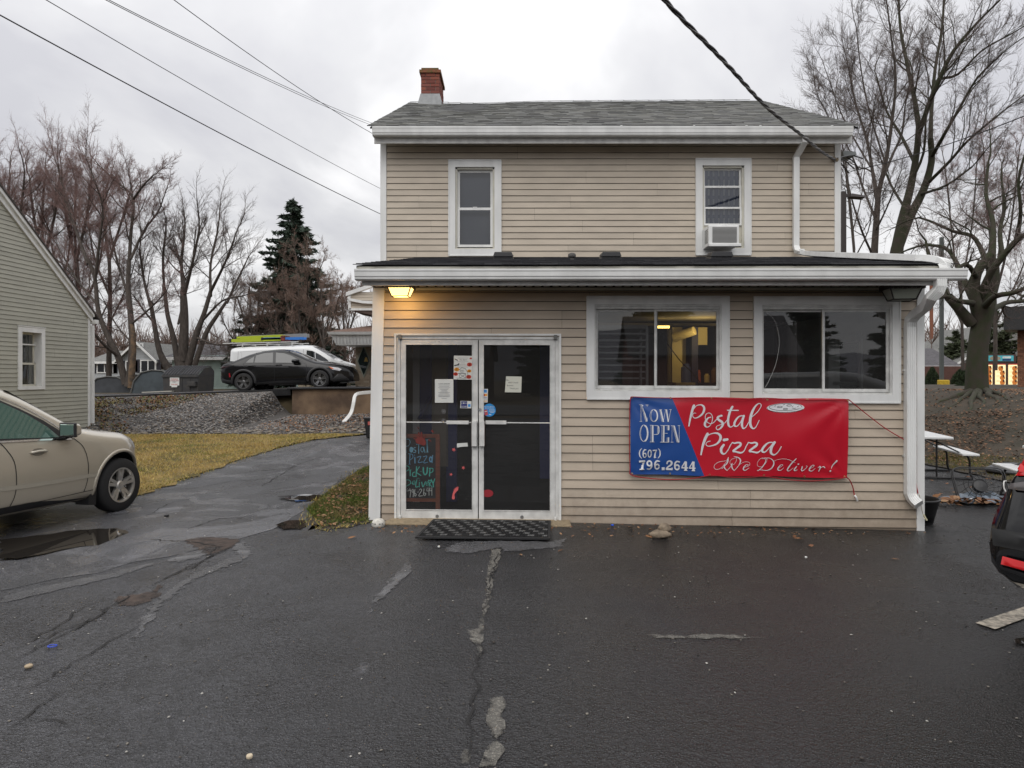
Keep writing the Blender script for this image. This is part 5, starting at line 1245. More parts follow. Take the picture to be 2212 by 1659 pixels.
def put_text(t, s, x, y, size_px, d, m_, bold=0, align='CENTER', width=1.0, name='print'):
 mp = nm_(d); vs, fs = text_mesh(s, size_px, lambda a, b: mp(x + a, y - b), bold * size_px, align, 0, width); mb = MB(); mb.add(vs, fs); return mb.build(name, m_, t)
t_ = paper('notice', 'white printed coin show notice taped low on the left door glass', 'notice', [(1699,1481),(1771,1481),(1771,1573),(1699,1573)], PD, PAPER)
put_text(t_, 'COIN SHOW', 1735,1502,7.5, PD, INKB, .01)
mb = MB(); rg = random.Random(2)
strokes(mb, [([(1735 - w, y),(1735 + w, y)], [1.1]) for y, w in ((1507,22),(1510,20),(1514,24),(1519,19),(1522,15),(1525,11),(1530,14),(1533,23),(1536,18),(1542,22),(1546,24),(1549,22),(1556,10))], nm_(PD), False); mb.build('print_lines', GREYI, t_)
t_ = paper('poster', 'colourful autumn barn flyer with maple leaves taped high on the left door glass', 'poster', [(1773,1389),(1844,1390),(1843,1483),(1772,1482)], PD - .001, PAPER)
mb = MB(); strokes(mb, [([(1783,1477),(1838,1478)], [1.4]),([(1795,1477),(1796,1461)], [1.2]),([(1790,1459),(1820,1459)], [2.2]),([(1819,1461),(1819,1477)], [1.2]),([(1797,1462),(1818,1476)], [1.4]),([(1818,1462),(1797,1476)], [1.4]),([(1793,1446),(1804,1436),(1818,1440),(1826,1453)], [1.6]),([(1827,1451),(1827,1477)], [1]),
([(1799,1446),(1811,1446),(1811,1454),(1799,1454),(1799,1446)], [1.1]),([(1805,1446),(1805,1454)], [1]),([(1788,1425),(1775,1428)], [4]),([(1794,1420),(1787,1427)], [5]),([(1776,1402),(1788,1408)], [3])], nm_(PD - .001), False); tag(mb.build('barn_drawing', INKB, t_), kind='stuff')
mb = MB(); strokes(mb, [([(1808 - w, y),(1808 + w, y)], [1]) for y, w in ((1399,20),(1413,22),(1418,8),(1424,12),(1429,17),(1434,20))], nm_(PD - .001), False); mb.build('print_lines', GREYI, t_)
put_text(t_, 'Fun Barn', 1810,1408,8, PD - .001, INKB)
for nm, c_, l_ in (('orange_leaf', (.70,.30,.04), [(1784,1443,9),(1833,1449,7)]),('red_leaf', (.50,.05,.03), [(1834,1424,9),(1780,1461,8),(1831,1472,9),(1839,1400,4)])):
 mb = MB()
 for (x, y, r_) in l_: strokes(mb, [([(x - r_ * .3, y),(x + r_ * .3, y)], [r_ * 1.7])], nm_(PD - .0015), True)
 tag(mb.build(nm, mat(nm, c_, .7), t_), kind='stuff')
t_ = paper('note', 'handwritten paper note taped on the right door glass', 'note', [(1977,1470),(2038,1471),(2036,1533),(1972,1532)], PD, mat('cream_paper', (.62,.62,.54),.7))
mb = MB(); put_text(t_, 'We', 1977,1487,7, PD, INKB, 0, 'LEFT'); put_text(t_, 'ARE Closed', 1985,1497,8, PD, INKB, 0, 'LEFT'); put_text(t_, 'Business', 1980,1508,7.5, PD, INKB, 0, 'LEFT'); put_text(t_, 'Thank you', 1991,1520,8, PD, INKB, 0, 'LEFT')
t_ = paper('sticker', 'small navy customers sticker beside the left door lock stile', 'sticker', [(1799,1566),(1842,1567),(1841,1595),(1798,1594)], PD - .001, PAPER)
mb = MB(); strokes(mb, [([(1801,1580),(1825,1580)], [25])], nm_(PD - .001), False); mb.build('navy_panel', mat('navy_print', (.03,.035,.16),.6), t_)
mb = MB(); strokes(mb, [([(1828,1584),(1838,1584)], [11])], nm_(PD - .001), False); mb.build('blue_logo', mat('card_blue', (.05,.25,.60),.6), t_)
put_text(t_, 'WE ♥ OUR', 1813,1577,5.2, PD - .0015, PAPER, .01); put_text(t_, 'CUSTOMERS', 1813,1589,4.6, PD - .0015, PAPER, .02, width=.85)
t_ = paper('sticker', 'upright white card-payment sticker on the right door stile edge', 'sticker', [(1886,1519),(1906,1519),(1905,1572),(1885,1572)], PD - .001, PAPER)
for nm, c_, x0, x1, y, w in (('blue_square', (.05,.25,.6),1889,1902,1528,12),('red_card', (.55,.05,.03),1887,1895,1543,9),('orange_card', (.80,.35,.05),1895,1903,1543,9),('orange_line', (.75,.35,.08),1888,1903,1567,2.5)):
 mb = MB(); strokes(mb, [([(x0, y),(x1, y)], [w])], nm_(PD - .001), False); mb.build(nm, mat(nm, c_, .6), t_)
put_text(t_, 'VISA', 1895.5,1556,7, PD - .001, mat('visa_navy', (.03,.05,.28),.6),.02); put_text(t_, 'DISCOVER', 1895.5,1563,3.4, PD - .001, INKB)
cxs = [(1911 + 25.5 * math.cos(R(a)),1602 + 25.5 * math.sin(R(a))) for a in range(0,360,15)]
t_ = paper('sticker', 'round bright blue soft drink sticker on the right door glass', 'sticker', cxs, PD - .001, mat('sky_blue_print', (.015,.25,.62),.5))
put_text(t_, 'PROUDLY SERVING', 1911,1590,4.6, PD - .001, PAPER, .01); put_text(t_, 'PEPSI BEVERAGES', 1911,1595.5,4.6, PD - .001, PAPER, .01)
mb = MB(); strokes(mb, [([(1897,1600),(1900,1622)], [13])], nm_(PD - .001), False); mb.build('can_drawing', mat('can_red', (.45,.08,.09),.5), t_)
mb = MB(); strokes(mb, [([(1910,1601),(1932,1601)], [1.6]),([(1910,1606),(1934,1606)], [1.6]),([(1915,1611),(1930,1611)], [1.6]),([(1911,1619),(1919,1619)], [3]),([(1893,1608),(1903,1606)], [3])], nm_(PD - .0012), False); mb.build('print_lines', PAPER, t_)
REDD = mat('dark_red_decal', (.16,.025,.02),.5); PINK = mat('coral_decal', (.62,.12,.12),.5)
t_ = thing('decal', 'dark red handprint decal on the left door glass above the chalkboard', 'decal', nm_(PD)(1642,1735))
mb = MB(); strokes(mb, [([(1636,1722),(1648,1724),(1654,1730)], [26,28,22]),([(1634,1712),(1622,1700)], [5,4]),([(1632,1720),(1617,1712)], [5,4]),([(1640,1708),(1635,1690)], [5,5]),([(1648,1708),(1646,1689)], [5,5]),([(1656,1714),(1662,1703)], [4,5]),([(1676,1718),(1684,1724)], [6,3]),([(1633,1670),(1635,1674)], [4,4]),([(1688,1682),(1692,1688)], [7,5])], nm_(PD), True); tag(mb.build('handprint', REDD, t_), kind='stuff')
t_ = thing('decal', 'coral footprint decal low on the left door glass', 'decal', nm_(PD)(1770,1950))
mb = MB(); strokes(mb, [([(1785,1910),(1778,1918),(1772,1930),(1771,1945)], [12,11,8,12]),([(1787,1905),(1789,1903)], [5,5]),([(1781,1904),(1782,1903)], [3,3]),([(1777,1907),(1777,1908)], [3,3]),([(1773,1911),(1773,1912)], [2.5,2.5])], nm_(PD), True); mb.build('footprint', PINK, t_)
for i, (x, y, r_) in enumerate(((1773,1756,7),(1810,1827,6.5),(1762,1853,5.5))):
 t_ = thing('decal', ('highest', 'middle', 'lowest')[i] + ' coral splat decal of three on the left door glass', 'decal', nm_(PD)(x, y + r_), group='coral splats on the left door')
 mb = MB(); strokes(mb, [([(x - .5, y),(x + .5, y)], [r_ * 1.3])] + [([(x, y),(x + r_ * math.cos(a) * 1.1, y + r_ * math.sin(a) * 1.1)], [r_ * .5, r_ * .2]) for a in (.3,1.5,2.6,3.7,5.1)], nm_(PD), True); mb.build('splat', PINK, t_)
t_ = paper('tape', 'torn piece of white tape on the left door glass', 'tape', [(1785,1732),(1826,1729),(1828,1744),(1806,1745),(1785,1748)], PD, PAPER)
t_ = paper('decal', 'dark red oval decal low on the right door glass', 'decal', [(1905 + 22 * math.cos(R(a)),1927 + 15 * math.sin(R(a))) for a in range(0,360,20)], PD, mat('oval_red', (.30,.02,.03),.5))
for i, (x, y) in enumerate(((1733,1607),(1732,1643))):
 mp = nm_(PD); mb = MB(); strokes(mb, [ell(x, y, 7,7,1.6), ell(x, y, 2,2,3)], mp, True)
 tag(mb.build('suction_cup', mat('clear_vinyl', (.22,.22,.23),.2)),('upper' if i == 0 else 'lower') + ' clear suction cup stuck on the left door glass above the push bar', 'suction cup')
# chalkboard A-frame behind the left door
CD = .075
def cD(x, y): return (1570 + x / 3.525,1690 + y / 3.525)
def dm(x, y, h=.0):
 q = AP(x / 1.8083, y / 1.8083, CD); return XA @ Vector((q[0], CD - .004 - h, q[1]))
cb = thing('chalkboard_sign', 'wood-framed chalkboard sign with blue and green writing behind the left door glass', 'sign', dm(1640,2000))
WOOD = mat('reddish_brown_wood', (.30,.085,.035),.5, var=.3, vscale=6, stretch=(1,1,8))
def dbox(name, m_, pa, pb, y0, y1):
 a = AP(cD(*pa)[0] / 1.8083, cD(*pa)[1] / 1.8083, CD); b = AP(cD(*pb)[0] / 1.8083, cD(*pb)[1] / 1.8083, CD); mb = MB(XA); mb.box(a[0], b[0], y0, y1, a[1], b[1]); mb.build(name, m_, cb)
dbox('board', mat('chalkboard_black', (.02,.02,.022),.6, bump=.1),(-90,60),(470,905), CD, CD + .02)
dbox('frame_rail', WOOD, (-90,15),(520,68), CD - .015, CD + .025); dbox('frame_rail', WOOD, (-90,900),(470,950), CD - .015, CD + .025)
dbox('frame_leg', WOOD, (466,40),(524,1090), CD - .014, CD + .03); dbox('frame_leg', WOOD, (-150,40),(-92,1090), CD - .014, CD + .03)
def chalk(data, c_, nm, sm=True):
 mb = MB(); strokes(mb, [([cD(*p) for p in pts], [w * 1.2 / 3.525 for w in (wd if isinstance(wd, (list, tuple)) else [wd])]) for pts, wd in data], dm, sm); mb.build(nm, mat(nm, c_, .8), cb)
chalk([([(55,95),(52,180),(60,275)],[8,9,9]),([(44,92),(95,92),(114,130),(95,178),(55,188)],[5]),([(130,220),(130,250)],[42,42]),([(190,205),(166,210),(165,232),(190,245),(186,270),(160,275)],[8]),([(232,132),(232,282)],[10]),([(200,160),(266,160)],[7]), ell(280,232,18,34,7),([(302,200),(318,272)],[9]),([(345,100),(352,266)],[14]),([(328,98),(364,98)],[6]),([(336,267),(366,267)],[6])], (.35,.78,1.0), 'chalk_blue')
chalk([([(112,292),(106,432)],[10]),([(92,290),(145,300),(150,345),(112,375)],[7]),([(92,434),(122,434)],[5]),([(178,338),(181,418)],[12]),([(175,308),(176,310)],[10]),([(210,338),(262,328),(225,408),(285,402)],[8]),([(295,332),(345,324),(300,412),(356,406)],[8]), ell(398,366,17,32,15),([(424,312),(416,412)],[10])], (.28,.68,1.0), 'chalk_blue')
chalk([([(52,456),(45,596)],[14]),([(34,458),(92,462),(98,505),(52,535)],[9]),([(115,515),(115,592)],[11]),([(100,515),(130,512)],[5]),([(180,542),(150,556),(152,598),(185,600)],[10]),([(202,468),(196,602)],[11]),([(240,470),(202,540),(262,588)],[10]),([(255,534),(272,534)],[4]),([(296,480),(298,545),(320,578),(345,550),(352,480)],[15]),([(388,490),(380,598)],[12]),([(374,490),(425,492),(424,535),(388,552)],[9]),([(205,622),(215,632),(205,636)],[3]),([(228,636),(228,622),(242,630)],[3])], (.18,.95,.78), 'chalk_green')
chalk([([(58,645),(46,750)],[12]),([(38,648),(105,655),(118,700),(46,745)],[9]),([(138,696),(182,690),(172,662),(145,680),(150,712),(186,706)],[6]),([(206,650),(190,742),(226,742)],[9]),([(242,682),(240,748)],[9]),([(244,655),(245,657)],[7]),([(274,682),(290,745),(325,675)],[10]),([(332,706),(362,690),(350,675),(332,700),(340,725),(364,716)],[6]),([(370,652),(378,735)],[9]),([(364,655),(400,660),(395,690),(378,698),(418,750)],[8]),([(404,642),(430,690),(452,636)],[11]),([(430,690),(435,745)],[12])], (.18,.95,.78), 'chalk_green')
chalk([([(78,768),(60,785),(66,804),(85,798)],[4]), ell(94,792,6,9,3),([(106,765),(104,800)],[3]),([(113,765),(112,800)],[3]),([(88,802),(122,792),(112,888)],[8]), ell(150,800,11,20,7),([(162,795),(156,882)],[8]),([(180,782),(172,850),(186,872),(198,850),(180,832)],[8]),([(215,818),(231,815)],[5]),([(240,790),(258,774),(272,795),(232,868),(284,868)],[8]),([(306,772),(300,845),(316,866),(330,840),(306,826)],[8]),([(350,758),(344,800),(374,798)],[6]),([(374,758),(374,862)],[7]),([(390,758),(384,796),(413,795)],[6]),([(413,758),(413,862)],[7])], (.95,1,.95), 'chalk_white')
# doorstep, mat, rocks, drain cap, small litter
step = [G(868 - 16,1129), G(1228,1129), G(1229,1155), G(812,1158)]
mb = MB(); zs = .012
b4 = [(AP(852,1130)[0], .02),(AP(1230,1130)[0], .02),(AP(1232,1130)[0], -.27),(AP(830,1130)[0] - .0,-.27)]
w4 = [XA @ Vector((x, y, 0)) for x, y in b4]
mb.hexa([(w4[i].x, w4[i].y, -.12) for i in (3,2,1,0)] + [(w4[i].x, w4[i].y, H(w4[i].x, w4[i].y) + (.018 if i > 1 else .03)) for i in (3,2,1,0)])
tag(mb.build('doorstep', M['concrete'], bevel=.008), kind='structure')
mA = thing('doormat', 'black woven rubber-link doormat lying askew in front of the entrance', 'doormat', G(1045,1150))
mc = [G(936,1128), G(1190,1131), G(1189,1171), G(897,1168)]
LK = objrnd_mat('rubber_links', [(.012,.012,.013),(.035,.035,.036),(.02,.02,.02),(.11,.11,.11)], .55)
def mp4(u, v, h=0):
 a = mc[0].lerp(mc[1], u); b = mc[3].lerp(mc[2], u); p = a.lerp(b, v); return (p.x, p.y, H(p.x, p.y) + .021 + h)
mb = MB(); mb.hexa([mp4(0,1), mp4(1,1), mp4(1,0), mp4(0,0), mp4(0,1,.006), mp4(1,1,.006), mp4(1,0,.006), mp4(0,0,.006)]); mb.build('base', M['rubber'], mA)
mb = MB()
for (u0, u1, v0, v1) in ((0,1,0,.05),(0,1,.95,1),(0,.02,0,1),(.98,1,0,1)): mb.hexa([mp4(u0, v1,.004), mp4(u1, v1,.004), mp4(u1, v0,.004), mp4(u0, v0,.004), mp4(u0, v1,.016), mp4(u1, v1,.016), mp4(u1, v0,.016), mp4(u0, v0,.016)])
mb.build('border', M['rubber'], mA)
lk_ = MB(); ra = []; rg = random.Random(6); nu, nv = 78,16
for j in range(nv):
 for i in range(nu):
  u, v = .025 + .95 * (i + .5) / nu, .06 + .88 * (j + .5) / nv; tw = .012
  ph = (i + j * 3) % 9
  pale = ph < 4 and j % 2 == 0
  hgt = .012 + (.005 if pale else rg.uniform(0,.003))
  du, dv = .0042,.022
  lk_.hexa([mp4(u - du - .003, v + dv, .004), mp4(u + du - .003, v + dv, .004), mp4(u + du + .003, v - dv, .004), mp4(u - du + .003, v - dv, .004),
    mp4(u - du - .003, v + dv, hgt), mp4(u + du - .003, v + dv, hgt), mp4(u + du + .003, v - dv, hgt), mp4(u - du + .003, v - dv, hgt)])
  r_ = rg.uniform(.75,1.0) if pale else rg.uniform(0,.45); ra += [r_] * 8
me = lk_.mesh('links', rnd_mat('rubber_link_shades', [(.012,.012,.013),(.018,.018,.019),(.03,.03,.03),(.07,.07,.07),(.20,.20,.195)], .6)); at = me.attributes.new('rnd', 'FLOAT', 'POINT'); at.data.foreach_set('value', ra)
tag(link_mesh('links', me, mA), kind='stuff')
p = G(818,1136); mb = MB(); mb.lathe([(.06,-.01),(.072,.0),(.074,.03),(.07,.05),(.05,.075),(.02,.085),(.005,.087)], c=(p.x, p.y - .01, p.z + .0), n=22); mb.smooth = True
dc = thing('downspout_drain', 'small white domed drain cap at the foot of the left corner trim', 'drain cap', p); mb.build('dome', mat('chipped_white_plastic', (.62,.60,.54),.5, var=.25, vscale=25), dc, smooth=True)
mb = MB()
for a in (-2.3,-1.9,-1.2,-.8): mb.box(p.x + .074 * math.cos(a) - .008, p.x + .074 * math.cos(a) + .008, p.y - .01 + .074 * math.sin(a) - .004, p.y - .01 + .074 * math.sin(a) + .004, p.z + .034, p.z + .040)
tag(mb.build('slot', M['dark'], dc), kind='stuff')
def rock(name, label, cat, parts, m_):
 c = parts[0][0]; t = thing(name, label, cat, (c[0], c[1], H(c[0], c[1])))
 for i, (q, r_, sq, seed) in enumerate(parts):
  rs = np.random.RandomState(seed); mb = MB(); n, k = 14,9; vs = []
  for j in range(k + 1):
   th = math.pi * j / k
   for i2 in range(n):
    a = 2 * math.pi * i2 / n; rr = 1 + .10 * math.sin(3 * a + seed) * math.sin(th) + .07 * math.sin(5 * th + a * 2) + rs.uniform(-.04,.04)
    vs.append((q[0] + r_[0] * rr * math.sin(th) * math.cos(a), q[1] + r_[1] * rr * math.sin(th) * math.sin(a), q[2] + r_[2] * rr * math.cos(th) * sq))
  mb.add(vs, [(j*n + i2,(j+1)*n + i2,(j+1)*n + (i2+1) % n, j*n + (i2+1) % n) for j in range(k) for i2 in range(n)]); mb.build('stone', m_, t, smooth=True)
RKM = mat('tan_field_stone', (.27,.215,.155),.9, var=.35, vscale=14, bump=.9, bscale=45)
p = G(1425,1161)
rock('rock', 'tan rock with a smaller round stone on it by the wall under the banner', 'rock', [((p.x, p.y, p.z + .035),(.115,.07,.045),1,3),((p.x + .055, p.y + .03, p.z + .088),(.068,.055,.055),1,7)], RKM)
def flat_bit(name, label, cat, px, py, r_, m_, th=.01, asp=1.0, ring=0):
 p = G(px, py); t = MB()
 if ring: n = 20; t.tube([(p.x + r_ * math.cos(6.2832*i/n), p.y + r_ * asp * math.sin(6.2832*i/n), p.z + .014) for i in range(n + 1)], ring, 6)
 else: t.lathe([(r_ * .9,.008),(r_, .012),(r_, .008 + th),(r_ * .8,.012 + th)], c=p, n=12)
 tag(t.build(name, m_, smooth=bool(ring)), label, cat)
flat_bit('plastic_ring', 'blue plastic bottle ring lying on the asphalt at lower left', 'plastic ring', 113,1400,.026, mat('blue_plastic', (.03,.07,.45),.4), ring=.004, asp=.8)
flat_bit('bottle_cap', 'small blue cap on the asphalt close to the wall below the banner', 'bottle cap', 1323,1137,.018, mat('blue_cap', (.02,.10,.65),.4))
flat_bit('pebble', 'round pale pebble on the asphalt at the bottom edge, left of centre', 'pebble', 539,1641,.014, mat('pale_pebble', (.55,.46,.33),.8))
flat_bit('bark_chip', 'tan chip of bark on the asphalt below the blue ring', 'bark chip', 62,1444,.022, mat('tan_chip', (.38,.30,.2),.8), asp=.4)
flat_bit('paper_scrap', 'tiny white scrap on the asphalt just left of the doormat', 'litter', 948,1184,.012, PAPER)
flat_bit('clod', 'black clod of asphalt beside the driveway puddle', 'clod', 360,1117,.028, M['black'], th=.02)
flat_bit('paper_scrap', 'small white scrap on the asphalt right of the rock', 'litter', 1741,1207,.012, PAPER)
# vehicles
class Car:
 """body from a side profile: top(x), bottom(x), belt(x), plan(x) = half width; nose towards +x"""
 def __init__(s, top, bot, plan, belt, tumble=.42, r=.10, crown=.05, wheels=(), wr=.33, arch=.37, tuck=.05):
  s.top, s.bot, s.plan, s.belt, s.tumble, s.r, s.crown = top, bot, plan, belt, tumble, r, crown; s.wheels, s.wr, s.arch, s.tuck = wheels, wr, arch, tuck
 def zt(s, x): return sinterp(s.top, x)
 def zb(s, x): return sinterp(s.bot, x)
 def hw(s, x, z):
  P_ = sinterp(s.plan, x); b = interp(s.belt, x); ze = s.zt(x) - s.crown; zb = s.zb(x)
  zm = zb + (b - zb) * .55
  y = P_ * (1 - .030 * ((z - zm) / max(.2, b - zm)) ** 2) if z < zm else P_ * (1 - .045 * ((z - zm) / max(.2, b - zm)) ** 2)
  if z > b: y = P_ * (1 - .045 * ((b - zm) / max(.2, b - zm)) ** 2) - (z - b) * s.tumble
  if z < zb + .12: y -= s.tuck * (1 - max(0,(z - zb)) / .12) ** 2
  if z > ze - s.r: t = max(0, min(1,(z - (ze - s.r)) / s.r)); y -= s.r * .75 * (1 - math.sqrt(max(0,1 - t * t)))
  return max(.05, y)
 def topz(s, x, y):
  ze = s.zt(x) - s.crown; w = s.hw(x, ze); return ze + s.crown * (1 - (min(1, abs(y) / w)) ** 2)
 def body(s, parent, mt, mdark, nx=70):
  x0, x1 = s.top[0][0], s.top[-1][0]; ns, ntp = 20,8; rings = []
  for i in range(nx + 1):
   x = x0 + (x1 - x0) * i / nx; zb, ze = s.zb(x), s.zt(x) - s.crown; half = []
   for j in range(ns + 1): t = j / ns; z = zb + (ze - zb) * t; half.append((s.hw(x, z), z))
   w = half[-1][0]
   for j in range(1, ntp): y = w * (1 - j / ntp); half.append((y, s.topz(x, y)))
   ring = [(x, -y, z) for y, z in half] + [(x, 0, s.topz(x, 0))] + [(x, y, z) for y, z in reversed(half)]
   rings.append(ring)
  n = len(rings[0]); vs = [p for r in rings for p in r]; fs = []
  for i in range(nx):
   for j in range(n): fs.append((i*n + j, (i+1)*n + j, (i+1)*n + (j+1) % n, i*n + (j+1) % n))
  fs.append(tuple(range(n))); fs.append(tuple(reversed(range(nx*n, nx*n + n))))
  mb = MB(); mb.add(vs, fs); me = mb.mesh('body_src', [mt, mdark]); ob = bpy.data.objects.new('body_src', me); S.collection.objects.link(ob)
  cut = MB()
  for wx in s.wheels:
   for sg in (-1,1): cut.lathe([(s.arch, sg * .50),(s.arch, sg * 1.4)] if sg > 0 else [(s.arch, -1.4),(s.arch, -.50)], c=(wx, 0, s.wr), axis='y', n=40)
  cm = cut.mesh('cut', [mdark, mdark]); cm.polygons.foreach_set('material_index', [1] * len(cm.polygons)); co = bpy.data.objects.new('cut', cm); S.collection.objects.link(co)
  if s.wheels:
   m = ob.modifiers.new('b', 'BOOLEAN'); m.operation = 'DIFFERENCE'; m.object = co; m.solver = 'EXACT'
  dg = bpy.context.evaluated_depsgraph_get(); me2 = bpy.data.meshes.new_from_object(ob.evaluated_get(dg))
  me2.name = 'body'; bpy.data.objects.remove(ob); bpy.data.objects.remove(co)
  me2.polygons.foreach_set('use_smooth', [len(p.vertices) <= 4 for p in me2.polygons])
  o = link_mesh('body', me2, parent, True); return o
 def patch(s, name, poly, mt, parent, side=-1, eps=.004, sp=.07, xf=None):
  """poly in (x, z) laid on the side surface"""
  vs, fs = cdt_fill(poly, sp, lambda x, z: (x, side * (s.hw(x, z) + eps), z)); mb = MB(); mb.add(vs, fs if side < 0 else [tuple(reversed(f)) for f in fs])
  me = mb.mesh(name, mt); me.polygons.foreach_set('use_smooth', [True] * len(me.polygons)); return link_mesh(name, me, parent, True)
 def toppatch(s, name, poly, mt, parent, eps=.004, sp=.1):
  vs, fs = cdt_fill(poly, sp, lambda x, y: (x, y, s.topz(x, y) + eps)); mb = MB(); mb.add(vs, fs)
  me = mb.mesh(name, mt); me.polygons.foreach_set('use_smooth', [True] * len(me.polygons)); return link_mesh(name, me, parent, True)
 def line(s, name, pts, w, mt, parent, side=-1, eps=.005, closed=False):
  P_ = catmull([(a, b, 0) for a, b in pts], 6); mb = MB(); vs = []
  for i, p in enumerate(P_):
   a, b = P_[max(0, i - 1)], P_[min(len(P_) - 1, i + 1)]; d = (b - a).normalized()
   for q in (-1,1):
    x, z = p.x - d.y * w / 2 * q, p.y + d.x * w / 2 * q; vs.append((x, side * (s.hw(x, z) + eps), z))
  mb.add(vs, [(2*i, 2*i + 1,2*i + 3,2*i + 2) for i in range(len(P_) - 1)]); return mb.build(name, mt, parent, local=True)
 def arch_trim(s, wx, mt, parent, side, w=.05, a0=-8, a1=188, out=.012):
  mb = MB(); n = 26; vs = []
  for i in range(n + 1):
   a = R(a0 + (a1 - a0) * i / n)
   for rr, e_ in ((s.arch - .006,-.03),(s.arch - .004, out),(s.arch + w, out),(s.arch + w + .008,-.006)):
    x, z = wx + rr * math.cos(a), s.wr + rr * math.sin(a); z2 = max(z, s.zb(x) + .01)
    vs.append((x, side * (s.hw(x, z2) + e_), z))
  mb.add(vs, [(4*i + k, 4*i + k + 1,4*(i+1) + k + 1,4*(i+1) + k) for i in range(n) for k in range(3)]); mb.build('arch_trim', mt, parent, local=True, smooth=True)
def wheel(parent, x, y, r, w, side, spokes, rimr, mt_rim, split=.0, steer=.0, hubs=True):
 wh = sub_empty('wheel', parent, (x, y, r),(0,0, steer)); s = side; mb = MB()
 o = s * w / 2
 prof = [(rimr, -w/2),(r - .03,-w/2),(r - .006,-w/2 + .025),(r, -w/2 + .05),(r, w/2 - .05),(r - .006, w/2 - .025),(r - .03, w/2),(rimr + .015, w/2),(rimr, w/2 - .012)]
 mb.lathe(prof, axis='y', n=40); mb.f = mb.f[:-2]; mb.mi = mb.mi[:-2]; mb.sm = mb.sm[:-2]
 mb.build('tyre', M['rubber'], wh, local=True, smooth=True)
 mb = MB()   # rim barrel and lip
 mb.lathe([(rimr - .02,-s * w * .3),(rimr - .02, o * .8),(rimr, o * .96),(rimr - .002, o * 1.0),(rimr - .022, o * .98),(rimr - .03, o * .7)], axis='y', n=40); mb.f = mb.f[:-2]; mb.mi = mb.mi[:-2]; mb.sm = mb.sm[:-2]
 for k in range(spokes):
  for q in ((-split, split) if split else (0,)):
   a = 2 * math.pi * k / spokes + .3 + q; ca, sa = math.cos(a), math.sin(a); w0, w1 = (.030,.024) if split else (.05,.032)
   def pt(rr, t, yy): return (rr * ca - t * sa, yy, rr * sa + t * ca)
   y1_, y0_ = o * .92, o * .92 - s * .03; yc = o * .72
   q8 = [pt(.03,-w0, yc - s*.03), pt(.03, w0, yc - s*.03), pt(rimr - .015, w1, y0_), pt(rimr - .015,-w1, y0_), pt(.03,-w0 * .8, yc), pt(.03, w0 * .8, yc), pt(rimr - .015, w1 * .7, y1_), pt(rimr - .015,-w1 * .7, y1_)]
   mb.hexa(q8)
 mb.lathe([(.062, yc - s*.02),(.062, yc + s * .002),(.045, yc + s * .014),(.02, yc + s * .016)], axis='y', n=20)
 rim = mb.build('rim', mt_rim, wh, local=True)
 mb = MB(); mb.lathe([(rimr - .03, o * .2),(rimr - .03, o * .22)], axis='y', n=30); mb.lathe([(.13, o * .25),(.13, o * .35)], axis='y', n=24); mb.build('brake_disc', mat('brake_dust', (.04,.038,.035),.6), wh, local=True)
 if hubs:
  mb = MB()
  for k in range(5): a = 2 * math.pi * k / 5 + .9; mb.lathe([(.011, yc - s * .01),(.011, yc + s * .018)], c=(.085 * math.cos(a),0,.085 * math.sin(a)), axis='y', n=8)
  mb.build('lug_nut', M['steel'], wh, local=True)
 return wh
def paint(name, col, metal=.0, rough=.25, flake=0): return mat(name, col, rough, metal=metal, coat=1.0, spec=.5, coatr=.03)
CHROME = mat('chrome_trim', (.75,.75,.76),.12, metal=1.0)
GLB = mat('dark_car_glass', (.012,.014,.015),.03, spec=.9)
def ngl(name, c): return mat(name, c, .03, spec=1.0)
TRIM = mat('satin_black_trim', (.016,.016,.017),.4)
SUVP = paint('champagne_paint', (.50,.455,.37),.3,.3)
suv = Car(top=[(-.95,.75),(-.98,.98),(-.93,1.159),(-.80,1.385),(-.60,1.645),(-.35,1.792),(.3,1.905),(.8,1.894),(1.13,1.837),(1.53,1.679),(1.92,1.442),(2.25,1.238),(2.65,1.145),(3.15,1.07),(3.42,.96),(3.56,.78)],
  bot=[(-.95,.42),(-.7,.33),(0,.30),(.5,.27),(1.5,.25),(2.4,.26),(2.86,.28),(3.3,.28),(3.56,.36)],
  plan=[(-.95,.66),(-.85,.80),(-.5,.89),(0,.92),(1.4,.92),(2.86,.925),(3.05,.89),(3.25,.79),(3.45,.62),(3.56,.5)],
  belt=[(-1,1.14),(0,1.11),(1.5,1.05),(2.5,1.0),(3.0,.92),(3.7,.8)], tumble=.46, r=.12, crown=.05, wheels=(0,2.86), wr=.36, arch=.45)
fw = Vector((-5.36,9.6,0)); th = R(77); hd = Vector((math.cos(th), math.sin(th),0)); rt = Vector((math.sin(th),-math.cos(th),0))
org = fw - hd * 2.86 - rt * .80
sv = thing('parked_suv', 'champagne beige SUV parked beside the grey-green house, only its front half in view', 'car', (org.x, org.y, -.165), rz=th)
sv.rotation_euler = (0, R(.0), th)
DK = mat('wheel_well', (.01,.01,.01),.9)
suv.body(sv, SUVP, DK)
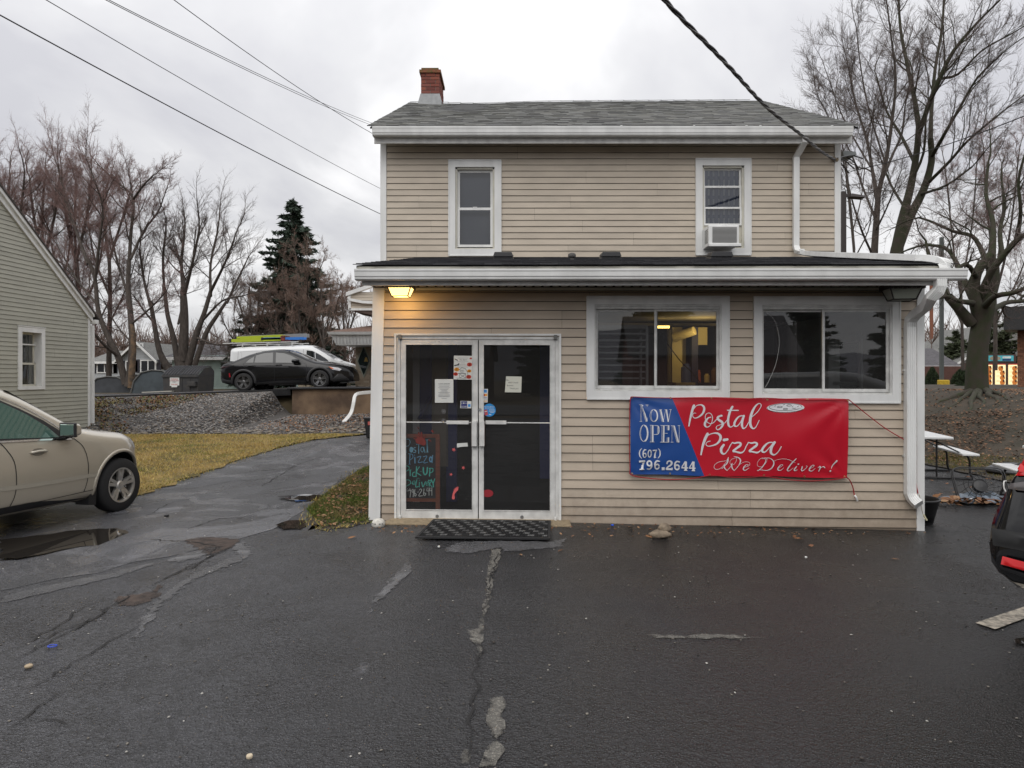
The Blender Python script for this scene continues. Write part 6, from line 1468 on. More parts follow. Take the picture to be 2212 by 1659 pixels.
for sd_ in (-1,1):
 band = [(-.350,1.204),(.300,1.148),(1.170,1.097),(2.090,1.05),(2.030,1.097),(1.770,1.295),(1.520,1.442),(1.270,1.566),(1.020,1.639),(.770,1.673),(.400,1.679),(-.100,1.634),(-.300,1.498)]
 suv.patch('window_surround', band, TRIM, sv, sd_, .004)
 suv.patch('side_window', [(1.130,1.125),(1.910,1.08),(1.790,1.216),(1.570,1.379),(1.320,1.515),(1.090,1.589),(.950,1.617)], ngl('green_front_side_glass', (.055,.115,.095)), sv, sd_, .008)
 suv.patch('side_window', [(.420,1.165),(.930,1.131),(.790,1.639),(.500,1.634)], GLB, sv, sd_, .008)
 suv.patch('side_window', [(-.220,1.216),(.300,1.17),(.340,1.611),(-.050,1.589)], GLB, sv, sd_, .008)
 suv.line('chrome_strip', [(-.300,1.199),(.500,1.131),(1.170,1.091),(1.670,1.07),(2.070,1.045)], .02, CHROME, sv, sd_, .012)
 suv.line('chrome_strip', [(2.110,1.055),(1.830,1.289),(1.550,1.47),(1.270,1.594),(1.020,1.668),(.770,1.699),(.400,1.704)], .018, CHROME, sv, sd_, .010)
 for pts in ([(1.110,1.09),(1.180,1.0),(1.260,.85),(1.280,.6),(1.260,.45),(1.200,.33)], [(2.110,1.05),(2.230,.92),(2.280,.7),(2.270,.5),(2.230,.36)], [(.450,1.1),(.300,.95),(.280,.8),(.420,.6),(.480,.34)]):
  suv.line('door_seam', pts, .010, M['dark'], sv, sd_, .003)
 suv.line('sill_seam', [(.45,.37),(1.5,.35),(2.42,.37)], .007, M['dark'], sv, sd_, .003)
 suv.patch('sill_trim', [(.42,.28),(2.35,.27),(1.5,.36),(.42,.36)], TRIM, sv, sd_, .006)
 suv.line('crease_highlight', [(.4,.60),(1.5,.56),(2.45,.56)], .05, paint('champagne_highlight', (.55,.51,.42),.3,.2), sv, sd_, .006)  # lighter paint band stands for light catching the crease
 for hx in (.62,1.58):
  y = sd_ * (suv.hw(hx, .93) + .028); mb = MB(); mb.tube(catmull([(hx - .10, y - sd_ * .03,.935),(hx - .085, y, .94),(hx, y + sd_ * .004,.945),(hx + .085, y, .94),(hx + .10, y - sd_ * .03,.935)], 4),.016,8); mb.build('door_handle', SUVP, sv, local=True, smooth=True)
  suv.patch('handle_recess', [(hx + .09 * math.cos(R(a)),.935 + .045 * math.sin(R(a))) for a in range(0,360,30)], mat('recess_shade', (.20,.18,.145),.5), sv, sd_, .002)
 y0 = sd_ * suv.hw(1.92,1.10); yc = y0 + sd_ * .17
 mb = MB(); mb.hexa([(1.89, yc - .115,1.090),(2.01, yc - .09,1.110),(2.01, yc + .09,1.110),(1.89, yc + .115,1.090),(1.88, yc - .115,1.255),(2.00, yc - .085,1.235),(2.00, yc + .085,1.235),(1.88, yc + .115,1.255)])
 mr_ = mb.build('mirror', SUVP, sv, local=True, bevel=.035); mr_.modifiers[0].segments = 4
 mb = MB(); mb.box(1.865,1.895, yc - .118, yc + .118,1.085,1.26); mb.build('mirror_rim', TRIM, mr_, local=True, bevel=.012)
 mb = MB(); mb.box(1.860,1.87, yc - .098, yc + .098,1.105,1.24); mb.build('mirror_glass', mat('mirror_silver', (.45,.55,.5),.03, metal=1), mr_, local=True, bevel=.004)
 mb = MB(); mb.hexa([(1.85, y0 - sd_ * .03,1.060),(2.03, y0 - sd_ * .03,1.060),(2.00, yc + sd_ * .02,1.080),(1.89, yc + sd_ * .02,1.080),(2.2, y0 - sd_ * .03,1.09),(2.00, y0 - sd_ * .03,1.120),(1.99, yc + sd_ * .02,1.110),(1.89, yc + sd_ * .02,1.110)]); mb.build('mirror_arm', TRIM, mr_, local=True)
 suv.arch_trim(2.86, SUVP, sv, sd_, .03); suv.arch_trim(0, SUVP, sv, sd_, .03)
 for wx in (0,2.86): wheel(sv, wx, sd_ * .80,.36,.225, sd_, 5,.235, M['alu'], .17)
 mb = MB(); y1 = sd_ * .78; mb.hexa([(2.33, y1 - .10,.18),(2.45, y1 - .10,.16),(2.45, y1 + .10,.16),(2.33, y1 + .10,.18),(2.36, y1 - .10,.42),(2.47, y1 - .10,.42),(2.47, y1 + .10,.42),(2.36, y1 + .10,.42)]); mb.build('mud_flap', TRIM, sv, local=True)
 suv.patch('headlight', [(3.12,.95),(3.28,.95),(3.36,.82),(3.2,.80)], mat('headlight_lens', (.5,.5,.5),.1), sv, sd_, .006)
suv.toppatch('windshield', [(1.48,-.55),(2.2,-.66),(2.2,.66),(1.48,.55)], GLB, sv)
suv.toppatch('hood_seam', [(2.75,-.62),(2.76,-.62),(2.76,.62),(2.75,.62)], M['dark'], sv, .003)
SDP = mat('metallic_charcoal_paint', (.006,.006,.007),.12, spec=.45)
sed = Car(top=[(-.88,.62),(-.86,.86),(-.80,1.0),(-.72,1.06),(-.45,1.10),(-.2,1.19),(.1,1.31),(.45,1.41),(.85,1.46),(1.25,1.46),(1.55,1.41),(1.85,1.30),(2.2,1.13),(2.5,1.01),(2.8,.96),(3.2,.88),(3.55,.78),(3.72,.66),(3.78,.5)],
  bot=[(-.88,.38),(-.6,.28),(0,.26),(.4,.22),(2.2,.21),(2.67,.22),(3.3,.20),(3.78,.22)],
  plan=[(-.88,.66),(-.78,.78),(-.4,.88),(0,.905),(1.3,.90),(2.67,.905),(3.1,.86),(3.4,.76),(3.65,.6),(3.78,.48)],
  belt=[(-.9,.98),(0,.97),(1.0,.93),(2.2,.86),(3.0,.76),(3.8,.55)], tumble=.55, r=.10, crown=.05, wheels=(0,2.67), wr=.33, arch=.375)
sedY = 25.0; tilt = math.atan(.1 / 2.67)
sd1 = thing('parked_sedan', 'black four-door sedan with dark alloy wheels parked on the upper lot above the gravel bank', 'car', (-9.40, sedY + .8,1.135))
sd1.rotation_euler = (0,-tilt, 0)
sed.body(sd1, SDP, DK)
CLAD = mat('matte_grey_cladding', (.032,.032,.034),.55)
RIMD = mat('dark_machined_alloy', (.22,.22,.225),.3, metal=.9)
for sd_ in (-1,1):
 sed.patch('window_surround', [(-.02,.99),(.6,.975),(2.2,.90),(1.98,1.08),(1.7,1.235),(1.4,1.335),(1.05,1.375),(.7,1.365),(.4,1.29),(.12,1.12)], TRIM, sd1, sd_, .004)
 sed.patch('side_window', [(.10,1.01),(.36,1.0),(.36,1.22),(.2,1.12)], GLB, sd1, sd_, .008)
 sed.patch('side_window', [(.40,1.0),(1.04,.975),(1.0,1.34),(.7,1.33),(.42,1.255)], GLB, sd1, sd_, .008)
 sed.patch('side_window', [(1.14,.97),(1.9,.935),(2.02,.935),(1.9,1.06),(1.66,1.20),(1.4,1.295),(1.10,1.335)], GLB, sd1, sd_, .008)
 for pts in ([(1.09,.96),(1.10,.7),(1.09,.4),(1.06,.27)], [(2.2,.90),(2.24,.7),(2.2,.45),(2.1,.27)], [(.02,.98),(.06,.85),(.2,.75),(.42,.6),(.46,.27)]):
  sed.line('door_seam', pts, .010, M['dark'], sd1, sd_, .003)
 sed.line('crease_highlight', [(-.3,.92),(.5,.86),(1.0,.83),(1.6,.80)], .03, paint('charcoal_highlight', (.06,.06,.065),.3,.2), sd1, sd_, .005)  # pale band paints the gleam along the shoulder crease
 for hx in (.30,1.26):
  y = sd_ * (sed.hw(hx, .88) + .022); mb = MB(); mb.tube([(hx - .11, y, .885),(hx, y + sd_ * .006,.89),(hx + .11, y, .885)], .015,8); mb.build('door_handle', SDP, sd1, local=True, smooth=True)
 sed.patch('side_cladding', [(.42,.225),(2.2,.215),(2.15,.31),(1.3,.33),(.42,.31)], CLAD, sd1, sd_, .012)
 for wx in (0,2.67): sed.arch_trim(wx, CLAD, sd1, sd_, .075); wheel(sd1, wx, sd_ * .78,.33,.22, sd_, 5,.235, RIMD, .15, hubs=False)
 sed.patch('tail_light', [(-.84,.80),(-.5,.90),(-.46,.93),(-.82,.93)], mat('smoked_red_lens', (.03,.006,.008),.15), sd1, sd_, .008)
 sed.patch('side_marker', [(-.50,.52),(-.44,.52),(-.46,.66),(-.50,.66)], mat('red_reflector', (.35,.01,.02),.2), sd1, sd_, .014)
 sed.patch('headlight', [(3.02,.76),(3.30,.72),(3.42,.66),(3.36,.60),(3.12,.66)], mat('clear_headlight', (.55,.55,.58),.1), sd1, sd_, .008)
 sed.patch('turn_signal', [(2.98,.77),(3.10,.73),(3.18,.67),(3.10,.68)], mat('amber_lens', (.65,.14,.03),.2), sd1, sd_, .010)
 sed.patch('rear_cladding', [(-.84,.33),(-.40,.29),(-.42,.40),(-.80,.50),(-.85,.48)], CLAD, sd1, sd_, .012)
 sed.patch('front_cladding', [(3.10,.22),(3.70,.23),(3.60,.34),(3.42,.50),(3.30,.50),(3.10,.32)], CLAD, sd1, sd_, .010)
 y0 = sd_ * sed.hw(1.95,.95); mb = MB(Matrix.Translation((1.86, y0 + sd_ * .11,1.0)) @ Matrix.Diagonal((1.0,1.2,.72,1))); mb.lathe([(.02,-.13),(.08,-.10),(.10,0),(.095,.09),(.05,.13)], axis='x', n=18); mr_ = mb.build('mirror', SDP, sd1, local=True, smooth=True)
 mb = MB(); mb.box(1.83,1.93, y0 - sd_ * .02, y0 + sd_ * .05,.9,.97); mb.build('mirror_arm', TRIM, mr_, local=True)
sed.toppatch('windshield', [(1.52,-.56),(2.42,-.70),(2.42,.70),(1.52,.56)], GLB, sd1)
sed.toppatch('rear_window', [(-.25,-.60),(.38,-.52),(.38,.52),(-.25,.60)], GLB, sd1)
sed.toppatch('hood_scoop', [(2.85,-.2),(3.1,-.17),(3.1,.17),(2.85,.2)], M['black'], sd1,.02)
mb = MB(); mb.hexa([(-.86,-.62,1.04),(-.6,-.62,1.08),(-.6,.62,1.08),(-.86,.62,1.04),(-.9,-.62,1.075),(-.6,-.62,1.10),(-.6,.62,1.10),(-.9,.62,1.075)]); mb.build('spoiler', SDP, sd1, local=True, bevel=.01)
VNP = paint('white_van_paint', (.70,.71,.71),0,.3)
van = Car(top=[(-.92,.8),(-.95,1.3),(-.92,1.66),(-.82,1.76),(-.5,1.80),(1.0,1.82),(1.9,1.82),(2.2,1.79),(2.55,1.62),(2.95,1.36),(3.2,1.20),(3.5,1.10),(3.75,.98),(3.85,.75)],
  bot=[(-.92,.36),(0,.28),(2.9,.26),(3.85,.3)], plan=[(-.92,.78),(-.8,.84),(0,.865),(2.9,.86),(3.3,.80),(3.7,.64),(3.85,.52)],
  belt=[(-1,1.1),(2.9,1.05),(3.8,.85)], tumble=.14, r=.13, crown=.05, wheels=(0,2.93), wr=.32, arch=.37)
vx = (493 - 1106) / 1536 * 27.2 + .95
vn = thing('parked_van', 'white work van with ladders on its roof rack parked behind the black sedan', 'van', (vx, 28.0,1.04), scale=1.0)
vn.rotation_euler = (0,-tilt * .6,0)
van.body(vn, VNP, DK)
for sd_ in (-1,1):
 van.patch('side_window', [(2.05,1.14),(2.95,1.10),(2.85,1.22),(2.55,1.42),(2.3,1.55),(2.08,1.58)], GLB, vn, sd_, .006)
 van.line('window_bar', [(2.42,1.12),(2.40,1.5)], .03, VNP, vn, sd_, .009)
 for pts in ([(1.95,1.62),(1.94,1.1),(1.94,.32)], [(-.55,1.6),(-.56,1.1),(-.55,.95)]): van.line('panel_seam', pts, .012, mat('seam_grey', (.25,.25,.25),.8), vn, sd_, .003)
 van.line('panel_outline', [(-.4,1.05),(-.42,1.5),(-.38,1.58),(.8,1.6),(1.7,1.6),(1.75,1.5),(1.75,1.05)], .012, mat('panel_shade', (.5,.5,.5),.6), vn, sd_, .004)
 van.patch('round_logo', [(.55 + .17 * math.cos(R(a)),1.36 + .17 * math.sin(R(a))) for a in range(0,360,20)], mat('orange_decal', (.75,.22,.06),.5), vn, sd_, .008)
 for wx in (0,2.93): wheel(vn, wx, sd_ * .74,.32,.2, sd_, 8,.2, M['steel'], hubs=False)
 van.patch('headlight', [(3.35,.82),(3.6,.85),(3.66,.98),(3.45,1.02)], mat('van_headlight', (.5,.5,.5),.15), vn, sd_, .006)
van.toppatch('windshield', [(2.3,-.64),(3.1,-.70),(3.1,.70),(2.3,.64)], mat('bright_windshield', (.05,.055,.06),.04, spec=1), vn)
mb = MB(); mb.tube([(2.75,-.5,1.56),(3.1,.0,1.30)], .012,5); mb.tube([(2.85,.1,1.50),(3.1,.4,1.28)], .012,5); tag(mb.build('wiper', M['black'], vn, local=True), kind='stuff')
mb = MB()
for x in (-.4,.55,1.5): mb.box(x - .02, x + .02,-.72,.72,1.87,1.905); mb.box(x - .02, x + .02,-.72,-.68,1.78,1.88); mb.box(x - .02, x + .02,.68,.72,1.78,1.88)
for y in (-.71,.70): mb.box(-1.15,1.75, y - .014, y + .014,1.90,1.935)
mb.build('roof_rack', mat('white_rack_tube', (.62,.62,.6),.4), vn, local=True)
def ladder(label, x0, x1, y0, y1, z, m_, tiltz=.0, chan=.08, name='ladder', wid=.4):
 t = thing(name, label, 'ladder', (vx + x0,28 + y0,1.04 + z)); L_ = x1 - x0
 for y in (0, y1 - y0):
  mb = MB(); mb.hexa([(0, y - .015,0),(L_, y - .015, tiltz),(L_, y + .015, tiltz),(0, y + .015,0),(0, y - .015, chan),(L_, y - .015, chan + tiltz),(L_, y + .015, chan + tiltz),(0, y + .015, chan)]); mb.build('rail', m_, t, local=True)
 n = int(L_ / .3)
 for k in range(n):
  x = .15 + k * .3; mb = MB(); mb.tube([(x, 0, chan / 2 + tiltz * x / L_),(x, y1 - y0, chan / 2 + tiltz * x / L_)], .016,8); mb.build('rung', M['steel'], t, local=True)
 mb = MB(); mb.box(-.05,.03,-.03,.03,-.01, chan + .01); mb.box(-.05,.03, y1 - y0 - .03, y1 - y0 + .03,-.01, chan + .01); tag(mb.build('foot', M['black'], t, local=True), kind='stuff')
 return t
LIME = mat('lime_fibreglass', (.42,.50,.03),.4); CYB = mat('blue_fibreglass', (.04,.20,.62),.4)
ladder('lime green ladder, lower of the two green ladders on the van roof rack', -.93,1.15,-.62,-.25,1.945, LIME, .07,.11)
ladder('lime green ladder resting on top of another green ladder on the van', -.75,1.05,-.55,-.2,2.08, LIME, .08,.08)
ladder('blue ladder lying on the front end of the van roof rack', .3,1.9,-.62,-.3,2.03, CYB, .03,.085)
ladder('bare aluminium ladder on the far side of the van roof rack', -.85,1.82,.0,.35,2.08, M['steel'], .10,.14)
mb = MB(); mb.box(vx + 1.0, vx + 1.18,27.34,28.0,3.02,3.24); tag(mb.build('strap_bundle', mat('red_and_black_strap', (.25,.04,.03),.7, var=.9, vscale=14, col2=(.02,.02,.02)), bevel=.02), 'bunched strap tying the ladders down on the van', 'strap')
BKP = mat('gloss_black_paint', (.005,.005,.006),.06, spec=.6)
rog = Car(top=[(-.98,.60),(-1.02,.80),(-.99,.98),(-.90,1.14),(-.80,1.30),(-.66,1.50),(-.45,1.64),(.3,1.70),(1.2,1.68),(1.8,1.48),(2.3,1.2),(2.6,1.1),(3.2,1.0),(3.5,.85)],
  bot=[(-1.0,.42),(-.7,.30),(0,.28),(2.6,.26),(3.5,.35)], plan=[(-1.02,.80),(-.97,.86),(-.85,.905),(-.5,.92),(0,.925),(2.7,.92),(3.1,.85),(3.5,.55)],
  belt=[(-1.02,.78),(-.3,.92),(0,1.0),(2.5,.98),(3.5,.8)], tumble=.42, r=.10, crown=.045, wheels=(0,2.7), wr=.36, arch=.41, tuck=.09)
th2 = R(32); hd2 = Vector((math.cos(th2), math.sin(th2),0)); lf2 = Vector((-math.sin(th2), math.cos(th2),0))
corner = Vector((2.965,4.30,0)); org2 = corner + hd2 * .97 - lf2 * .86
rg_ = thing('parked_suv', 'glossy black SUV at the right edge of the view, only its rear corner showing', 'car', (org2.x - .05, org2.y + .03,.03), rz=th2)
rog.body(rg_, BKP, DK, 90)
RL = mat('red_tail_lens', (.50,.008,.012),.12, spec=.8); RL2 = mat('bright_red_lens', (.55,.012,.015),.15)
for sd_ in (-1,1):
 rog.patch('side_window', [(-.4,1.15),(.6,1.12),(1.0,1.11),(1.0,1.52),(.2,1.54),(-.3,1.46)], GLB, rg_, sd_, .006)
 rog.patch('side_window', [(1.08,1.11),(2.1,1.07),(1.8,1.3),(1.5,1.45),(1.08,1.52)], GLB, rg_, sd_, .006)
 for wx in (0,2.7): wheel(rg_, wx, sd_ * .80,.36,.225, sd_, 5,.235, M['alu'], .15); rog.arch_trim(wx, CLAD, rg_, sd_, .07)
 rog.patch('lower_cladding', [(-.98,.43),(-.6,.32),(-.42,.31),(-.42,.45),(-.9,.60)], CLAD, rg_, sd_, .008)
def rearx(y, z):
 """x of the rear surface at (y, z)"""
 best = None; a, b = -1.02,-.2
 for _ in range(26):
  m = (a + b) / 2
  ok = rog.zb(m) < z < rog.topz(m, y) and rog.hw(m, min(z, rog.zt(m) - rog.crown)) > abs(y)
  if ok: b = m
  else: a = m
 return b
def rear_patch(name, poly, m_, eps=.006, sp=.05):
 vs, fs = cdt_fill(poly, sp, lambda y, z: (rearx(y, z) - eps, y, z)); mb = MB(); mb.add(vs, [tuple(reversed(f)) for f in fs]); me = mb.mesh(name, m_); me.polygons.foreach_set('use_smooth', [True] * len(me.polygons)); return link_mesh(name, me, rg_, True)
for sg in (1,-1):
 def fl(poly): return [(sg * y, z) for y, z in poly] if sg > 0 else [(sg * y, z) for y, z in reversed(poly)]
 t_ = rear_patch('tail_light', fl([(.40,1.12),(.56,1.05),(.74,1.03),(.785,1.05),(.76,1.13),(.70,1.23),(.6,1.27),(.44,1.25)]), RL, .02)
 rear_patch('brake_lens', fl([(.58,1.07),(.72,1.055),(.745,1.07),(.735,1.10),(.58,1.12)]), RL2,.024)
 rear_patch('reverse_lens', fl([(.54,.95),(.77,.95),(.785,1.01),(.56,1.03)]), mat('smoked_clear_lens', (.10,.09,.09),.15),.014)
 rear_patch('reflector', fl([(.52,.485),(.78,.505),(.78,.55),(.52,.535)]), RL2,.012)
 rear_patch('bumper_cladding', fl([(0,.42),(.45,.42),(.80,.47),(.80,.49),(.48,.46),(.40,.56),(0,.58)]), CLAD, .010)
rear_patch('bumper_cladding', [(-.84,.60),(.84,.60),(.86,.70),(-.86,.70)], mat('textured_bumper', (.008,.008,.008),.5),.006)
rear_patch('gate_seam', [(.585,.95),(.60,.95),(.60,.80),(.52,.70),(.36,.64),(0,.63),(0,.645),(.35,.655),(.51,.715),(.585,.80)], mat('seam_highlight', (.22,.25,.25),.3),.008)
rear_patch('plate_trim', [(.0,.93),(.44,.93),(.44,.955),(0,.955)], CHROME, .02)
rear_patch('rear_window', [(-.5,1.28),(.5,1.28),(.48,1.50),(-.48,1.50)], GLB, .008)
def bm(x, y): yy = .44 - x; z = .70 + y; return (rearx(yy, z) - .014, yy, z)
vs, fs = text_mesh('ROGUE', .05, bm, .0018, 'LEFT', .25,1.25); mb = MB(); mb.add(vs, fs); mb.build('badge', CHROME, rg_, local=True)
# neighbouring house on the left
nX = lambda Y: -11.28 - .054 * (19 - Y)
nd = Vector((.054,1,0)).normalized()
XN = Matrix(((nd.x, -nd.y, 0, nX(19.0)),(nd.y, nd.x, 0,19.0),(0,0,1,0),(0,0,0,1)))
XN = XN @ Matrix(((1,0,0,0),(0,1,0,0),(0,0,1,0),(0,0,0,1)))
nh = thing('neighbour_house', 'grey-green vinyl-sided house with steep white-edged gable at the left edge', 'house', (nX(19),19,.3))
zc = EYE + 131 / FX * 19; NL = -10.5; ap = -5.25; rise = .78
def ncut(z): return (NL, 0 - .10) if z < zc else (max(NL, NL + (z - zc) / rise) + .02, min(-.10,-(z - zc) / rise - .02))
nz0 = EYE - 108 / FX * 19
def nY(px): # local x of a pixel column on the wall plane
 k = (px - CX) / FX; Y = (-11.28 - .054 * 19) / (k - .054); return (Y - 19) / nd.y
wx0, wx1 = nY(37), nY(95); wz1, wz0 = EYE + 107 / FX * (19 + nY(66) * nd.y), EYE - 28 / FX * (19 + nY(50) * nd.y)
mb = MB(XN); hole = (wx0 + .07, wx1 - .07, wz0 + .07, wz1 - .07)
wall_with_holes(mb, NL, 0, nz0 - .4, zc, .004,.12, [hole]); mb.prism([(NL, zc),(0, zc),(ap, zc - ap * rise)], 'y', .004,.12)
nw = mb.build('gable_wall', mat('neighbour_sheathing', (.06,.06,.055),.9), nh)
boards(nw, 'siding_board', NL, -.1, nz0, zc - ap * rise - .1,.1016, [hole], XN, M['sage'], 12, prof=.016, cut=ncut)
mb = MB(XN); mb.box(-.10,.0,-.02,.1, nz0 - .05, zc + .02); mb.build('corner_trim', M['white'], nh, bevel=.003)
mb = MB(XN)   # rake boards: two stepped faces
for (x0, x1, z0, z1) in ((.04, ap, zc - .0, zc + (0 - ap) * rise + .04), ):
 for o, w, y in ((.0,.20,-.05),(.14,.10,-.10)):
  mb.hexa([(.05, y, zc - .16 + o),(ap, y, zc - .16 + o - ap * rise),(ap, .02, zc - .16 + o - ap * rise),(.05,.02, zc - .16 + o),(.05, y, zc - .16 + o + w),(ap, y, zc - .16 + o + w - ap * rise),(ap, .02, zc - .16 + o + w - ap * rise),(.05,.02, zc - .16 + o + w)])
mb.build('rake_board', M['white'], nh)
mb = MB(XN); mb.hexa([(.25,-.12, zc - .10),(ap, -.12, zc + .09 - ap * rise),(ap, 7, zc + .09 - ap * rise),(.25,7, zc - .10),(.25,-.12, zc - .05),(ap, -.12, zc + .14 - ap * rise),(ap, 7, zc + .14 - ap * rise),(.25,7, zc - .05)])
mb.hexa([(NL - .2,-.12, zc - .10),(NL - .2,7, zc - .10),(ap, 7, zc + .09 - ap * rise),(ap, -.12, zc + .09 - ap * rise),(NL - .2,-.12, zc - .05),(NL - .2,7, zc - .05),(ap, 7, zc + .14 - ap * rise),(ap, -.12, zc + .14 - ap * rise)])
mb.build('roof', mat('brown_grey_shingles', (.07,.06,.055),.9, var=.4, vscale=20, bump=.8), nh)
mb = MB(XN); mb.box(.05,.20,-.12,7, zc - .20, zc - .09); mb.build('gutter', M['white'], nh, bevel=.01)
mb = MB(XN); mb.box(0,.1,.1,7, nz0 - .3, zc); mb.box(NL, NL + .1,.1,7, nz0 - .3, zc); mb.build('side_wall', M['sage'], nh)
mb = MB(XN); mb.sweep([(.06,-.03, zc - .25),(.06,-.03, nz0 + .1),(.08,-.05, nz0 + .02),(.16,-.16, nz0 - .06)], rect(.085,.06), ref=(1,0,0)); mb.build('downspout', M['white'], nh)
mb = MB(XN); mb.box(NL, 0,.02,.2, nz0 - 1.2, nz0); mb.build('foundation', mat('grey_foundation', (.25,.24,.22),.9, var=.2, bump=.5), nh)
mb = MB(XN); t = .12; a, b, c, d = wx0, wx1, wz0, wz1
for q in ((a, b, c, c + .08),(a, b, d - t, d),(a, a + t, c + .08, d - t),(b - t, b, c + .08, d - t)): mb.box(q[0], q[1], -.035,.0, q[2], q[3])
mb.box(a - .015, b + .015,-.045,0, d, d + .02); mb.box(b - t, b - t + .015,0,.22, c + .08, d - t); mb.box(a + t - .015, a + t, 0,.22, c + .08, d - t); mb.box(a + t, b - t, 0,.22, d - t, d - t + .015)
w_ = mb.build('window', M['white'], nh)
mb = MB(XN); mb.box(a + t, b - t, 0,.22, c + .06, c + .09); mb.build('sill', M['cream'], w_)
a += t; b -= t; c += .08; d -= t; mid = c + (d - c) * .42
for (z0, z1, y) in ((mid - .02, d, .16),(c, mid + .02,.12)):
 mb = MB(XN); f = .045; mb.box(a, b, y, y + .03, z0, z0 + f); mb.box(a, b, y, y + .03, z1 - f, z1); mb.box(a, a + f, y, y + .03, z0, z1); mb.box(b - f, b, y, y + .03, z0, z1); mb.build('sash', M['cream'], w_)
 mb = MB(XN); mb.quad((a + f, y + .015, z0 + f),(b - f, y + .015, z0 + f),(b - f, y + .015, z1 - f),(a + f, y + .015, z1 - f)); mb.build('pane', M['glass'], w_)
mb = MB(XN); mb.box(a, b, .12,.15, d - .30, d - .27); mb.build('screen_bar', M['white'], w_)
mb = MB(XN); n = 20
for i in range(n): x = a + (b - a) * i / n; mb.box(x, x + (b - a) / n * .9,.30 + .02 * math.sin(i * 1.9),.32 + .02 * math.sin(i * 1.9), c, d)
tag(mb.build('curtain', mat('dark_green_curtain', (.05,.09,.07),.8), w_), kind='stuff')
# retaining wall, pipe, bin
wl, wr_ = P(635,840,23.4).x, P(840,840,23.4).x
t_ = thing('retaining_wall', 'stained brown concrete retaining wall holding up the lot under the black sedan', 'wall', ((wl + wr_) / 2,23.4,.4))
mb = MB(); zt = EYE - 25 / FX * 23.4
mb.hexa([(wl, 23.15,-.1),(wr_ + 2,23.15,-.1),(wr_ + 2,23.5,-.1),(wl, 23.5,-.1),(wl, 23.2, zt - .03),(wr_ + 2,23.2, zt + .01),(wr_ + 2,23.5, zt + .01),(wl, 23.5, zt - .03)])
STC = mat('stained_concrete', (.22,.15,.095),.95, var=.6, vscale=1.6, bump=.6, bscale=30, col2=(.09,.06,.042), detail=8); mb.build('wall_face', STC, t_, bevel=.015)
mb = MB(); mb.hexa([(wl - .15,23.1, zt - .03),(wr_ + 2,23.1, zt + .012),(wr_ + 2,24, zt + .012),(wl - .15,24, zt - .03),(wl - .15,23.1, zt + .035),(wr_ + 2,23.1, zt + .06),(wr_ + 2,24, zt + .06),(wl - .15,24, zt + .035)]); mb.build('paved_cap', mat('wall_cap_asphalt', (.03,.03,.032),.85, bump=.8), t_, bevel=.02)
mb = MB(); p0 = P(806,847,21.5); pts = [P(840,846,21.9), P(806,847,21.5), P(775,850,21.3), P(767,856,21.2), P(764,870,21.1), P(758,893,21.0), P(741,914,20.6)]
mb.sweep(catmull(pts, 3), rect(.10,.075), ref=(0,-1,0)); tag(mb.build('drain_pipe', M['white'], bevel=.008), 'bent white drain pipe emptying onto the gravel in front of the retaining wall', 'pipe')
p = G(804,945); t_ = thing('bin', 'tall black plastic bin standing behind the left corner of the shop', 'bin', p)
mb = MB(); s_ = 15.8 / 1536 * 12; mb.hexa([(p.x - .11, p.y - .14, p.z),(p.x + .22, p.y - .14, p.z),(p.x + .22, p.y + .2, p.z),(p.x - .11, p.y + .2, p.z),(p.x - .16, p.y - .18, p.z + .46),(p.x + .27, p.y - .18, p.z + .46),(p.x + .27, p.y + .25, p.z + .46),(p.x - .16, p.y + .25, p.z + .46)]); mb.build('body', M['black'], t_, bevel=.02)
mb = MB(); mb.box(p.x - .18, p.x + .29, p.y - .2, p.y + .27, p.z + .44, p.z + .47); mb.build('rim', M['black'], t_, bevel=.01)
mb = MB(); mb.box(p.x - .06, p.x + .02, p.y - .20, p.y - .16, p.z + .30, p.z + .38); mb.build('tag', mat('coral_tag', (.55,.12,.10),.6), t_)
# dumpster
dp = P(408,834,32.5); dz = H(dp.x, 32.5); dt = thing('dumpster', 'black steel dumpster with ribbed plastic lid and white notice on the upper lot', 'dumpster', (dp.x, 32.5, dz), rz=R(-9))
DB = mat('worn_black_steel', (.03,.03,.032),.6, var=.5, vscale=4, col2=(.05,.045,.04)); w, dd = .88,.62
mb = MB(); mb.hexa([(-w + .04,-dd, 0),(w - .04,-dd, 0),(w - .04, dd, 0),(-w + .04, dd, 0),(-w, -dd, .78),(w, -dd, .78),(w, dd, .78),(-w, dd, .78)])
for x in (-w, w - .03): mb.prism([(-dd, .78),(dd, .78),(dd, 1.0),(dd - .25,1.18),(-.1,1.14)], 'x', x, x + .03)
mb.build('hull', DB, dt, local=True, bevel=.01)
for k, (x0, x1) in enumerate(((-w, -.02),(.02, w))):
 mb = MB(); L_ = []
 n = 6; prof = [(-dd - .02,.80),(-dd + .12,.93),(-dd + .35,1.06),(-.0,1.16),(.25,1.20),(dd - .2,1.18)]
 for i in range(n - 1):
  (y0, z0),(y1, z1) = prof[i], prof[i + 1]; mb.hexa([(x0, y0, z0),(x1, y0, z0),(x1, y1, z1),(x0, y1, z1),(x0, y0, z0 + .02),(x1, y0, z0 + .02),(x1, y1, z1 + .02),(x0, y1, z1 + .02)])
 lid = mb.build('lid', mat('lid_black', (.022,.022,.024),.4), dt, local=True)
 for r_ in range(6):
  x = x0 + .07 + r_ * (x1 - x0 - .12) / 5.4; mb = MB(); mb.tube([(x, y, z + .03) for y, z in prof], .024,6); mb.build('rib', mat('lid_rib', (.06,.06,.065),.4), lid, local=True, smooth=True)
mb = MB(); mb.box(-w - .02, w + .02,-dd - .05,-dd + .02,.70,.80); mb.build('top_rail', DB, dt, local=True, bevel=.01)
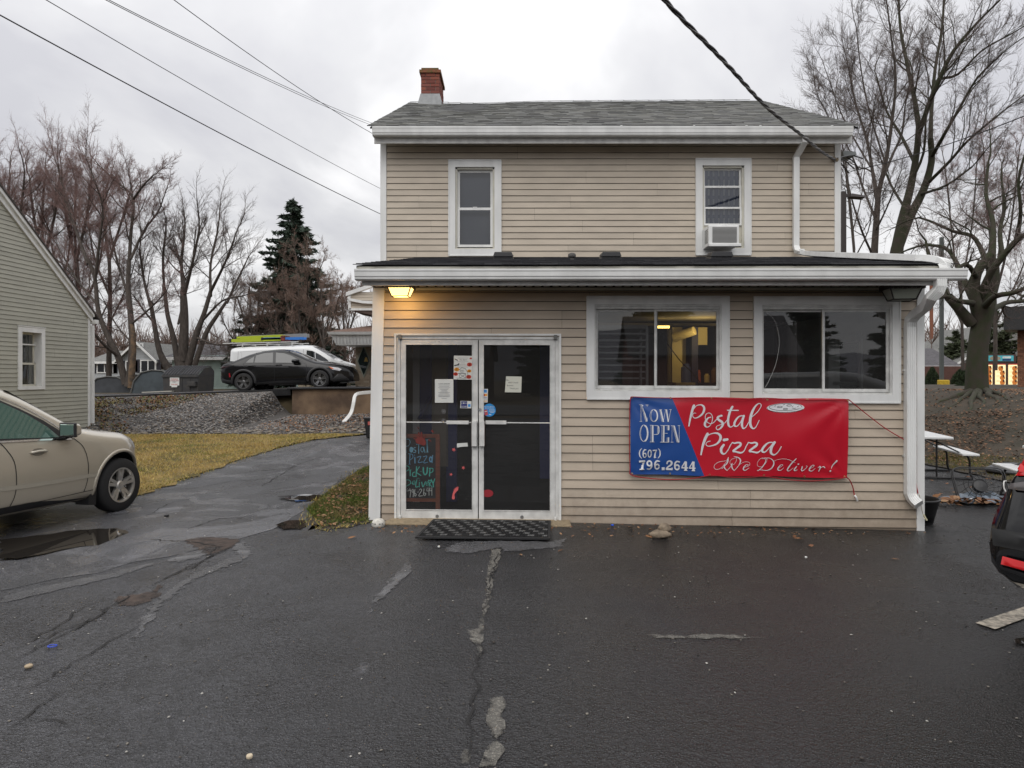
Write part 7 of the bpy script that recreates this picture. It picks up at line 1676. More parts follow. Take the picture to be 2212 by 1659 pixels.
for x in (-.35,.05,.45): mb = MB(); mb.box(x, x + .03,-dd - .02,-dd + .01,.03,.70); mb.build('stiffener', DB, dt, local=True)
mb = MB(); mb.box(.42,.80,-dd - .14,-dd, .30,.52); mb.box(.46,.76,-dd - .15,-dd - .13,.33,.49); mb.build('fork_pocket', DB, dt, local=True, bevel=.01)
mb = MB(); mb.prism([(-.50,.74),(-.50,.32),(-.42,.32),(-.42,.26),(-.14,.26),(-.14,.34),(-.04,.34),(-.04,.74)], 'y', -dd - .035,-dd - .025); nt_ = mb.build('notice', PAPER, dt, local=True)
for i, (s_, z, c_) in enumerate((('WARNING', .60,(.5,.06,.05)),('CARDBOARD', .53,(.3,.04,.04)),('ONLY', .47,(.06,.06,.07)),('FINE $500', .36,(.5,.1,.08)))):
 vs, fs = text_mesh(s_, .075, lambda x, y: (-.28 + x, -dd - .037, z + y),.001, 'CENTER'); mb = MB(); mb.add(vs, fs); mb.build('print', mat('notice_ink', c_, .7), nt_, local=True)
p = P(300,828,32.0); t_ = thing('board', 'pale loose board lying on the ground left of the dumpster', 'board', (p.x + 1.6,32.3,1.0))
q = P(345,838,31.6); mb = MB(); mb.hexa([(q.x - .75,31.5, H(q.x, 31.5) + .05),(q.x + .6,31.45, H(q.x, 31.5) + .1),(q.x + .6,31.7, H(q.x, 31.5) + .1),(q.x - .75,31.75, H(q.x, 31.5) + .05),(q.x - .75,31.5, H(q.x, 31.5) + .09),(q.x + .6,31.45, H(q.x, 31.5) + .15),(q.x + .6,31.7, H(q.x, 31.5) + .15),(q.x - .75,31.75, H(q.x, 31.5) + .09)]); mb.build('plank', mat('pale_board', (.45,.43,.38),.7), t_)
for i, (px, Y, w, h, lab, c_) in enumerate(((256,35.0,1.05,.85, 'grey hooped cover at the foot of the split-trunk tree, left side', (.055,.06,.068)),(310,37,1.6,.95, 'dark brown hooped cover between the split-trunk tree and the dumpster', (.07,.06,.052)),(352,33.6,1.1,1.15, 'blue-grey ribbed hooped cover just left of the dumpster', (.06,.075,.085)))):
 p = P(px, 830, Y); zg = H(p.x, Y) - .05; t_ = thing('hooped_cover', lab, 'cover', (p.x, Y, zg), group='hooped covers behind the upper lot')
 prof = [(-w, 0),(-w * .86, h * .55),(-w * .55, h * .9),(-w * .1, h),(w * .35, h * .97),(w * .75, h * .72),(w, 0)]
 mb = MB(); mb.prism([(p.x + a, zg + b) for a, b in prof], 'y', Y - .8, Y + .8); mb.build('cover', mat('hoop_cover_%s' % 'abc'[i], c_, .7, var=.2), t_)
 mb = MB(); mb.tube([(p.x + a, Y - .82, zg + b) for a, b in prof], .035,6); mb.build('hoop', mat('hoop_edge', (.11,.11,.105),.6), t_)
# distant houses
def gable_house(name, label, x0, x1, y0, y1, z0, ze, zr, wallm, roofm, axis='x', wins=(), trim=M['white'], over=.35, boardsp=.12):
 t = thing(name, label, 'house', ((x0 + x1) / 2,(y0 + y1) / 2, z0))
 mb = MB(); mb.box(x0, x1, y0, y1, z0 - 1, ze)
 if axis == 'x': mb.prism([(y0, ze),(y1, ze),((y0 + y1) / 2, zr)], 'x', x0, x1)
 else: mb.prism([(x0, ze),(x1, ze),((x0 + x1) / 2, zr)], 'y', y0, y1)
 w = mb.build('walls', wallm, t)
 z = z0; mb = MB()
 while z < (ze if axis == 'x' else zr):
  a, b = (x0, x1) if z < ze else (x0 + (x1 - x0) / 2 * (z - ze) / (zr - ze), x1 - (x1 - x0) / 2 * (z - ze) / (zr - ze))
  mb.add([(a, y0 - .03, z),(b, y0 - .03, z),(b, y0 - .005, z + boardsp),(a, y0 - .005, z + boardsp)], [(0,1,2,3)]); z += boardsp
 tag(mb.build('siding_courses', wallm, w), kind='stuff')
 mb = MB(); th_ = .12
 if axis == 'x':
  ym = (y0 + y1) / 2; s_ = (zr - ze) / (ym - y0)
  for (ya, za, yb, zb) in ((y0 - over, ze - over * s_, ym, zr),(y1 + over, ze - over * s_, ym, zr)): mb.hexa([(x0 - over, ya, za),(x1 + over, ya, za),(x1 + over, yb, zb),(x0 - over, yb, zb),(x0 - over, ya, za + th_),(x1 + over, ya, za + th_),(x1 + over, yb, zb + th_),(x0 - over, yb, zb + th_)])
 else:
  xm = (x0 + x1) / 2; s_ = (zr - ze) / (xm - x0)
  for (xa, za, xb, zb) in ((x0 - over, ze - over * s_, xm, zr),(x1 + over, ze - over * s_, xm, zr)): mb.hexa([(xa, y0 - over, za),(xb, y0 - over, zb),(xb, y1 + over, zb),(xa, y1 + over, za),(xa, y0 - over, za + th_),(xb, y0 - over, zb + th_),(xb, y1 + over, zb + th_),(xa, y1 + over, za + th_)])
 mb.build('roof', roofm, t)
 mb = MB()
 if axis == 'x': mb.box(x0 - over, x1 + over, y0 - over - .06, y0 - over, ze - over * s_ - .06, ze - over * s_ + .12)
 else:
  for (xa, xb) in ((x0 - over, (x0 + x1) / 2),(x1 + over, (x0 + x1) / 2)): mb.hexa([(xa, y0 - over - .05, ze - over * s_ - .02),(xb, y0 - over - .05, zr - .02),(xb, y0 - over, zr - .02),(xa, y0 - over, ze - over * s_ - .02),(xa, y0 - over - .05, ze - over * s_ + .16),(xb, y0 - over - .05, zr + .16),(xb, y0 - over, zr + .16),(xa, y0 - over, ze - over * s_ + .16)])
 mb.build('fascia', trim, t)
 for (wx, wz, ww, wh, sh) in wins:
  mb = MB(); mb.box(wx, wx + ww, y0 - .09, y0 - .02, wz, wz + wh); wd = mb.build('window', trim, t)
  k = 2 if ww > .7 else 1
  for q in range(k):
   mb = MB(); mb.box(wx + .09 + q * (ww - .09) / k, wx + (q + 1) * (ww - .09) / k, y0 - .10, y0 - .08, wz + .09, wz + wh - .09); mb.build('pane', GLB, wd)
  if sh:
   for xx in (wx - .34, wx + ww + .06): mb = MB(); mb.box(xx, xx + .28, y0 - .08, y0 - .03, wz, wz + wh); mb.build('shutter', mat('dark_shutter', (.02,.02,.03),.6), t)
 return t
GREYW = mat('pale_grey_siding', (.40,.42,.43),.7, var=.08); RG = mat('weathered_grey_roof', (.17,.17,.16),.9, var=.25, vscale=6, bump=.6); RD = mat('dark_purple_grey_roof', (.085,.08,.085),.9, var=.3, vscale=5, bump=.6)
DY = 52.0
def dX(px, Y=DY): return P(px, 0, Y).x
def dZ(py, Y=DY): return P(0, py, Y).z
gh = gable_house('distant_house', 'pale grey house with dark shutters and a white door far behind the split-trunk tree', dX(262), dX(333), DY, DY + 9,.9, dZ(775), dZ(741), GREYW, RG, 'y', wins=((dX(304), dZ(805),1.15,.95, True),(dX(297), dZ(752),.45,.35, False),(dX(272), dZ(803),.55,.8, True)))
mb = MB(); mb.box(dX(333), dX(352), DY + 1, DY + 8,0, dZ(789)); mb.hexa([(dX(331), DY + .6, dZ(789)),(dX(354), DY + .6, dZ(792)),(dX(354), DY + 8, dZ(792)),(dX(331), DY + 8, dZ(789)),(dX(331), DY + .6, dZ(785)),(dX(354), DY + .6, dZ(790)),(dX(354), DY + 8, dZ(790)),(dX(331), DY + 8, dZ(785))]); mb.build('porch', mat('brown_porch', (.13,.09,.08),.8), gh)
mb = MB(); mb.box(dX(335), dX(344), DY + .9, DY + .98,.9, dZ(797)); dr = mb.build('door', M['white'], gh)
mb = MB(); mb.box(dX(337), dX(342), DY + .87, DY + .9, dZ(812), dZ(800)); mb.build('pane', GLB, dr)
gable_house('distant_house', 'long grey house with shuttered double window beyond the far left trees', dX(196,58), dX(262,58),58,66,.9, dZ(782,58), dZ(757,58), GREYW, RG, 'x', wins=((dX(210,58), dZ(806,58),1.3,.95, True),(dX(232,58), dZ(806,58),.5,.95, True)))
gable_house('distant_garage', 'low mint-green garage with dark grey roof behind the dumpster and van', dX(372,44), dX(560,44),44,52,.9, dZ(773,44), dZ(742,44), mat('mint_siding', (.36,.45,.41),.7, var=.12), RD, 'x', wins=(), boardsp=.16)
# brick office with white canopy behind the shop's left corner
oY = 27.5
def oX(px, Y=oY): return P(px, 0, Y).x
def oZ(py, Y=oY): return P(0, py, Y).z
of = thing('brick_office', 'tan brick office with white canopy fascia and a diamond window left of the shop', 'building', (oX(800), oY, 1.2))
mb = MB(); bx0, bx1, bz0, bz1 = oX(768), oX(900), oZ(832), oZ(742)
mb.box(bx0, bx1, oY, oY + 7,.6, bz1); ow = mb.build('wall', mat('tan_mortar', (.33,.28,.22),.9), of)
BRT = objrnd_mat('tan_brick', [(.27,.21,.15),(.36,.29,.215),(.22,.17,.12),(.42,.35,.27)], .9,.5,60)
z = 1.2; r = 0; n = 0
dcx, dcz, dw_, dh_ = oX(786), oZ(780),13.5 / FX * oY, 33 / FX * oY
rs_ = MB(); rsv = []
while z < bz1 - .02:
 x = bx0 - (.1 if r % 2 else 0)
 while x < oX(830):
  a, b = max(bx0, x), x + .20; x += .212
  if abs((a + b) / 2 - dcx) / (dw_ + .16) + abs(z + .03 - dcz) / (dh_ + .12) < 1: continue
  if n < 290 and b < oX(812):
   mb = MB(); mb.box(a, b, oY - .012, oY + .01, z, z + .064); mb.build('brick', BRT, ow); n += 1
  else: rs_.box(a, b, oY - .012, oY + .01, z, z + .064); rsv += [rng.random()] * 8
 z += .076; r += 1
if rs_.v:
 me = rs_.mesh('bricks', rnd_mat('tan_bricks', [(.27,.21,.15),(.36,.29,.215),(.22,.17,.12)], .9)); at = me.attributes.new('rnd', 'FLOAT', 'POINT'); at.data.foreach_set('value', rsv); tag(link_mesh('bricks', me, ow), kind='stuff')
mb = MB()
def dia(s_, y0, y1):
 return [(dcx, dcz - dh_ * s_),(dcx + dw_ * s_, dcz),(dcx, dcz + dh_ * s_),(dcx - dw_ * s_, dcz)]
mb.prism(dia(1.1,0,0), 'y', oY - .03, oY + .0); wd = mb.build('window', mat('grey_green_frame', (.25,.27,.22),.6), of)
mb = MB(); mb.prism(dia(.92,0,0), 'y', oY - .04, oY - .031); mb.build('pane', ngl('dark_teal_glass', (.02,.03,.03)), wd)
mb = MB(); mb.prism([(dcx + .02, dcz - .02),(dcx + .17, dcz - .02),(dcx + .13, dcz + .14),(dcx + .06, dcz + .14)], 'y', oY - .045, oY - .041); mb.build('lamp_shade', mat('straw_lamp_shade', (.40,.27,.08),.7), wd)
cx0_, cx1_ = oX(712,25.6), oX(900,25.6); cz0_, cz1_ = oZ(745,25.6), oZ(717,25.6)
mb = MB(); mb.hexa([(cx0_ + .2,25.7, cz0_),(cx1_, 25.7, cz0_),(cx1_, oY + 3, cz0_),(bx0 - .0, oY + 1.5, cz0_),(cx0_ + .05,25.6, cz1_ - .1),(cx1_, 25.6, cz1_ - .1),(cx1_, oY + 3, cz1_ - .1),(bx0 - .5, oY + 1.5, cz1_ - .1)]); cn = mb.build('canopy_fascia', M['white'], of)
mb = MB()
for k in range(int((cx1_ - cx0_) / .12)): x = cx0_ + .1 + k * .12; mb.box(x, x + .012,25.585,25.66, cz0_ + .03, cz1_ - .12)
tag(mb.build('fascia_groove', mat('groove_grey', (.5,.5,.5),.6), cn), kind='stuff')
mb = MB(); mb.hexa([(cx0_ - .02,25.5, cz1_ - .1),(cx1_, 25.5, cz1_ - .1),(cx1_, 25.62, cz1_ - .1),(cx0_ + .04,25.62, cz1_ - .1),(cx0_ - .06,25.45, cz1_),(cx1_, 25.45, cz1_),(cx1_, 25.62, cz1_),(cx0_ + .04,25.62, cz1_)]); mb.build('gutter', M['white'], of)
mb = MB(); mb.hexa([(cx0_, 25.48, cz1_ - .02),(cx1_, 25.48, cz1_ - .02),(cx1_, oY + 2.5, cz1_ - .02),(bx0 - .6, oY + 1.5, cz1_ - .02),(cx0_ + .02,25.5, cz1_ + .02),(cx1_, 25.5, cz1_ + .02),(cx1_, oY + 2.4, oZ(698, oY + 2.4) + .2),(oX(806,26) - .2, oY + 1.4, oZ(700, oY + 1.4))])
mb.build('canopy_roof', mat('red_brown_shingles', (.16,.095,.07),.9, var=.35, vscale=12, bump=.7), of)
uY = 26.6; ux0, ux1 = oX(755, uY), oX(900, uY); uz0, uz1 = oZ(666, uY), oZ(632, uY)
mb = MB(); mb.box(ux0, ux1, uY, uY + 3, uz0, uz1); us = mb.build('upper_bay', M['siding_up'], of)
z = uz0
while z < uz1:
 mb = MB(); mb.add([(ux0, uY - .02, z),(ux1, uY - .02, z),(ux1, uY - .003, z + .1),(ux0, uY - .003, z + .1),(ux0, uY, z),(ux1, uY, z)], [(0,1,2,3),(4,5,1,0)]); mb.build('siding_board', M['siding_up'], us); z += .1016
mb = MB(); mb.box(ux0 - .04, ux0 + .06, uY - .04, uY + .02, uz0 - .05, uz1 + .05); mb.box(ux0, ux1, uY - .04, uY + .02, uz0 - .08, uz0)
a1, a2 = oZ(640, uY), oZ(628, uY); mb.hexa([(ux0 - .1, uY - .12, a1),(ux1, uY - .12, a1 + .9),(ux1, uY + .1, a1 + .9),(ux0 - .1, uY + .1, a1),(ux0 - .1, uY - .12, a1 + .14),(ux1, uY - .12, a1 + 1.04),(ux1, uY + .1, a1 + 1.04),(ux0 - .1, uY + .1, a1 + .14)])
mb.build('upper_trim', M['white'], of)
mb = MB(); mb.sweep([(ux0 - .02, uY - .1, oZ(642, uY)),(ux0 + .06, uY - .1, oZ(648, uY)),(ux0 + .5, uY - .1, oZ(653, uY)),(ux0 + 1.6, uY - .1, oZ(656, uY))], rect(.1,.08), ref=(0,-1,0)); mb.build('downspout', M['white'], of)
mb = MB(); mb.hexa([(ux0 + .1, uY, uz0 - .09),(ux1, uY, uz0 - .6),(ux1, uY + 2, uz0 - .6),(ux0 + .1, uY + 2, uz0 - .09),(ux0 + .1, uY, uz0 - .08),(ux1, uY, uz0 - .08),(ux1, uY + 2, uz0 - .08),(ux0 + .1, uY + 2, uz0 - .08)]); mb.build('bay_soffit', mat('brown_soffit', (.09,.06,.05),.8), of)
# right-hand side: picnic tables, tub, broken fan, lid
WT = mat('white_resin_table', (.72,.73,.73),.4, var=.05); BT = mat('black_tube', (.02,.02,.022),.4)
def picnic(label, gx, gy, rz, zoff=0):
 t = thing('picnic_table', label, 'picnic table', (gx, gy, H(gx, gy)), rz=rz, group='white picnic tables beside the shop')
 mb = MB(); mb.box(-.75,.75,-.36,.36,.69,.735); mb.build('tabletop', WT, t, local=True, bevel=.012)
 for s_ in (-1,1): mb = MB(); mb.box(-.75,.75, s_ * .62 - .13, s_ * .62 + .13,.42,.46); mb.build('bench_seat', WT, t, local=True, bevel=.01)
 for s_ in (-1,1):
  x = s_ * .55; mb = MB(); mb.tube(catmull([(x, -.62,.42),(x, -.66,.33),(x, -.67,.12),(x, -.70,.03),(x, -.64,.02),(x, 0,.02),(x, .64,.02),(x, .70,.03),(x, .67,.12),(x, .66,.33),(x, .62,.42)], 4),.018,8); mb.build('base_tube', BT, t, local=True, smooth=True)
  for q in (-.16,.16): mb = MB(); mb.tube([(x, q, .02),(x, q, .69)], .016,8); mb.build('leg', BT, t, local=True)
  mb = MB(); mb.tube([(x, -.62,.40),(x, -.2,.62),(x, 0,.68),(x, .2,.62),(x, .62,.40)], .013,8); mb.build('brace', BT, t, local=True)
 return t
q = G(2020,1022)
a = G(2036,1028); picnic('white folding picnic table with black tube legs just behind the right corner of the shop', 7.28,12.8, R(-14) + R(90))
b_ = G(2195,1082); picnic('white picnic table mostly hidden behind the black SUV at the right edge', 7.72,9.75, R(74))
p = G(2012,1148); p = Vector((4.80,8.46, H(4.8,8.46)))
t_ = thing('planter_tub', 'black plastic planter tub standing behind the right corner post', 'planter', p)
mb = MB(); mb.lathe([(.17,-.02),(.185,0),(.20,.09),(.206,.095),(.225,.18),(.231,.185),(.245,.26),(.262,.272),(.262,.295),(.25,.295),(.24,.26),(.19,.03),(.02,.03)], c=p, n=40); mb.build('tub', mat('black_tub_plastic', (.012,.012,.013),.4), t_, smooth=True)
p = G(2128,1085); t_ = thing('broken_fan', 'broken black wire fan lying on blue plastic with leaves beside the picnic tables', 'broken fan', p)
mb = MB(); XF = Matrix.Translation((p.x, p.y + .12, p.z + .20)) @ Matrix.Rotation(R(-12),4, 'Z') @ Matrix.Rotation(R(62),4, 'X') ; mb.X = XF
w = .30
for k in (0,.06): mb.tube(catmull([(-w, -w * .8, k),(0,-w * .86, k),(w, -w * .8, k),(w * 1.08,0, k),(w, w * .8, k),(0, w * .86, k),(-w, w * .8, k),(-w * 1.08,0, k),(-w, -w * .8, k)], 4),.009,6)
mb.build('outer_frame', BT, t_, smooth=True)
mb = MB(XF)
for i in range(16):
 a = 6.2832 * i / 16; mb.tube([(.10 * math.cos(a),.10 * math.sin(a),.05),(.19 * math.cos(a + .25),.18 * math.sin(a + .25),.08),(.30 * math.cos(a + .45),.25 * math.sin(a + .45),.04)], .0045,5)
for r_ in (.10,.16,.22): mb.tube([(r_ * math.cos(6.2832*i/20), r_ * .9 * math.sin(6.2832*i/20),.06) for i in range(21)], .005,5)
mb.build('wire_grille', BT, t_)
mb = MB(XF); mb.lathe([(.09,-.02),(.09,.05),(.03,.06)], n=18); mb.build('motor', M['black'], t_)
BLU = mat('crumpled_blue_plastic', (.17,.21,.26),.35, var=.3, vscale=9, bump=.4)
rs = random.Random(9); mb = MB(); vs = []; nx_, ny_ = 14,8
for j in range(ny_ + 1):
 for i in range(nx_ + 1):
  x = p.x - .42 + .95 * i / nx_; y = p.y - .18 + .55 * j / ny_; e_ = 1 - max(abs(i / nx_ - .5), abs(j / ny_ - .5)) * 2
  vs.append((x + rs.uniform(-.02,.02), y + rs.uniform(-.02,.02), H(x, y) + .01 + max(0, e_) * .16 * rs.uniform(.2,1.1) + rs.uniform(0,.02)))
mb.add(vs, [(j*(nx_+1) + i, j*(nx_+1) + i + 1,(j+1)*(nx_+1) + i + 1,(j+1)*(nx_+1) + i) for j in range(ny_) for i in range(nx_)]); mb.build('plastic_sheet', BLU, t_)
mb = MB(); mb.tube(catmull([(p.x + .28, p.y - .02, p.z + .30),(p.x + .22, p.y - .06, p.z + .29),(p.x + .21, p.y - .1, p.z + .18),(p.x + .30, p.y - .2, p.z + .04),(p.x + .36, p.y - .24, p.z + .02)], 5),.010,6); mb.build('white_hose', M['white'], t_, smooth=True)
mb = MB(); mb.tube([(p.x - .62, p.y - .08, p.z + .06),(p.x - .2, p.y - .12, p.z + .07)], .012,6); mb.build('pole', M['steel'], t_)
lp_ = np.array([(p.x + rs.uniform(-.8,.75), p.y - .22 + rs.gauss(0,.07),0) for _ in range(150)]); lp_[:, 2] = [H(x, y) + .015 + rs.uniform(0,.05) for x, y, _ in lp_]
tag(link_mesh('leaf_pile', leaves('leaf_pile', lp_, .055, LF, 44,.6)), None, None, None, 'stuff')
l3 = np.array([(x, y, H(x, y) + .006) for x, y in [(rs.uniform(5.0,8.2), rs.uniform(6.5,13.5)) for _ in range(60)] + [(rs.uniform(-3,4), rs.uniform(6.5,8)) for _ in range(10)]])
tag(link_mesh('stray_leaves', leaves('stray_leaves', l3,.042, LF, 45,.25)), None, None, None, 'stuff')
p = G(2186,1034); p = P(2186,1020,12.6); p.z = H(p.x, p.y) + .02; t_ = thing('fire_pit_lid', 'dark grey round domed lid lying on the grass edge behind the black SUV', 'lid', p)
mb = MB(); mb.lathe([(.40,0),(.41,.03),(.40,.05),(.36,.07),(.25,.13),(.1,.165),(.01,.17)], c=p, n=32); mb.build('dome', mat('dark_grey_lid', (.05,.052,.055),.35), t_, smooth=True)
# restaurant drive-through on the right
mY = 44.0
def rX(px, Y=mY): return P(px, 0, Y).x
def rZ(py, Y=mY): return P(0, py, Y).z
mbd = thing('menu_board', 'lit drive-through menu board with four yellow panels beyond the big tree', 'menu board', (rX(2160), mY, 1.2))
FRM = mat('menu_frame_brown', (.07,.035,.028),.5); mb = MB(); mb.box(rX(2085), rX(2212), mY, mY + .3, rZ(838), rZ(784)); mb.build('cabinet', FRM, mbd)
mb = MB(); mb.box(rX(2113), rX(2212), mY - .02, mY + .25,1.1, rZ(836)); mb.build('base', mat('menu_base_dark', (.03,.028,.027),.7), mbd)
MG = mat('lit_menu_panel', (.8,.7,.45),.4, emit=(1,.80,.38), estr=.62); FOOD = mat('food_picture_orange', (.5,.16,.03),.5, emit=(.7,.22,.03), estr=.25); DRK = mat('drink_picture_brown', (.08,.03,.02),.5); RDM = mat('menu_red_heading', (.45,.03,.03),.5, emit=(.6,.03,.03), estr=.2)
for k, (a, b) in enumerate(((2087,2096),(2122.5,2143),(2149.5,2171.5),(2178,2203))):
 mb = MB(); mb.box(rX(a), rX(b), mY - .03, mY, rZ(834), rZ(788)); pn = mb.build('menu_panel', MG, mbd)
 mb = MB(); mb.box(rX(a), rX(b), mY - .035, mY - .03, rZ(788), rZ(786)); mb.build('panel_heading', RDM, pn)
 if k:
  mbf, mbk, mbt = MB(), MB(), MB()
  for r_ in range(4):
   cy = 796 + r_ * 10; cx = b - 7 if k < 3 else a + 13
   x, z = rX(cx), rZ(cy)
   if k == 2 and r_ == 0: x -= .1
   mbf.lathe([(.01, mY - .04),(.16, mY - .04),(.16, mY - .032)], c=(x, 0, z), axis='y', n=14);
   mbk.box(x + .02, x + .12, mY - .05, mY - .042, z + .02, z + .16)
   for w in (0,.07): mbt.box(rX(a) + .06, rX(a) + .26, mY - .036, mY - .031, z + .05 + w, z + .065 + w)
  mbf.v = [(v[0], v[1], v[2]) for v in mbf.v]
  tag(mbf.build('food_picture', FOOD, pn), kind='stuff'); tag(mbk.build('drink_picture', DRK, pn), kind='stuff'); tag(mbt.build('menu_print', mat('menu_text', (.45,.12,.08),.6), pn), kind='stuff')
mb = MB(); mb.box(rX(2110), rX(2196), mY + .05, mY + .3, rZ(783), rZ(765)); mb.build('header_cabinet', FRM, mbd)
mb = MB(); mb.box(rX(2132), rX(2190), mY + .02, mY + .05, rZ(780), rZ(768)); hp = mb.build('header_panel', mat('teal_header', (.05,.30,.34),.5, emit=(.06,.34,.40), estr=.3), mbd)
mb = MB(); mb.lathe([(.01, mY),(.28, mY),(.28, mY + .02)], c=(rX(2150),0, rZ(774)), axis='y', n=18); mb.v = [(rX(2150) + (v[0] - rX(2150)) * 1.2, v[1], rZ(774) + (v[2] - rZ(774)) * .5) for v in mb.v]; mb.build('header_picture', mat('bowl_picture', (.35,.30,.22),.6), hp)
for q, (py0, py1) in enumerate(((774,770),(779,775.5))): mb = MB(); mb.box(rX(2166), rX(2184), mY + .0, mY + .02, rZ(py0), rZ(py1)); mb.build('header_caption', M['white'] if q == 0 else BLUE, hp)
rs2 = thing('brick_restaurant', 'red-brown brick restaurant corner with a dark overhanging fascia at the right edge', 'building', (rX(2215,30),30,1.2))
BW = mat('red_brown_mortar', (.17,.12,.09),.9); x0 = rX(2198,30); mb = MB(); mb.hexa([(x0,30,.9),(x0 + 2,30,.9),(x0 + 2,30.5,.9),(x0 + .4,30.5,.9),(x0,30, rZ(710,30)),(x0 + 2,30, rZ(710,30)),(x0 + 2,30.5, rZ(710,30)),(x0 + .4,30.5, rZ(710,30))]); rw = mb.build('wall', BW, rs2)
BRR = objrnd_mat('red_brown_brick', [(.19,.075,.04),(.26,.12,.07),(.14,.06,.035)], .9,.5); z = 1.1; r = 0
while z < rZ(712,30):
 x = x0 - (.1 if r % 2 else 0)
 while x < x0 + .45: a = max(x, x0); mb = MB(); mb.box(a, x + .2,29.985,30.01, z, z + .065); mb.build('brick', BRR, rw); x += .212
 z += .078; r += 1
mb = MB(); a = rX(2168,29.2); mb.hexa([(a, 29.2, rZ(712,29.2)),(a + 7,29.2, rZ(712,29.2)),(a + 7,31, rZ(712,29.2)),(a + 1.4,31, rZ(712,29.2)),(a - .0,29.2, rZ(664,29.2)),(a + 7,29.2, rZ(640,29.2)),(a + 7,31, rZ(640,29.2)),(a + 1.4,31, rZ(664,29.2))]); mb.build('fascia', mat('dark_metal_fascia', (.022,.022,.022),.5), rs2)
gable_house('distant_house', 'grey shingled house gable rising behind the drive-through menu', dX(2060,60), dX(2330,60),60,70,.9, dZ(790,60), dZ(700,60), mat('grey_white_shingle_siding', (.30,.295,.28),.8, var=.2, vscale=4), RG, 'y', wins=())
gable_house('distant_shed', 'low house with dark grey roof left of the street pole on the right', dX(1960,55), dX(2062,55),55,62,.9, dZ(790,55), dZ(752,55), mat('brown_red_wall', (.16,.10,.09),.8), RD, 'x', wins=())
fc = thing('board_fence', 'dark red-brown board fence between the two round evergreens', 'fence', (rX(2030,50),50,1.2)); FB = mat('fence_board_brown', (.10,.045,.035),.8, var=.2)
x = rX(1995,50)
while x < rX(2085,50): mb = MB(); mb.box(x, x + .135,50,50.03,1.0, rZ(791,50)); mb.build('board', FB, fc); x += .145
mb = MB(); mb.box(rX(1995,50), rX(2085,50),50.03,50.07,2.0,2.1); mb.build('rail', FB, fc)
p = P(2038,840,40); t_ = thing('light_pole', 'slim dark street light pole on a yellow concrete base beyond the big tree', 'light pole', (p.x, 40,1.0))
mb = MB(); mb.lathe([(.28,.9),(.30,.95),(.30, EYE - 12 / FX * 40 + .1),(.27, EYE - 12 / FX * 40 + .14)], c=(p.x, 40,0), n=22); mb.build('base', mat('yellow_concrete', (.60,.40,.03),.7, var=.2, vscale=6), t_)
mb = MB(); mb.box(p.x - .19, p.x - .02,39.9,40.1,1.2,9.5); mb.build('shaft', mat('grey_green_pole', (.09,.10,.095),.6), t_, bevel=.02)
p = P(2012,800,70); t_ = thing('utility_pole', 'reddish wooden utility pole standing left of the street light pole', 'utility pole', (p.x, 70,1.0))
mb = MB(); mb.tube([(p.x, 70,.8),(p.x, 70,11.5)], .17,10); mb.build('pole', mat('reddish_pole_wood', (.22,.085,.05),.9), t_)
mb = MB(); mb.box(p.x - 1.7, p.x + .3,69.8,69.9,1.85 + .6,1.85 + .78); mb.build('crossarm', M['black'], t_)
p = P(1821,560,19.5); t_ = thing('lamp_post', 'dark square lamp post with one flat head behind the right side of the house', 'street lamp', (p.x, 19.5,.6))
LPM = mat('dark_bronze_metal', (.035,.027,.025),.55); zt = P(0,414,19.5).z
mb = MB(); mb.box(p.x - .065, p.x + .065,19.43,19.56,-.1, zt); mb.build('post', LPM, t_, bevel=.008)
mb = MB(); zz = P(0,423,19.5).z; mb.box(p.x + .06, p.x + .2,19.46,19.53, zz - .04, zz + .04); mb.build('arm', LPM, t_)
mb = MB(); x1 = P(1872,0,19.5).x; mb.hexa([(p.x + .15,19.36, zz - .055),(x1 - .1,19.34, zz - .075),(x1 - .1,19.66, zz - .075),(p.x + .15,19.62, zz - .055),(p.x + .2,19.40, zz + .05),(x1,19.42, zz - .02),(x1,19.58, zz - .02),(p.x + .2,19.58, zz + .05)]); mb.build('lamp_head', LPM, t_, bevel=.015)
t_ = thing('service_mast', 'electrical service head and bracket on the right end of the house', 'service head', (hR + .1,12.0,4.9))
w0 = P(1829,338,12.3); mb = MB(); mb.hexa([(w0.x - .1,12.2, w0.z - .03),(w0.x + .12,12.2, w0.z - .0),(w0.x + .12,12.5, w0.z - .0),(w0.x - .1,12.5, w0.z - .03),(w0.x - .1,12.22, w0.z + .07),(w0.x + .12,12.22, w0.z + .06),(w0.x + .12,12.5, w0.z + .06),(w0.x - .1,12.5, w0.z + .07)]); mb.build('weather_cap', mat('grey_cap', (.12,.13,.13),.6), t_)
mb = MB(); mb.tube([(hR + .0,12.3, w0.z),(hR + .06,12.3, w0.z - .5),(hR + .06,12.3,.3)], .025,8); mb.build('conduit', mat('grey_conduit', (.3,.3,.3),.5), t_)
mb = MB()
for l in ([P(1806,343,11.7), P(1822,345,12.0), P(1838,358,12.2), P(1845,364,12.3)], [P(1806,343,11.7), P(1816,352,11.9), P(1824,362,12.0), P(1834,374,12.1)], [P(1808,342,11.7), P(1835,336,12.1), P(1850,338,12.3), P(1865,343,12.4)], [P(1829,340,12.3), P(1845,350,12.2), P(1855,366,12.3)]): mb.tube(catmull(l, 4),.012,5)
mb.build('drip_loop', M['black'], t_)
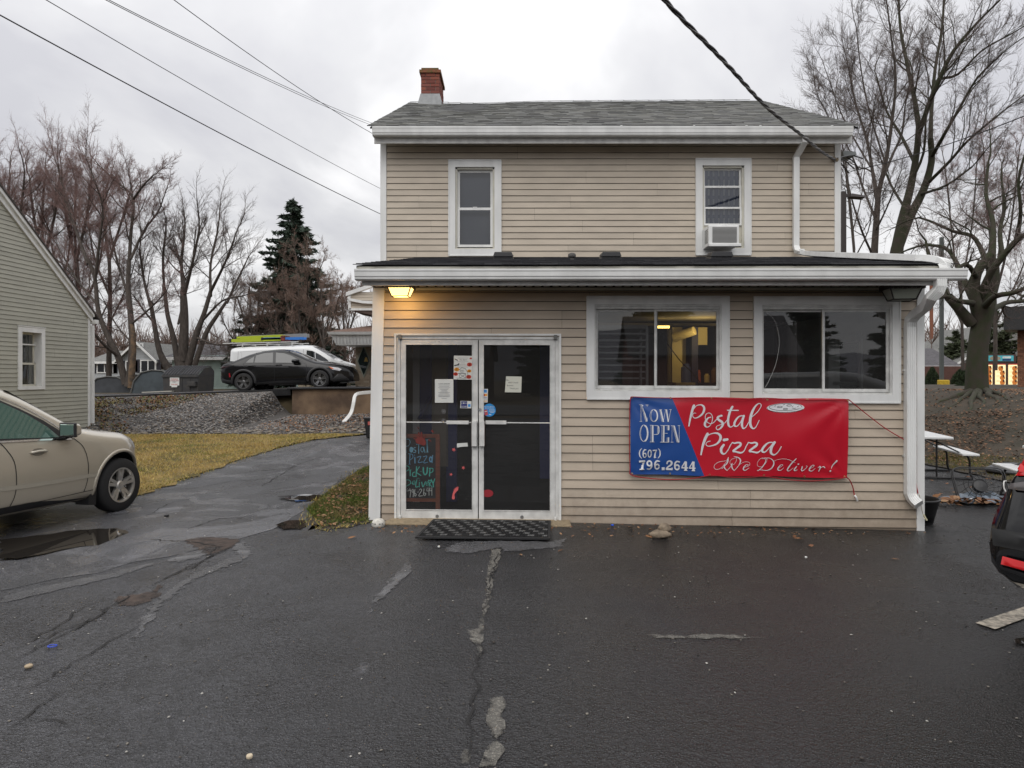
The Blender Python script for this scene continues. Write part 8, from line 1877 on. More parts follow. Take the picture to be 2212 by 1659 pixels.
# overhead wires
WR = mat('black_wire_sheath', (.02,.02,.024),.6)
def wire(label, a, b, sag, rad, n=22, name='power_line'):
 pts = []
 for i in range(n + 1): t = i / n; p = a.lerp(b, t); p.z -= sag * 4 * t * (1 - t); pts.append(p)
 mb = MB(); mb.tube(pts, rad, 6); tag(mb.build(name, WR), label, 'power line')
def ext(a, b, k): return a + (b - a) * k
def seen(a, b): return a, b
A_, B_ = P(840,462,30), P(0,17,13); wire('thickest overhead wire, lowest of those crossing the sky at left', ext(B_, A_, 1.35), ext(A_, B_, 1.25),.25,.013)
A_, B_ = P(840,408,30), P(130,0,13); wire('single thin overhead wire crossing just above the thickest one', ext(B_, A_, 1.35), ext(A_, B_, 1.3),.25,.008)
A_, B_ = P(840,268,30), P(285,0,13); wire('upper wire of the close pair ending behind the roof eave', ext(B_, A_, 1.3), ext(A_, B_, 1.3),.35,.007)
A_, B_ = P(840,273,30), P(278,0,13); wire('lower wire of the close pair ending behind the roof eave', ext(B_, A_, 1.3), ext(A_, B_, 1.3),.35,.007)
A_, B_ = P(818,296,11.8), P(408,0,7.0); wire('thin wire running up steeply from the left eave corner of the house', A_, ext(A_, B_, 1.5),.12,.004)
mb = MB(); mb.tube([P(811,290,11.75), P(818,296,11.8)], .012,6); tag(mb.build('wire_clamp', M['black']), 'small black clamp where a thin wire meets the left eave corner', 'clamp')
A_, B_ = P(1838,370,12.2), P(2212,235,9.5); wire('black wire rising to the right from the service head', A_, ext(A_, B_, 1.4),.12,.007)
A_, B_ = P(1700,545,60), P(2212,380,40); wire('faint distant wire passing behind the bare trees at right', A_, ext(A_, B_, 1.3),.5,.012)
A_, B_ = P(1995,783,60), P(2115,785,60); wire('pale distant wire low behind the big tree', ext(B_, A_, 1.3), ext(A_, B_, 1.8),.1,.012)
A_, B_ = P(1805,345,11.72), P(1492,0,6.6); C_ = ext(A_, B_, 1.55)
path = []
for i in range(181): t = i / 180; p = A_.lerp(C_, t); p.z -= 1.10 * t * (1 - t) * 1.0; path.append(p)
t_ = thing('service_cable', 'thick twisted service cable sloping down to the right corner of the house', 'cable', A_)
d_ = (C_ - A_).normalized(); u_ = d_.cross(Vector((0,0,1))).normalized(); v_ = u_.cross(d_)
for s_ in range(3):
 pts = []
 for i, p in enumerate(path):
  a = i * .42 + s_ * 2.094; r_ = .013; k = .014 * math.sin(i * .11); pts.append(p + u_ * (r_ * math.cos(a) + k) + v_ * (r_ * math.sin(a)))
 mb = MB(); mb.tube(pts, .0105,6); mb.build('strand', mat('cable_sheath', (.05,.048,.05),.5) if s_ else mat('bare_neutral', (.16,.155,.15),.4, metal=.5), t_, smooth=True)
mb = MB(); mb.tube([P(1799,342,11.7), P(1809,346,11.73)], .03,8); mb.build('cable_clamp', M['concrete'], t_)
# trees
class Tubes:
 def __init__(s): s.g = {}
 def add(s, pts, rad, sides): s.g.setdefault((len(pts), sides), []).append((pts, rad))
 def mesh(s, name, mt):
  Vs, Fs, off = [], [], 0
  for (n, k), L_ in s.g.items():
   Pp = np.array([a for a, _ in L_], dtype=np.float64); Rr = np.array([b for _, b in L_]); B = len(L_)
   T = np.empty_like(Pp); T[:, 1:-1] = Pp[:, 2:] - Pp[:, :-2]; T[:, 0] = Pp[:, 1] - Pp[:, 0]; T[:, -1] = Pp[:, -1] - Pp[:, -2]
   T /= np.linalg.norm(T, axis=2, keepdims=True) + 1e-9
   ref = np.where(np.abs(T[:, :1,2:3]) < .85, np.array([[[0,0,1.]]]), np.array([[[1., 0,0]]])); ref = np.broadcast_to(ref, T.shape)
   U = np.cross(T, ref); U /= np.linalg.norm(U, axis=2, keepdims=True) + 1e-9; W_ = np.cross(T, U)
   an = np.arange(k) * 2 * np.pi / k
   V = Pp[:, :, None] + (U[:, :, None] * np.cos(an)[None, None, :, None] + W_[:, :, None] * np.sin(an)[None, None, :, None]) * Rr[:, :, None, None]
   Vs.append(V.reshape(-1,3))
   i = np.arange(n - 1)[:, None] * k; j = np.arange(k)[None]; j2 = (j + 1) % k
   f = np.stack([i + j, i + j2, i + k + j2, i + k + j], 2).reshape(-1,4)
   Fs.append((f[None] + (np.arange(B) * n * k)[:, None, None] + off).reshape(-1,4)); off += B * n * k
  return np_mesh(name, np.concatenate(Vs), np.concatenate(Fs), mt, smooth=True)
def nrm(v): l = math.sqrt(v[0]*v[0] + v[1]*v[1] + v[2]*v[2]) + 1e-9; return (v[0]/l, v[1]/l, v[2]/l)
def side_dir(rg, d, ang):
 while True:
  r_ = (rg.gauss(0,1), rg.gauss(0,1), rg.gauss(0,1)); k = r_[0]*d[0] + r_[1]*d[1] + r_[2]*d[2]
  p = (r_[0] - d[0]*k, r_[1] - d[1]*k, r_[2] - d[2]*k)
  if p[0]**2 + p[1]**2 + p[2]**2 > .01: break
 p = nrm(p); c, s_ = math.cos(ang), math.sin(ang); return (d[0]*c + p[0]*s_, d[1]*c + p[1]*s_, d[2]*c + p[2]*s_)
def grow(rg, TB, p, d, L_, r, lev, cfg):
 """cfg[lev] = (points, wander, lift, children, angle, length ratio, sides, which)"""
 n, wan, lift, kids, ang, lr, sides, which = cfg[lev][:8]
 pts = [p]; st = L_ / (n - 1); rad = [r]; dirs = [d]; end = r * (.45 if lev < len(cfg) - 1 else .35)
 for i in range(1, n):
  d = nrm((d[0] + rg.gauss(0, wan), d[1] + rg.gauss(0, wan), d[2] + rg.gauss(0, wan) + lift)); p = (p[0] + d[0]*st, p[1] + d[1]*st, p[2] + d[2]*st)
  pts.append(p); rad.append(r + (end - r) * i / (n - 1)); dirs.append(d)
 TB[which].add(pts, rad, sides)
 if lev + 1 < len(cfg): spawn(rg, TB, pts, rad, dirs, L_, lev, cfg, kids, ang, lr)
def spawn(rg, TB, pts, rad, dirs, L_, lev, cfg, kids, ang, lr, t0=.22):
 n = len(pts)
 for k in range(kids):
  t = t0 + (1 - t0) * (k + rg.random()) / kids; f = min(t, .999) * (n - 1); i = int(f); q = f - i
  a, b = pts[i], pts[min(i + 1, n - 1)]; pp = (a[0] + (b[0]-a[0])*q, a[1] + (b[1]-a[1])*q, a[2] + (b[2]-a[2])*q)
  rr = (rad[i] + (rad[min(i+1, n-1)] - rad[i]) * q)
  grow(rg, TB, pp, side_dir(rg, dirs[i], R(ang) * rg.uniform(.6,1.3)), L_ * lr * (1.15 - .55 * t) * rg.uniform(.7,1.2), max(cfg[lev+1][8] if len(cfg[lev+1]) > 8 else .003, rr * .48), lev + 1, cfg)
 grow(rg, TB, pts[-1], dirs[-1], L_ * lr, rad[-1] * .9, lev + 1, cfg)
RK_ = .5
def polyline_data(pl, Y, dY):
 """pl: (px, py, px radius[, depth offset]) -> smooth 3d points and radii"""
 Pp = [];
 for q in pl: yy = Y + (q[3] if len(q) > 3 else 0); v = P(q[0], q[1], yy); Pp.append((v.x, v.y, v.z, q[2] * RK_ / FX * yy))
 C_ = catmull([(a, b, c) for a, b, c, _ in Pp], 3); out = [tuple(v) for v in C_]; n = len(out)
 rad = [interp([(i / (len(Pp) - 1), Pp[i][3]) for i in range(len(Pp))], j / (n - 1)) for j in range(n)]
 dirs = [nrm(tuple(out[min(j+1, n-1)][k] - out[max(j-1,0)][k] for k in range(3))) for j in range(n)]
 L_ = sum(math.dist(out[j], out[j+1]) for j in range(n - 1)); return out, rad, dirs, L_
def tree(name, label, Y, trunk, limbs, cfg, seed, barkm, twigm, group=None, kidmul=1.0, cat='tree', base=None, t0=.22, lsc=.72, trunkm=None, crop=False, rk=1.0):
 """trunk/limbs: pixel polylines of the visible skeleton; finer wood grows from the limbs"""
 rg = random.Random(seed); TB = {'b': Tubes(), 't': Tubes()}; tt = Tubes()
 b0 = P(trunk[0][0][0], trunk[0][0][1], Y)
 t = thing(name, label, cat, (b0.x, Y, H(b0.x, Y)), group=group)
 for pl in trunk:
  o, r_, d, L_ = polyline_data(pl, Y, 0); r_ = [q * rk for q in r_]; tt.add(o, r_, 10)
 for pl in limbs:
  if crop and len(pl) > 3: pl = pl[:-1]
  o, r_, d, L_ = polyline_data(pl, Y, 0); r_ = [q * rk for q in r_]; TB['b'].add(o, r_, 7)
  kids = max(3, int(cfg[0][3] * L_ / 4.0 * kidmul)); spawn(rg, TB, o, r_, d, max(1.4, min(L_, 4.2)) * lsc, 0, cfg, kids, cfg[0][4], cfg[0][5], t0)
 for m_, nm, tb in ((trunkm or barkm, 'trunk', tt),(barkm, 'branches', TB['b']),(twigm, 'crown', TB['t'])):
  if tb.g: o = link_mesh(nm, tb.mesh(nm, m_), t);
  if nm == 'crown' and tb.g: tag(o, kind='stuff')
 return t
C_FINE = [(5,.10,.04,6,36,.55,6, 'b'),(5,.12,.06,6,34,.6,4, 'b', .008),(4,.15,.06,6,34,.6,3, 't', .006),(4,.17,.05,5,32,.62,3, 't', .0042),(3,.2,.05,0,30,.6,3, 't', .0034)]
C_RED = [(5,.12,.05,6,36,.52,6, 'b'),(5,.13,.08,7,34,.55,4, 'b', .007),(4,.17,.06,7,36,.58,3, 't', .0055),(4,.2,.05,7,38,.6,3, 't', .0042),(3,.22,.03,0,30,.6,3, 't', .0036)]
# right side, behind the house: tall maple with one stem
tree('bare_tree', 'tall bare tree with a single grey trunk nearest the right edge of the house', 26,
[[(1888,640,15),(1888,560,14),(1893,480,11.5),(1897,420,10)]],
[[(1895,430,9),(1885,370,6.5,.3),(1872,300,5,.6),(1850,230,4,.9),(1835,160,3,1.2)], [(1897,420,9.5),(1915,340,7.5,-.3),(1927,260,6,-.5),(1935,170,4.5,-.7),(1925,80,3.2,-.9),(1915,0,2.5,-1)],
[(1905,390,6),(1930,330,5,.5),(1948,290,4,.8),(1955,230,3,1.2)], [(1890,470,5),(1862,400,4,1),(1838,330,3,1.6),(1800,270,2.5,2.2),(1770,215,2,2.6)], [(1889,560,5),(1862,500,4,-.8),(1840,430,3,-1.4),(1822,350,2.5,-2)],
[(1891,500,4),(1915,450,3,-1),(1935,400,2.4,-1.8)], [(1880,360,4),(1845,300,3,1),(1815,240,2.4,1.5),(1790,170,2,2)], [(1912,350,4),(1880,250,3,.5),(1860,150,2.4,.8),(1850,60,2,1)]], C_FINE, 3, M['bark'], M['twig'], 'bare trees at the right', 1.35, rk=1.1)
tree('bare_tree', 'tallest bare tree, its mossy trunk forked low into two leaning stems', 27.5,
[[(1935,650,30),(1937,570,26),(1937,535,18),(1938,505,5)], [(1937,545,20),(1948,480,15),(1968,400,11.5),(1980,330,10),(1985,270,9)], [(1937,540,18),(1965,470,14),(1995,410,12),(2012,350,10.5),(2010,300,9)]],
[[(1985,275,9),(1975,210,7.5,.4),(1960,140,6,.8),(1945,60,4.5,1.2),(1940,-30,3,1.4)], [(1985,290,8),(2005,230,8,-.4),(2030,170,8,-.8),(2060,110,6,-1.2),(2110,50,4,-1.6),(2160,0,3,-2)],
[(2010,310,8),(2012,240,6,1),(2020,150,5,1.5),(2035,60,4,2),(2040,-30,3,2.4)], [(2012,340,7),(2040,290,5.5,-1),(2075,230,4.5,-1.6),(2110,170,3.5,-2.2),(2160,120,2.5,-2.8)],
[(2000,400,6),(2050,350,5,-1.5),(2085,310,4,-2.2),(2130,270,3,-3),(2180,230,2.4,-3.4)], [(1975,350,6),(1945,290,4.5,1.4),(1915,240,3.5,2),(1895,170,2.8,2.6)],
[(1970,390,5),(1995,330,4,-.5),(2000,250,3,-.8)], [(1955,450,4.5),(1925,400,3.5,1.5),(1905,350,2.8,2.4)], [(1988,420,5),(2045,400,3.6,-2),(2100,360,3,-3)], [(2030,170,5),(2070,160,4,-1.5),(2120,110,3,-2),(2190,70,2.4,-2.5)]], C_FINE, 5, M['bark_moss'], M['twig'], 'bare trees at the right', 1.35, rk=1.3)
tree('bare_tree', 'slender leaning bare tree between the lamp post and the single-trunk tree', 24,
[[(1848,640,6),(1846,560,5.5),(1838,470,5),(1828,380,4)]], [[(1846,540,4),(1838,450,3.6,.3),(1828,360,3,.5),(1815,290,2.4,.6),(1805,230,2,.7)], [(1842,500,3),(1860,430,2.4,.5),(1868,360,2,.8)], [(1845,560,3),(1875,500,2.4,-.6),(1885,440,2,-.9)]], C_FINE, 7, M['bark'], M['twig'], 'bare trees at the right', .8)
tree('bare_tree', 'reddish twiggy bare tree filling the right edge behind the big mossy tree', 36,
[[(2150,800,9),(2150,700,8),(2148,600,7)], [(2080,800,7),(2078,700,6),(2075,600,5)]], [[(2148,620,6),(2140,520,4.5,.5),(2130,430,3.5,1),(2125,330,2.6,1.2)], [(2150,640,6),(2175,540,4.5,-.5),(2190,440,3.5,-1),(2200,340,2.6,-1.2)], [(2150,600,4),(2165,480,3,1),(2165,370,2.4,1.6)],
[(2076,640,5),(2060,540,3.6,.5),(2050,440,3,.8),(2040,350,2.4,1)], [(2076,620,4.5),(2095,520,3.4,-.5),(2105,430,2.8,-1),(2110,350,2.2,-1.2)], [(2150,700,4),(2200,600,3,-1),(2235,500,2.4,-1.5)], [(2078,700,4),(2040,620,3,.6),(2010,550,2.2,1)]], C_RED, 9, M['bark'], M['twig_red'], 'bare trees at the right')
# the big gnarled tree on the mound
gt = tree('gnarled_tree', 'big gnarled mossy tree with a thick trunk and exposed roots on the leafy mound', 21,
[[(2112,858,31),(2110,830,27),(2112,760,24),(2120,700,23),(2125,665,26)], [(2118,690,17),(2105,640,14),(2110,590,12),(2140,550,10)], [(2100,700,14),(2070,665,12),(2048,640,11)], [(2128,680,20),(2140,620,17),(2145,585,15),(2142,560,14)]],
[[(2105,650,11),(2080,600,7,.6),(2062,560,5.5,1),(2040,535,4.5,1.4),(1995,530,3,1.8),(1960,540,2.4,2)], [(2118,640,11),(2140,590,9,-.5),(2165,555,8,-.8),(2195,520,7,-1),(2225,500,6,-1.2)],
[(2125,665,9),(2150,640,7,-1.2),(2190,632,6,-1.6),(2230,615,5,-2)], [(2130,680,8),(2170,655,6,1),(2215,650,5,1.5)], [(2105,655,8),(2070,650,5.5,-.8),(2040,640,4.5,-1.2),(2000,655,3.5,-1.6),(1975,650,2.5,-2)],
[(2140,590,8),(2120,540,6,.8),(2100,510,5,1),(2060,500,4,1.4),(2010,478,3,1.8),(1985,470,2.5,2)], [(2165,555,7),(2160,500,5,.6),(2170,450,4,.8),(2165,400,3,1)], [(2195,520,6),(2205,460,4.5,-1),(2200,390,3.5,-1.2),(2215,330,2.6,-1.4)],
[(2110,600,7),(2085,570,5,-1),(2050,600,4,-1.4),(2020,610,3,-1.7)], [(2048,640,8),(2030,600,5,.5),(2010,570,4,.8),(2000,520,3,1)], [(2142,560,10),(2145,480,6,.4),(2130,420,4.5,.8),(2135,350,3,1)]],
[(5,.16,.02,6,48,.5,6, 'b'),(5,.22,.02,5,48,.6,4, 'b', .008),(4,.26,.03,5,46,.6,3, 't', .006),(4,.26,.05,4,40,.6,3, 't', .004),(3,.2,.05,0,30,.6,3, 't', .003)], 11, M['bark_moss'], M['twig'], None, 1.1, rk=1.7)
mb = MB()
for k, (x0, y0, x1, y1, r_) in enumerate(((2095,856,2010,878,9),(2108,860,2080,905,9),(2098,858,2040,893,7),(2125,858,2160,880,9),(2130,858,2190,868,6),(2112,862,2120,895,6))):
 a, b = G(x0, y0), G(x1, y1); pts = []; rs = random.Random(k)
 a = Vector((13.75 + (x0 - 2112) * .012,20.9,0));
 for i in range(9): t = i / 8; p = a.lerp(b, t); p.x += rs.uniform(-.12,.12) * t; p.y += rs.uniform(-.12,.12) * t; p.z = H(p.x, p.y) + (.08 * (1 - t) - .01); pts.append(p)
 mb.tube(pts, [r_ / FX * 21 * (.9 - .7 * i / 8) for i in range(9)], 8)
mb.build('root', M['bark_moss'], gt, smooth=True)
# left group beyond the upper lot
T1_ = tree('bare_tree', 'split-trunk bare tree with a stripped orange trunk left of the dumpster', 34,
[[(279,835,21),(283,800,17),(286,740,13.5),(282,680,12),(277,620,10),(279,560,8)], [(272,830,16),(255,770,13),(230,720,11),(212,670,9.5),(205,600,8),(190,560,7)]],
[[(277,600,8),(283,500,7,.5),(288,430,5,.9),(262,400,4,1.2),(250,370,3,1.4)], [(288,430,5),(310,400,4,-.6),(330,380,3,-1),(345,360,2.5,-1.4)], [(282,560,6),(310,500,5,.6),(340,460,4,1),(375,430,3,1.4)],
[(190,570,7),(165,500,5.5,.6),(145,440,4.5,1),(130,380,3.5,1.3),(120,330,2.6,1.5)], [(205,610,7),(215,520,5.5,-.6),(222,450,4.5,-1),(205,390,3.5,-1.2),(215,335,2.6,-1.4)], [(212,660,6),(170,610,4.5,1),(140,560,3.5,1.6),(110,520,2.8,2)],
[(255,770,7),(220,740,5,-1),(190,700,4,-1.6),(150,660,3,-2)], [(277,640,6),(255,570,4.5,1),(240,510,3.5,1.4),(228,470,2.8,1.8)], [(284,700,5),(320,670,4,-1),(350,640,3,-1.6),(375,610,2.5,-2)], [(284,740,4),(250,700,3,1.4),(225,650,2.4,1.8)]], C_RED, 13, M['bark'], M['twig_red'], 'bare trees beyond the upper lot', 1.5, lsc=.98, crop=True)
tb_ = Tubes(); o, r_, d, L_ = polyline_data([(282,838,12),(285,800,13),(288,760,12),(287,715,10),(283,700,6)], 33.85,0); tb_.add(o, r_, 10); link_mesh('stripped_trunk', tb_.mesh('stripped_trunk', M['bark_orange']), T1_)
tree('bare_tree', 'many-stemmed bare tree spreading up right behind the dumpster', 36,
[[(395,830,28),(392,790,26),(385,770,20)], [(365,800,17),(345,760,12),(335,710,10),(325,650,8)], [(385,790,14),(375,730,11),(362,680,9),(355,620,7)], [(395,780,22),(398,700,18),(397,650,15),(395,620,10)], [(405,790,16),(425,720,13),(440,680,10),(455,630,8)], [(420,790,12),(445,720,10),(470,680,8),(490,650,6)]],
[[(325,660,7),(310,600,5,.6),(302,540,4,1),(305,490,3,1.3)], [(355,630,6),(352,560,5,-.6),(358,500,4,-1),(352,450,3,-1.3)], [(397,640,9),(392,570,6,.4),(398,510,5,.8),(402,440,3.4,1)], [(397,640,9),(415,570,6,-.8),(430,500,4.5,-1.2),(440,440,3,-1.5)],
[(455,640,7),(455,570,5,1),(470,500,4,1.4),(485,450,3,1.7)], [(455,630,7),(485,570,5,-1),(505,520,4,-1.4),(520,480,3,-1.7)], [(490,655,6),(510,610,4.5,.5),(530,570,3.5,.8),(545,530,2.6,1)], [(440,690,6),(480,650,4,-1),(520,640,3,-1.6),(540,620,2.4,-2)],
[(335,700,5),(310,670,4,1),(290,640,3,1.5)], [(425,730,5),(470,745,4,-1.6),(520,740,3,-2)], [(385,700,5),(400,620,4,1.6),(385,550,3,2)]], C_FINE, 17, M['bark'], M['twig'], 'bare trees beyond the upper lot', 1.6, lsc=.85, crop=True)
REDTREE = None
for i, (px, top, seed, lab) in enumerate(((20,318,21, 'reddish bare tree rising behind the ridge of the grey-green house, leftmost'),(95,335,23, 'second reddish bare tree from the left above the grey-green house roof'),(165,352,25, 'third reddish bare tree from the left, crown just right of the roof slope'))):
 b = 830
 tree('bare_tree', lab, 37.5 + i, [[(px + 20, b, 15),(px + 12,740,12),(px + 5,640,10),(px, 560,8)]],
 [[(px, 570,7),(px - 20,480,5.5,.5),(px - 30,400,4,1),(px - 28, top + 40,2.8,1.2)], [(px, 560,7),(px + 22,470,5.5,-.5),(px + 32,390,4,-1),(px + 35, top + 30,2.8,-1.2)], [(px + 2,600,6),(px - 4,480,5,.8),(px, 400,4,1.2),(px + 3, top + 20,2.6,1.5)],
 [(px + 8,680,6),(px + 45,590,4.5,1),(px + 60,500,3.5,1.6),(px + 62,420,2.6,2)], [(px + 6,660,5),(px - 40,580,4,-1),(px - 60,500,3,-1.6)], [(px + 12,740,4.5),(px + 50,690,3.6,-1.4),(px + 75,640,2.6,-2)]], C_RED, seed, M['bark'], M['twig_red'], 'bare trees beyond the upper lot', 1.5, lsc=.8, crop=True)
tree('bare_tree', 'fourth bare tree from the left, upright between the house corner and the split-trunk tree', 39, [[(235,830,12),(236,740,10),(238,640,8),(236,560,7)]],
 [[(236,570,6),(225,480,5,.5),(228,410,3.6,1),(235,365,2.6,1.2)], [(237,560,6),(262,480,4.5,-.5),(280,420,3.4,-1),(300,380,2.6,-1.2)], [(237,640,5),(205,560,4,1),(190,480,3,1.6)], [(236,700,4),(265,640,3,-1),(285,590,2.5,-1.6)]], C_RED, 29, M['bark'], M['twig_red'], 'bare trees beyond the upper lot', 1.5, lsc=.8, crop=True)
for i, (px, top, Y, seed, lab) in enumerate(((650,545,38,31, 'rounded brown bare tree growing in front of the spruce'),(600,600,40,33, 'brown brushy bare tree between the many-stemmed tree and the spruce'),(745,600,39,35, 'brown brushy bare tree between the spruce and the brick office'),(700,640,37,37, 'low tangled brown brush right behind the white van'),(545,640,41,39, 'low brown bare tree behind the rear of the white van'))):
 tree('brush_tree', lab, Y, [[(px, 825,8),(px, 770,7),(px, 730,6)]],
 [[(px, 750,5),(px - 18,690,3.6,.6),(px - 34,640,2.8,1),(px - 40, top + 40,2,1.3)], [(px, 745,5),(px + 18,690,3.6,-.6),(px + 34,640,2.8,-1),(px + 40, top + 40,2,-1.3)], [(px, 740,5),(px - 4,670,3.6,.8),(px - 6,620,2.8,1.2),(px - 10, top + 15,2,1.5)],
 [(px, 745,4),(px + 12,670,3,1),(px + 14,620,2.4,-1.2),(px + 16, top + 20,2,-1.5)], [(px, 770,4),(px - 40,735,3,-1),(px - 60,700,2.4,-1.4)], [(px, 770,4),(px + 40,735,3,1),(px + 60,700,2.4,1.4)]], C_RED, seed, M['bark'], M['twig_far'], 'brown brush behind the van', .8 if i == 0 else 1.1, t0=.1, lsc=.5)
# conifers
def conifer(name, label, px, pbase, ptop, Y, halfw, seed, mt, layers=26, group=None, droop=.35, dens=1.0, round_=.0):
 rs = np.random.RandomState(seed); b = P(px, pbase, Y); t_ = P(px, ptop, Y); zg = H(b.x, Y); Ht = t_.z - zg; Wd = halfw / FX * Y
 t = thing(name, label, 'tree', (b.x, Y, zg), group=group)
 mb = MB(); mb.tube([(b.x, Y, zg - .1),(b.x, Y, zg + Ht * .5),(b.x, Y, t_.z - .1)], [Ht * .018, Ht * .011,.02], 8); mb.build('trunk', M['bark'], t)
 br = Tubes(); Pp = []; Sz = []
 for l in range(layers):
  f = (l + .5) / layers; z = zg + Ht * (.06 + .93 * f); rad = Wd * ((1 - f) ** (.72) * (1 - round_) + round_ * math.sqrt(max(0,1 - (2 * f - .75) ** 2))) + .12
  nb = int(5 + 8 * (1 - f))
  for k in range(nb):
   a = rs.uniform(0,6.28); L_ = rad * rs.uniform(.55,1.18); n = max(3, int(L_ / .22 * dens)); pts = []
   for i in range(5): q = i / 4; pts.append((b.x + math.cos(a) * L_ * q, Y + math.sin(a) * L_ * q, z - L_ * droop * q + L_ * .22 * q * q + rs.uniform(-.03,.03)))
   br.add(pts, [.03,.025,.018,.012,.006], 4)
   for i in range(n * 11):
    q = rs.uniform(.12,1.05); sp = .30 * L_ * (1 - q * .55) * rs.uniform(-1,1) * .6
    Pp.append((b.x + math.cos(a) * L_ * q - math.sin(a) * sp, Y + math.sin(a) * L_ * q + math.cos(a) * sp, z - L_ * droop * q + L_ * .22 * q * q - abs(sp) * .35 - rs.uniform(0,.16))); Sz.append(rs.uniform(.14,.34))
 link_mesh('branches', br.mesh('branches', M['bark']), t)
 Pp = np.array(Pp); n = len(Pp); Sz = np.array(Sz)[:, None]; a = rs.normal(0,1,(n, 3)); a[:, 2] *= .4; a /= np.linalg.norm(a, axis=1, keepdims=True); c = rs.normal(0,1,(n, 3)); c -= a * (a * c).sum(1, keepdims=True); c /= np.linalg.norm(c, axis=1, keepdims=True)
 V = np.stack([Pp - a * Sz, Pp + c * Sz * .26, Pp + a * Sz + np.array([[0,0,-.05]]), Pp - c * Sz * .26], 1).reshape(-1,3); F = np.arange(n * 4).reshape(-1,4)
 tag(link_mesh('crown', np_mesh('crown', V, F, mt), t), kind='stuff'); return t
SPR = conifer('spruce_tree', 'tall dark green spruce rising behind the van, taller than the brush around it', 632,830,425,43,124,41, M['needles'], 44)
conifer('pine_tree', 'distant green pine left of the big tree trunk on the right', 2066,800,712,62,42,43, M['pine'], 16, 'distant pines at the right', .1,1,.7)
conifer('pine_tree', 'distant bushy pine right of the big tree trunk', 2150,800,668,60,48,45, M['pine'], 16, 'distant pines at the right', .1,1,.7)
conifer('pine_tree', 'small distant pine close beside the right corner of the shop', 1995,820,760,64,22,47, M['pine'], 12, 'distant pines at the right', .1,1,.6)
def bush(name, label, px, pb, pt_, Y, hw_, seed, mt, pointy=.6):
 rs = np.random.RandomState(seed); b = P(px, pb, Y); zg = min(b.z, H(b.x, Y)); Ht = P(px, pt_, Y).z - zg; Wd = hw_ / FX * Y; n = 5200
 t = thing(name, label, 'shrub', (b.x, Y, zg)); th_ = rs.uniform(0,6.28, n); f = rs.uniform(0,1, n) ** .9; sh = np.sqrt(np.clip(1 - np.abs(2 * f - .55) ** 2 / 2.2,0,1)) * (1 - pointy * f ** 2); r_ = Wd * sh * (1 + .07 * np.sin(th_ * 5 + f * 9) + .05 * np.sin(th_ * 11)) * rs.uniform(.72,1.06, n)
 Pp = np.stack([b.x + np.cos(th_) * r_, Y + np.sin(th_) * r_, zg + f * Ht], 1); a = np.stack([np.cos(th_) * .4, np.sin(th_) * .4, np.ones(n)], 1) + rs.normal(0,.35,(n, 3)); a /= np.linalg.norm(a, axis=1, keepdims=True); c = rs.normal(0,1,(n, 3)); c -= a * (a * c).sum(1, keepdims=True); c /= np.linalg.norm(c, axis=1, keepdims=True); s_ = (Wd * .075 * rs.uniform(.6,1.5, n))[:, None]
 V = np.stack([Pp - a * s_, Pp + c * s_ * .5, Pp + a * s_, Pp - c * s_ * .5], 1).reshape(-1,3); tag(link_mesh('foliage', np_mesh('foliage', V, np.arange(n * 4).reshape(-1,4), mt), t), kind='stuff')
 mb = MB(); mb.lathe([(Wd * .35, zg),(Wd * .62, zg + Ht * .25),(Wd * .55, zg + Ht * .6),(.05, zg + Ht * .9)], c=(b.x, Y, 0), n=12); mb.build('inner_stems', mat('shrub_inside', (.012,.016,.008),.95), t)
bush('arborvitae', 'pointed dark evergreen shrub right beside the shop corner post', 2014,845,793,43,17,51, M['shrub'])
bush('arborvitae', 'rounded dark evergreen shrub just left of the big tree trunk', 2078,840,797,43,22,53, M['shrub'], .45)
bush('low_hedge', 'low clipped shrub at the foot of the big tree, left of its trunk', 2078,852,830,34,20,55, M['shrub'], .1)
wl_ = Tubes(); rg = random.Random(77)
for k in range(1500):
 if k < 900: x = rg.uniform(-75,-8); y = rg.uniform(72,100)
 else: x = rg.uniform(38,100); y = rg.uniform(66,92)
 h = rg.uniform(3,8.5) * (1 if k >= 900 else .85); p = (x, y, 1.0); d = nrm((rg.gauss(0,.12), rg.gauss(0,.1),1)); pts = [p]
 for i in range(3): d = nrm((d[0] + rg.gauss(0,.1), d[1], d[2])); p = (p[0] + d[0]*h/3, p[1] + d[1]*h/3, p[2] + d[2]*h/3); pts.append(p)
 wl_.add(pts, [.10,.07,.04,.015], 3)
 for q in range(16):
  i = rg.choice([1,1,2,2]); b = pts[i]; dd = side_dir(rg, d, R(40)); l_ = h * rg.uniform(.2,.42); e1 = (b[0] + dd[0]*l_*.5, b[1] + dd[1]*l_*.5, b[2] + dd[2]*l_*.5); e2 = (b[0] + dd[0]*l_, b[1] + dd[1]*l_, b[2] + dd[2]*l_ + .2*l_); wl_.add([b, e1, e2], [.035,.028,.014], 3)
tag(link_mesh('distant_woods', wl_.mesh('distant_woods', mat('far_wood_brown', (.15,.105,.085),.95))), None, None, None, 'stuff')
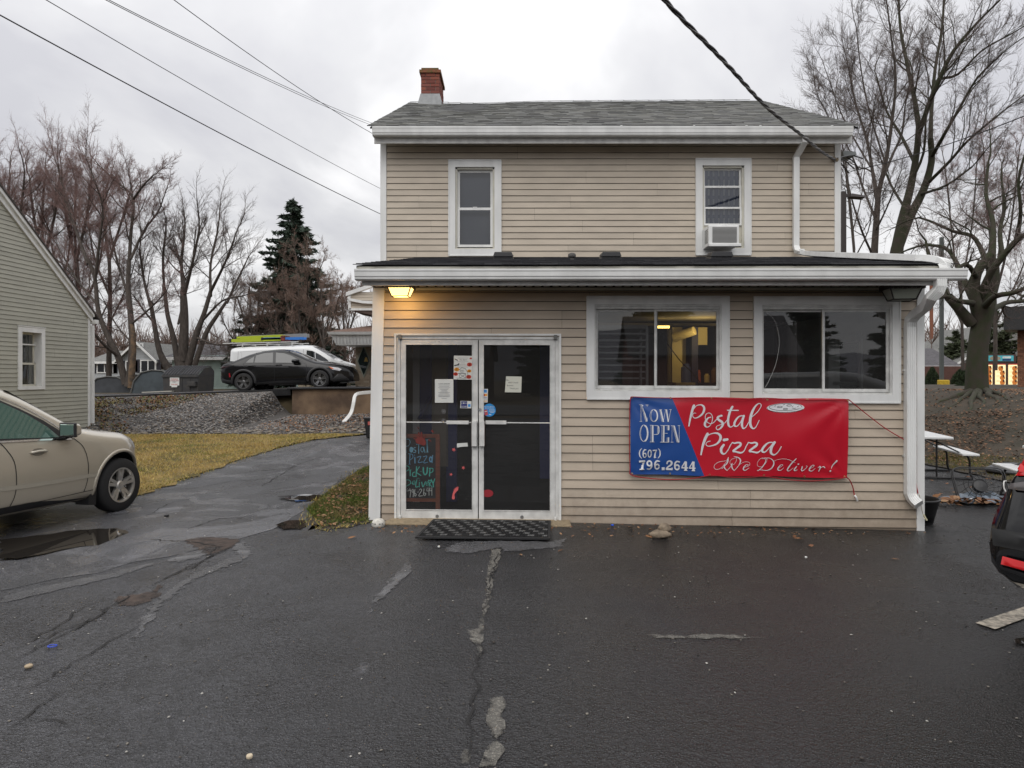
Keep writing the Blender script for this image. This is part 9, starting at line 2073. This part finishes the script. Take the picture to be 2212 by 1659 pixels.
# hills all round
hv = []; n = 240; rows = ((330,0),(420,.45),(520,.85),(640,1.0),(800,.9))
for j, (rad, f) in enumerate(rows):
 for i in range(n):
  a = 2 * math.pi * i / n; back = .5 - .5 * math.sin(a)             # sin(a) = 1 ahead of the camera
  top = 14 + 26 * back + (9 + 7 * back) * math.sin(a * 3 + 1.1) + 5 * math.sin(a * 7 + .4) + 2.5 * math.sin(a * 17) + 1.4 * math.sin(a * 41)
  hv.append((rad * math.cos(a), rad * math.sin(a),-3 + max(4, top) * f * (1 + .1 * math.sin(i * 1.7 + j))))
mb = MB(); mb.add(hv, [(j*n + i, j*n + (i+1) % n, (j+1)*n + (i+1) % n, (j+1)*n + i) for j in range(len(rows) - 1) for i in range(n)])
tag(mb.build('hills', mat('hazed_wooded_hill', (.14,.143,.165),.95, var=.35, vscale=.03, bump=1, bscale=.3, col2=(.10,.10,.115)), smooth=True), kind='structure')  # distance haze is put into the bluish grey hill colour
def copy_tree(o, loc, rz, label, sc=1.0):
 c = o.copy(); COL.objects.link(c); c.location = loc; c.rotation_euler = (0,0, rz); c.scale = (sc,) * 3; c['label'] = label
 for ch in o.children:
  k = ch.copy(); COL.objects.link(k); k.parent = c; k.matrix_parent_inverse = ch.matrix_parent_inverse.copy()
 return c
for i, (x, y, s_, w_) in enumerate(((-34,-58,1.2, 'far left end'),(-24,-52,1.0, 'left part'),(-13,-56,1.35, 'left of the middle'),(0,-50,1.1, 'middle'),(11,-57,1.3, 'right of the middle'),(24,-53,1.05, 'right part'),(36,-58,1.3, 'far right end'))):
 copy_tree(SPR, (x, y, -.2), i * 1.3, 'dark spruce across the street behind the viewer, %s of that row' % w_, s_)
road = MB(); road.box(-120,120,-26,-15,-.35,-.02); tag(road.build('street', mat('street_asphalt', (.05,.05,.052),.6)), kind='structure')
gable_house('distant_house', 'brown clapboard house across the street, seen only in reflections', -16,-5,-44,-36,-.1,3.2,6.0, mat('brown_clapboard', (.13,.09,.06),.8), RD, 'x')
gable_house('distant_house', 'dark red house across the street, seen only in reflections', 6,18,-46,-37,-.1,3.4,6.4, mat('dark_red_clapboard', (.14,.04,.03),.8), RD, 'x')
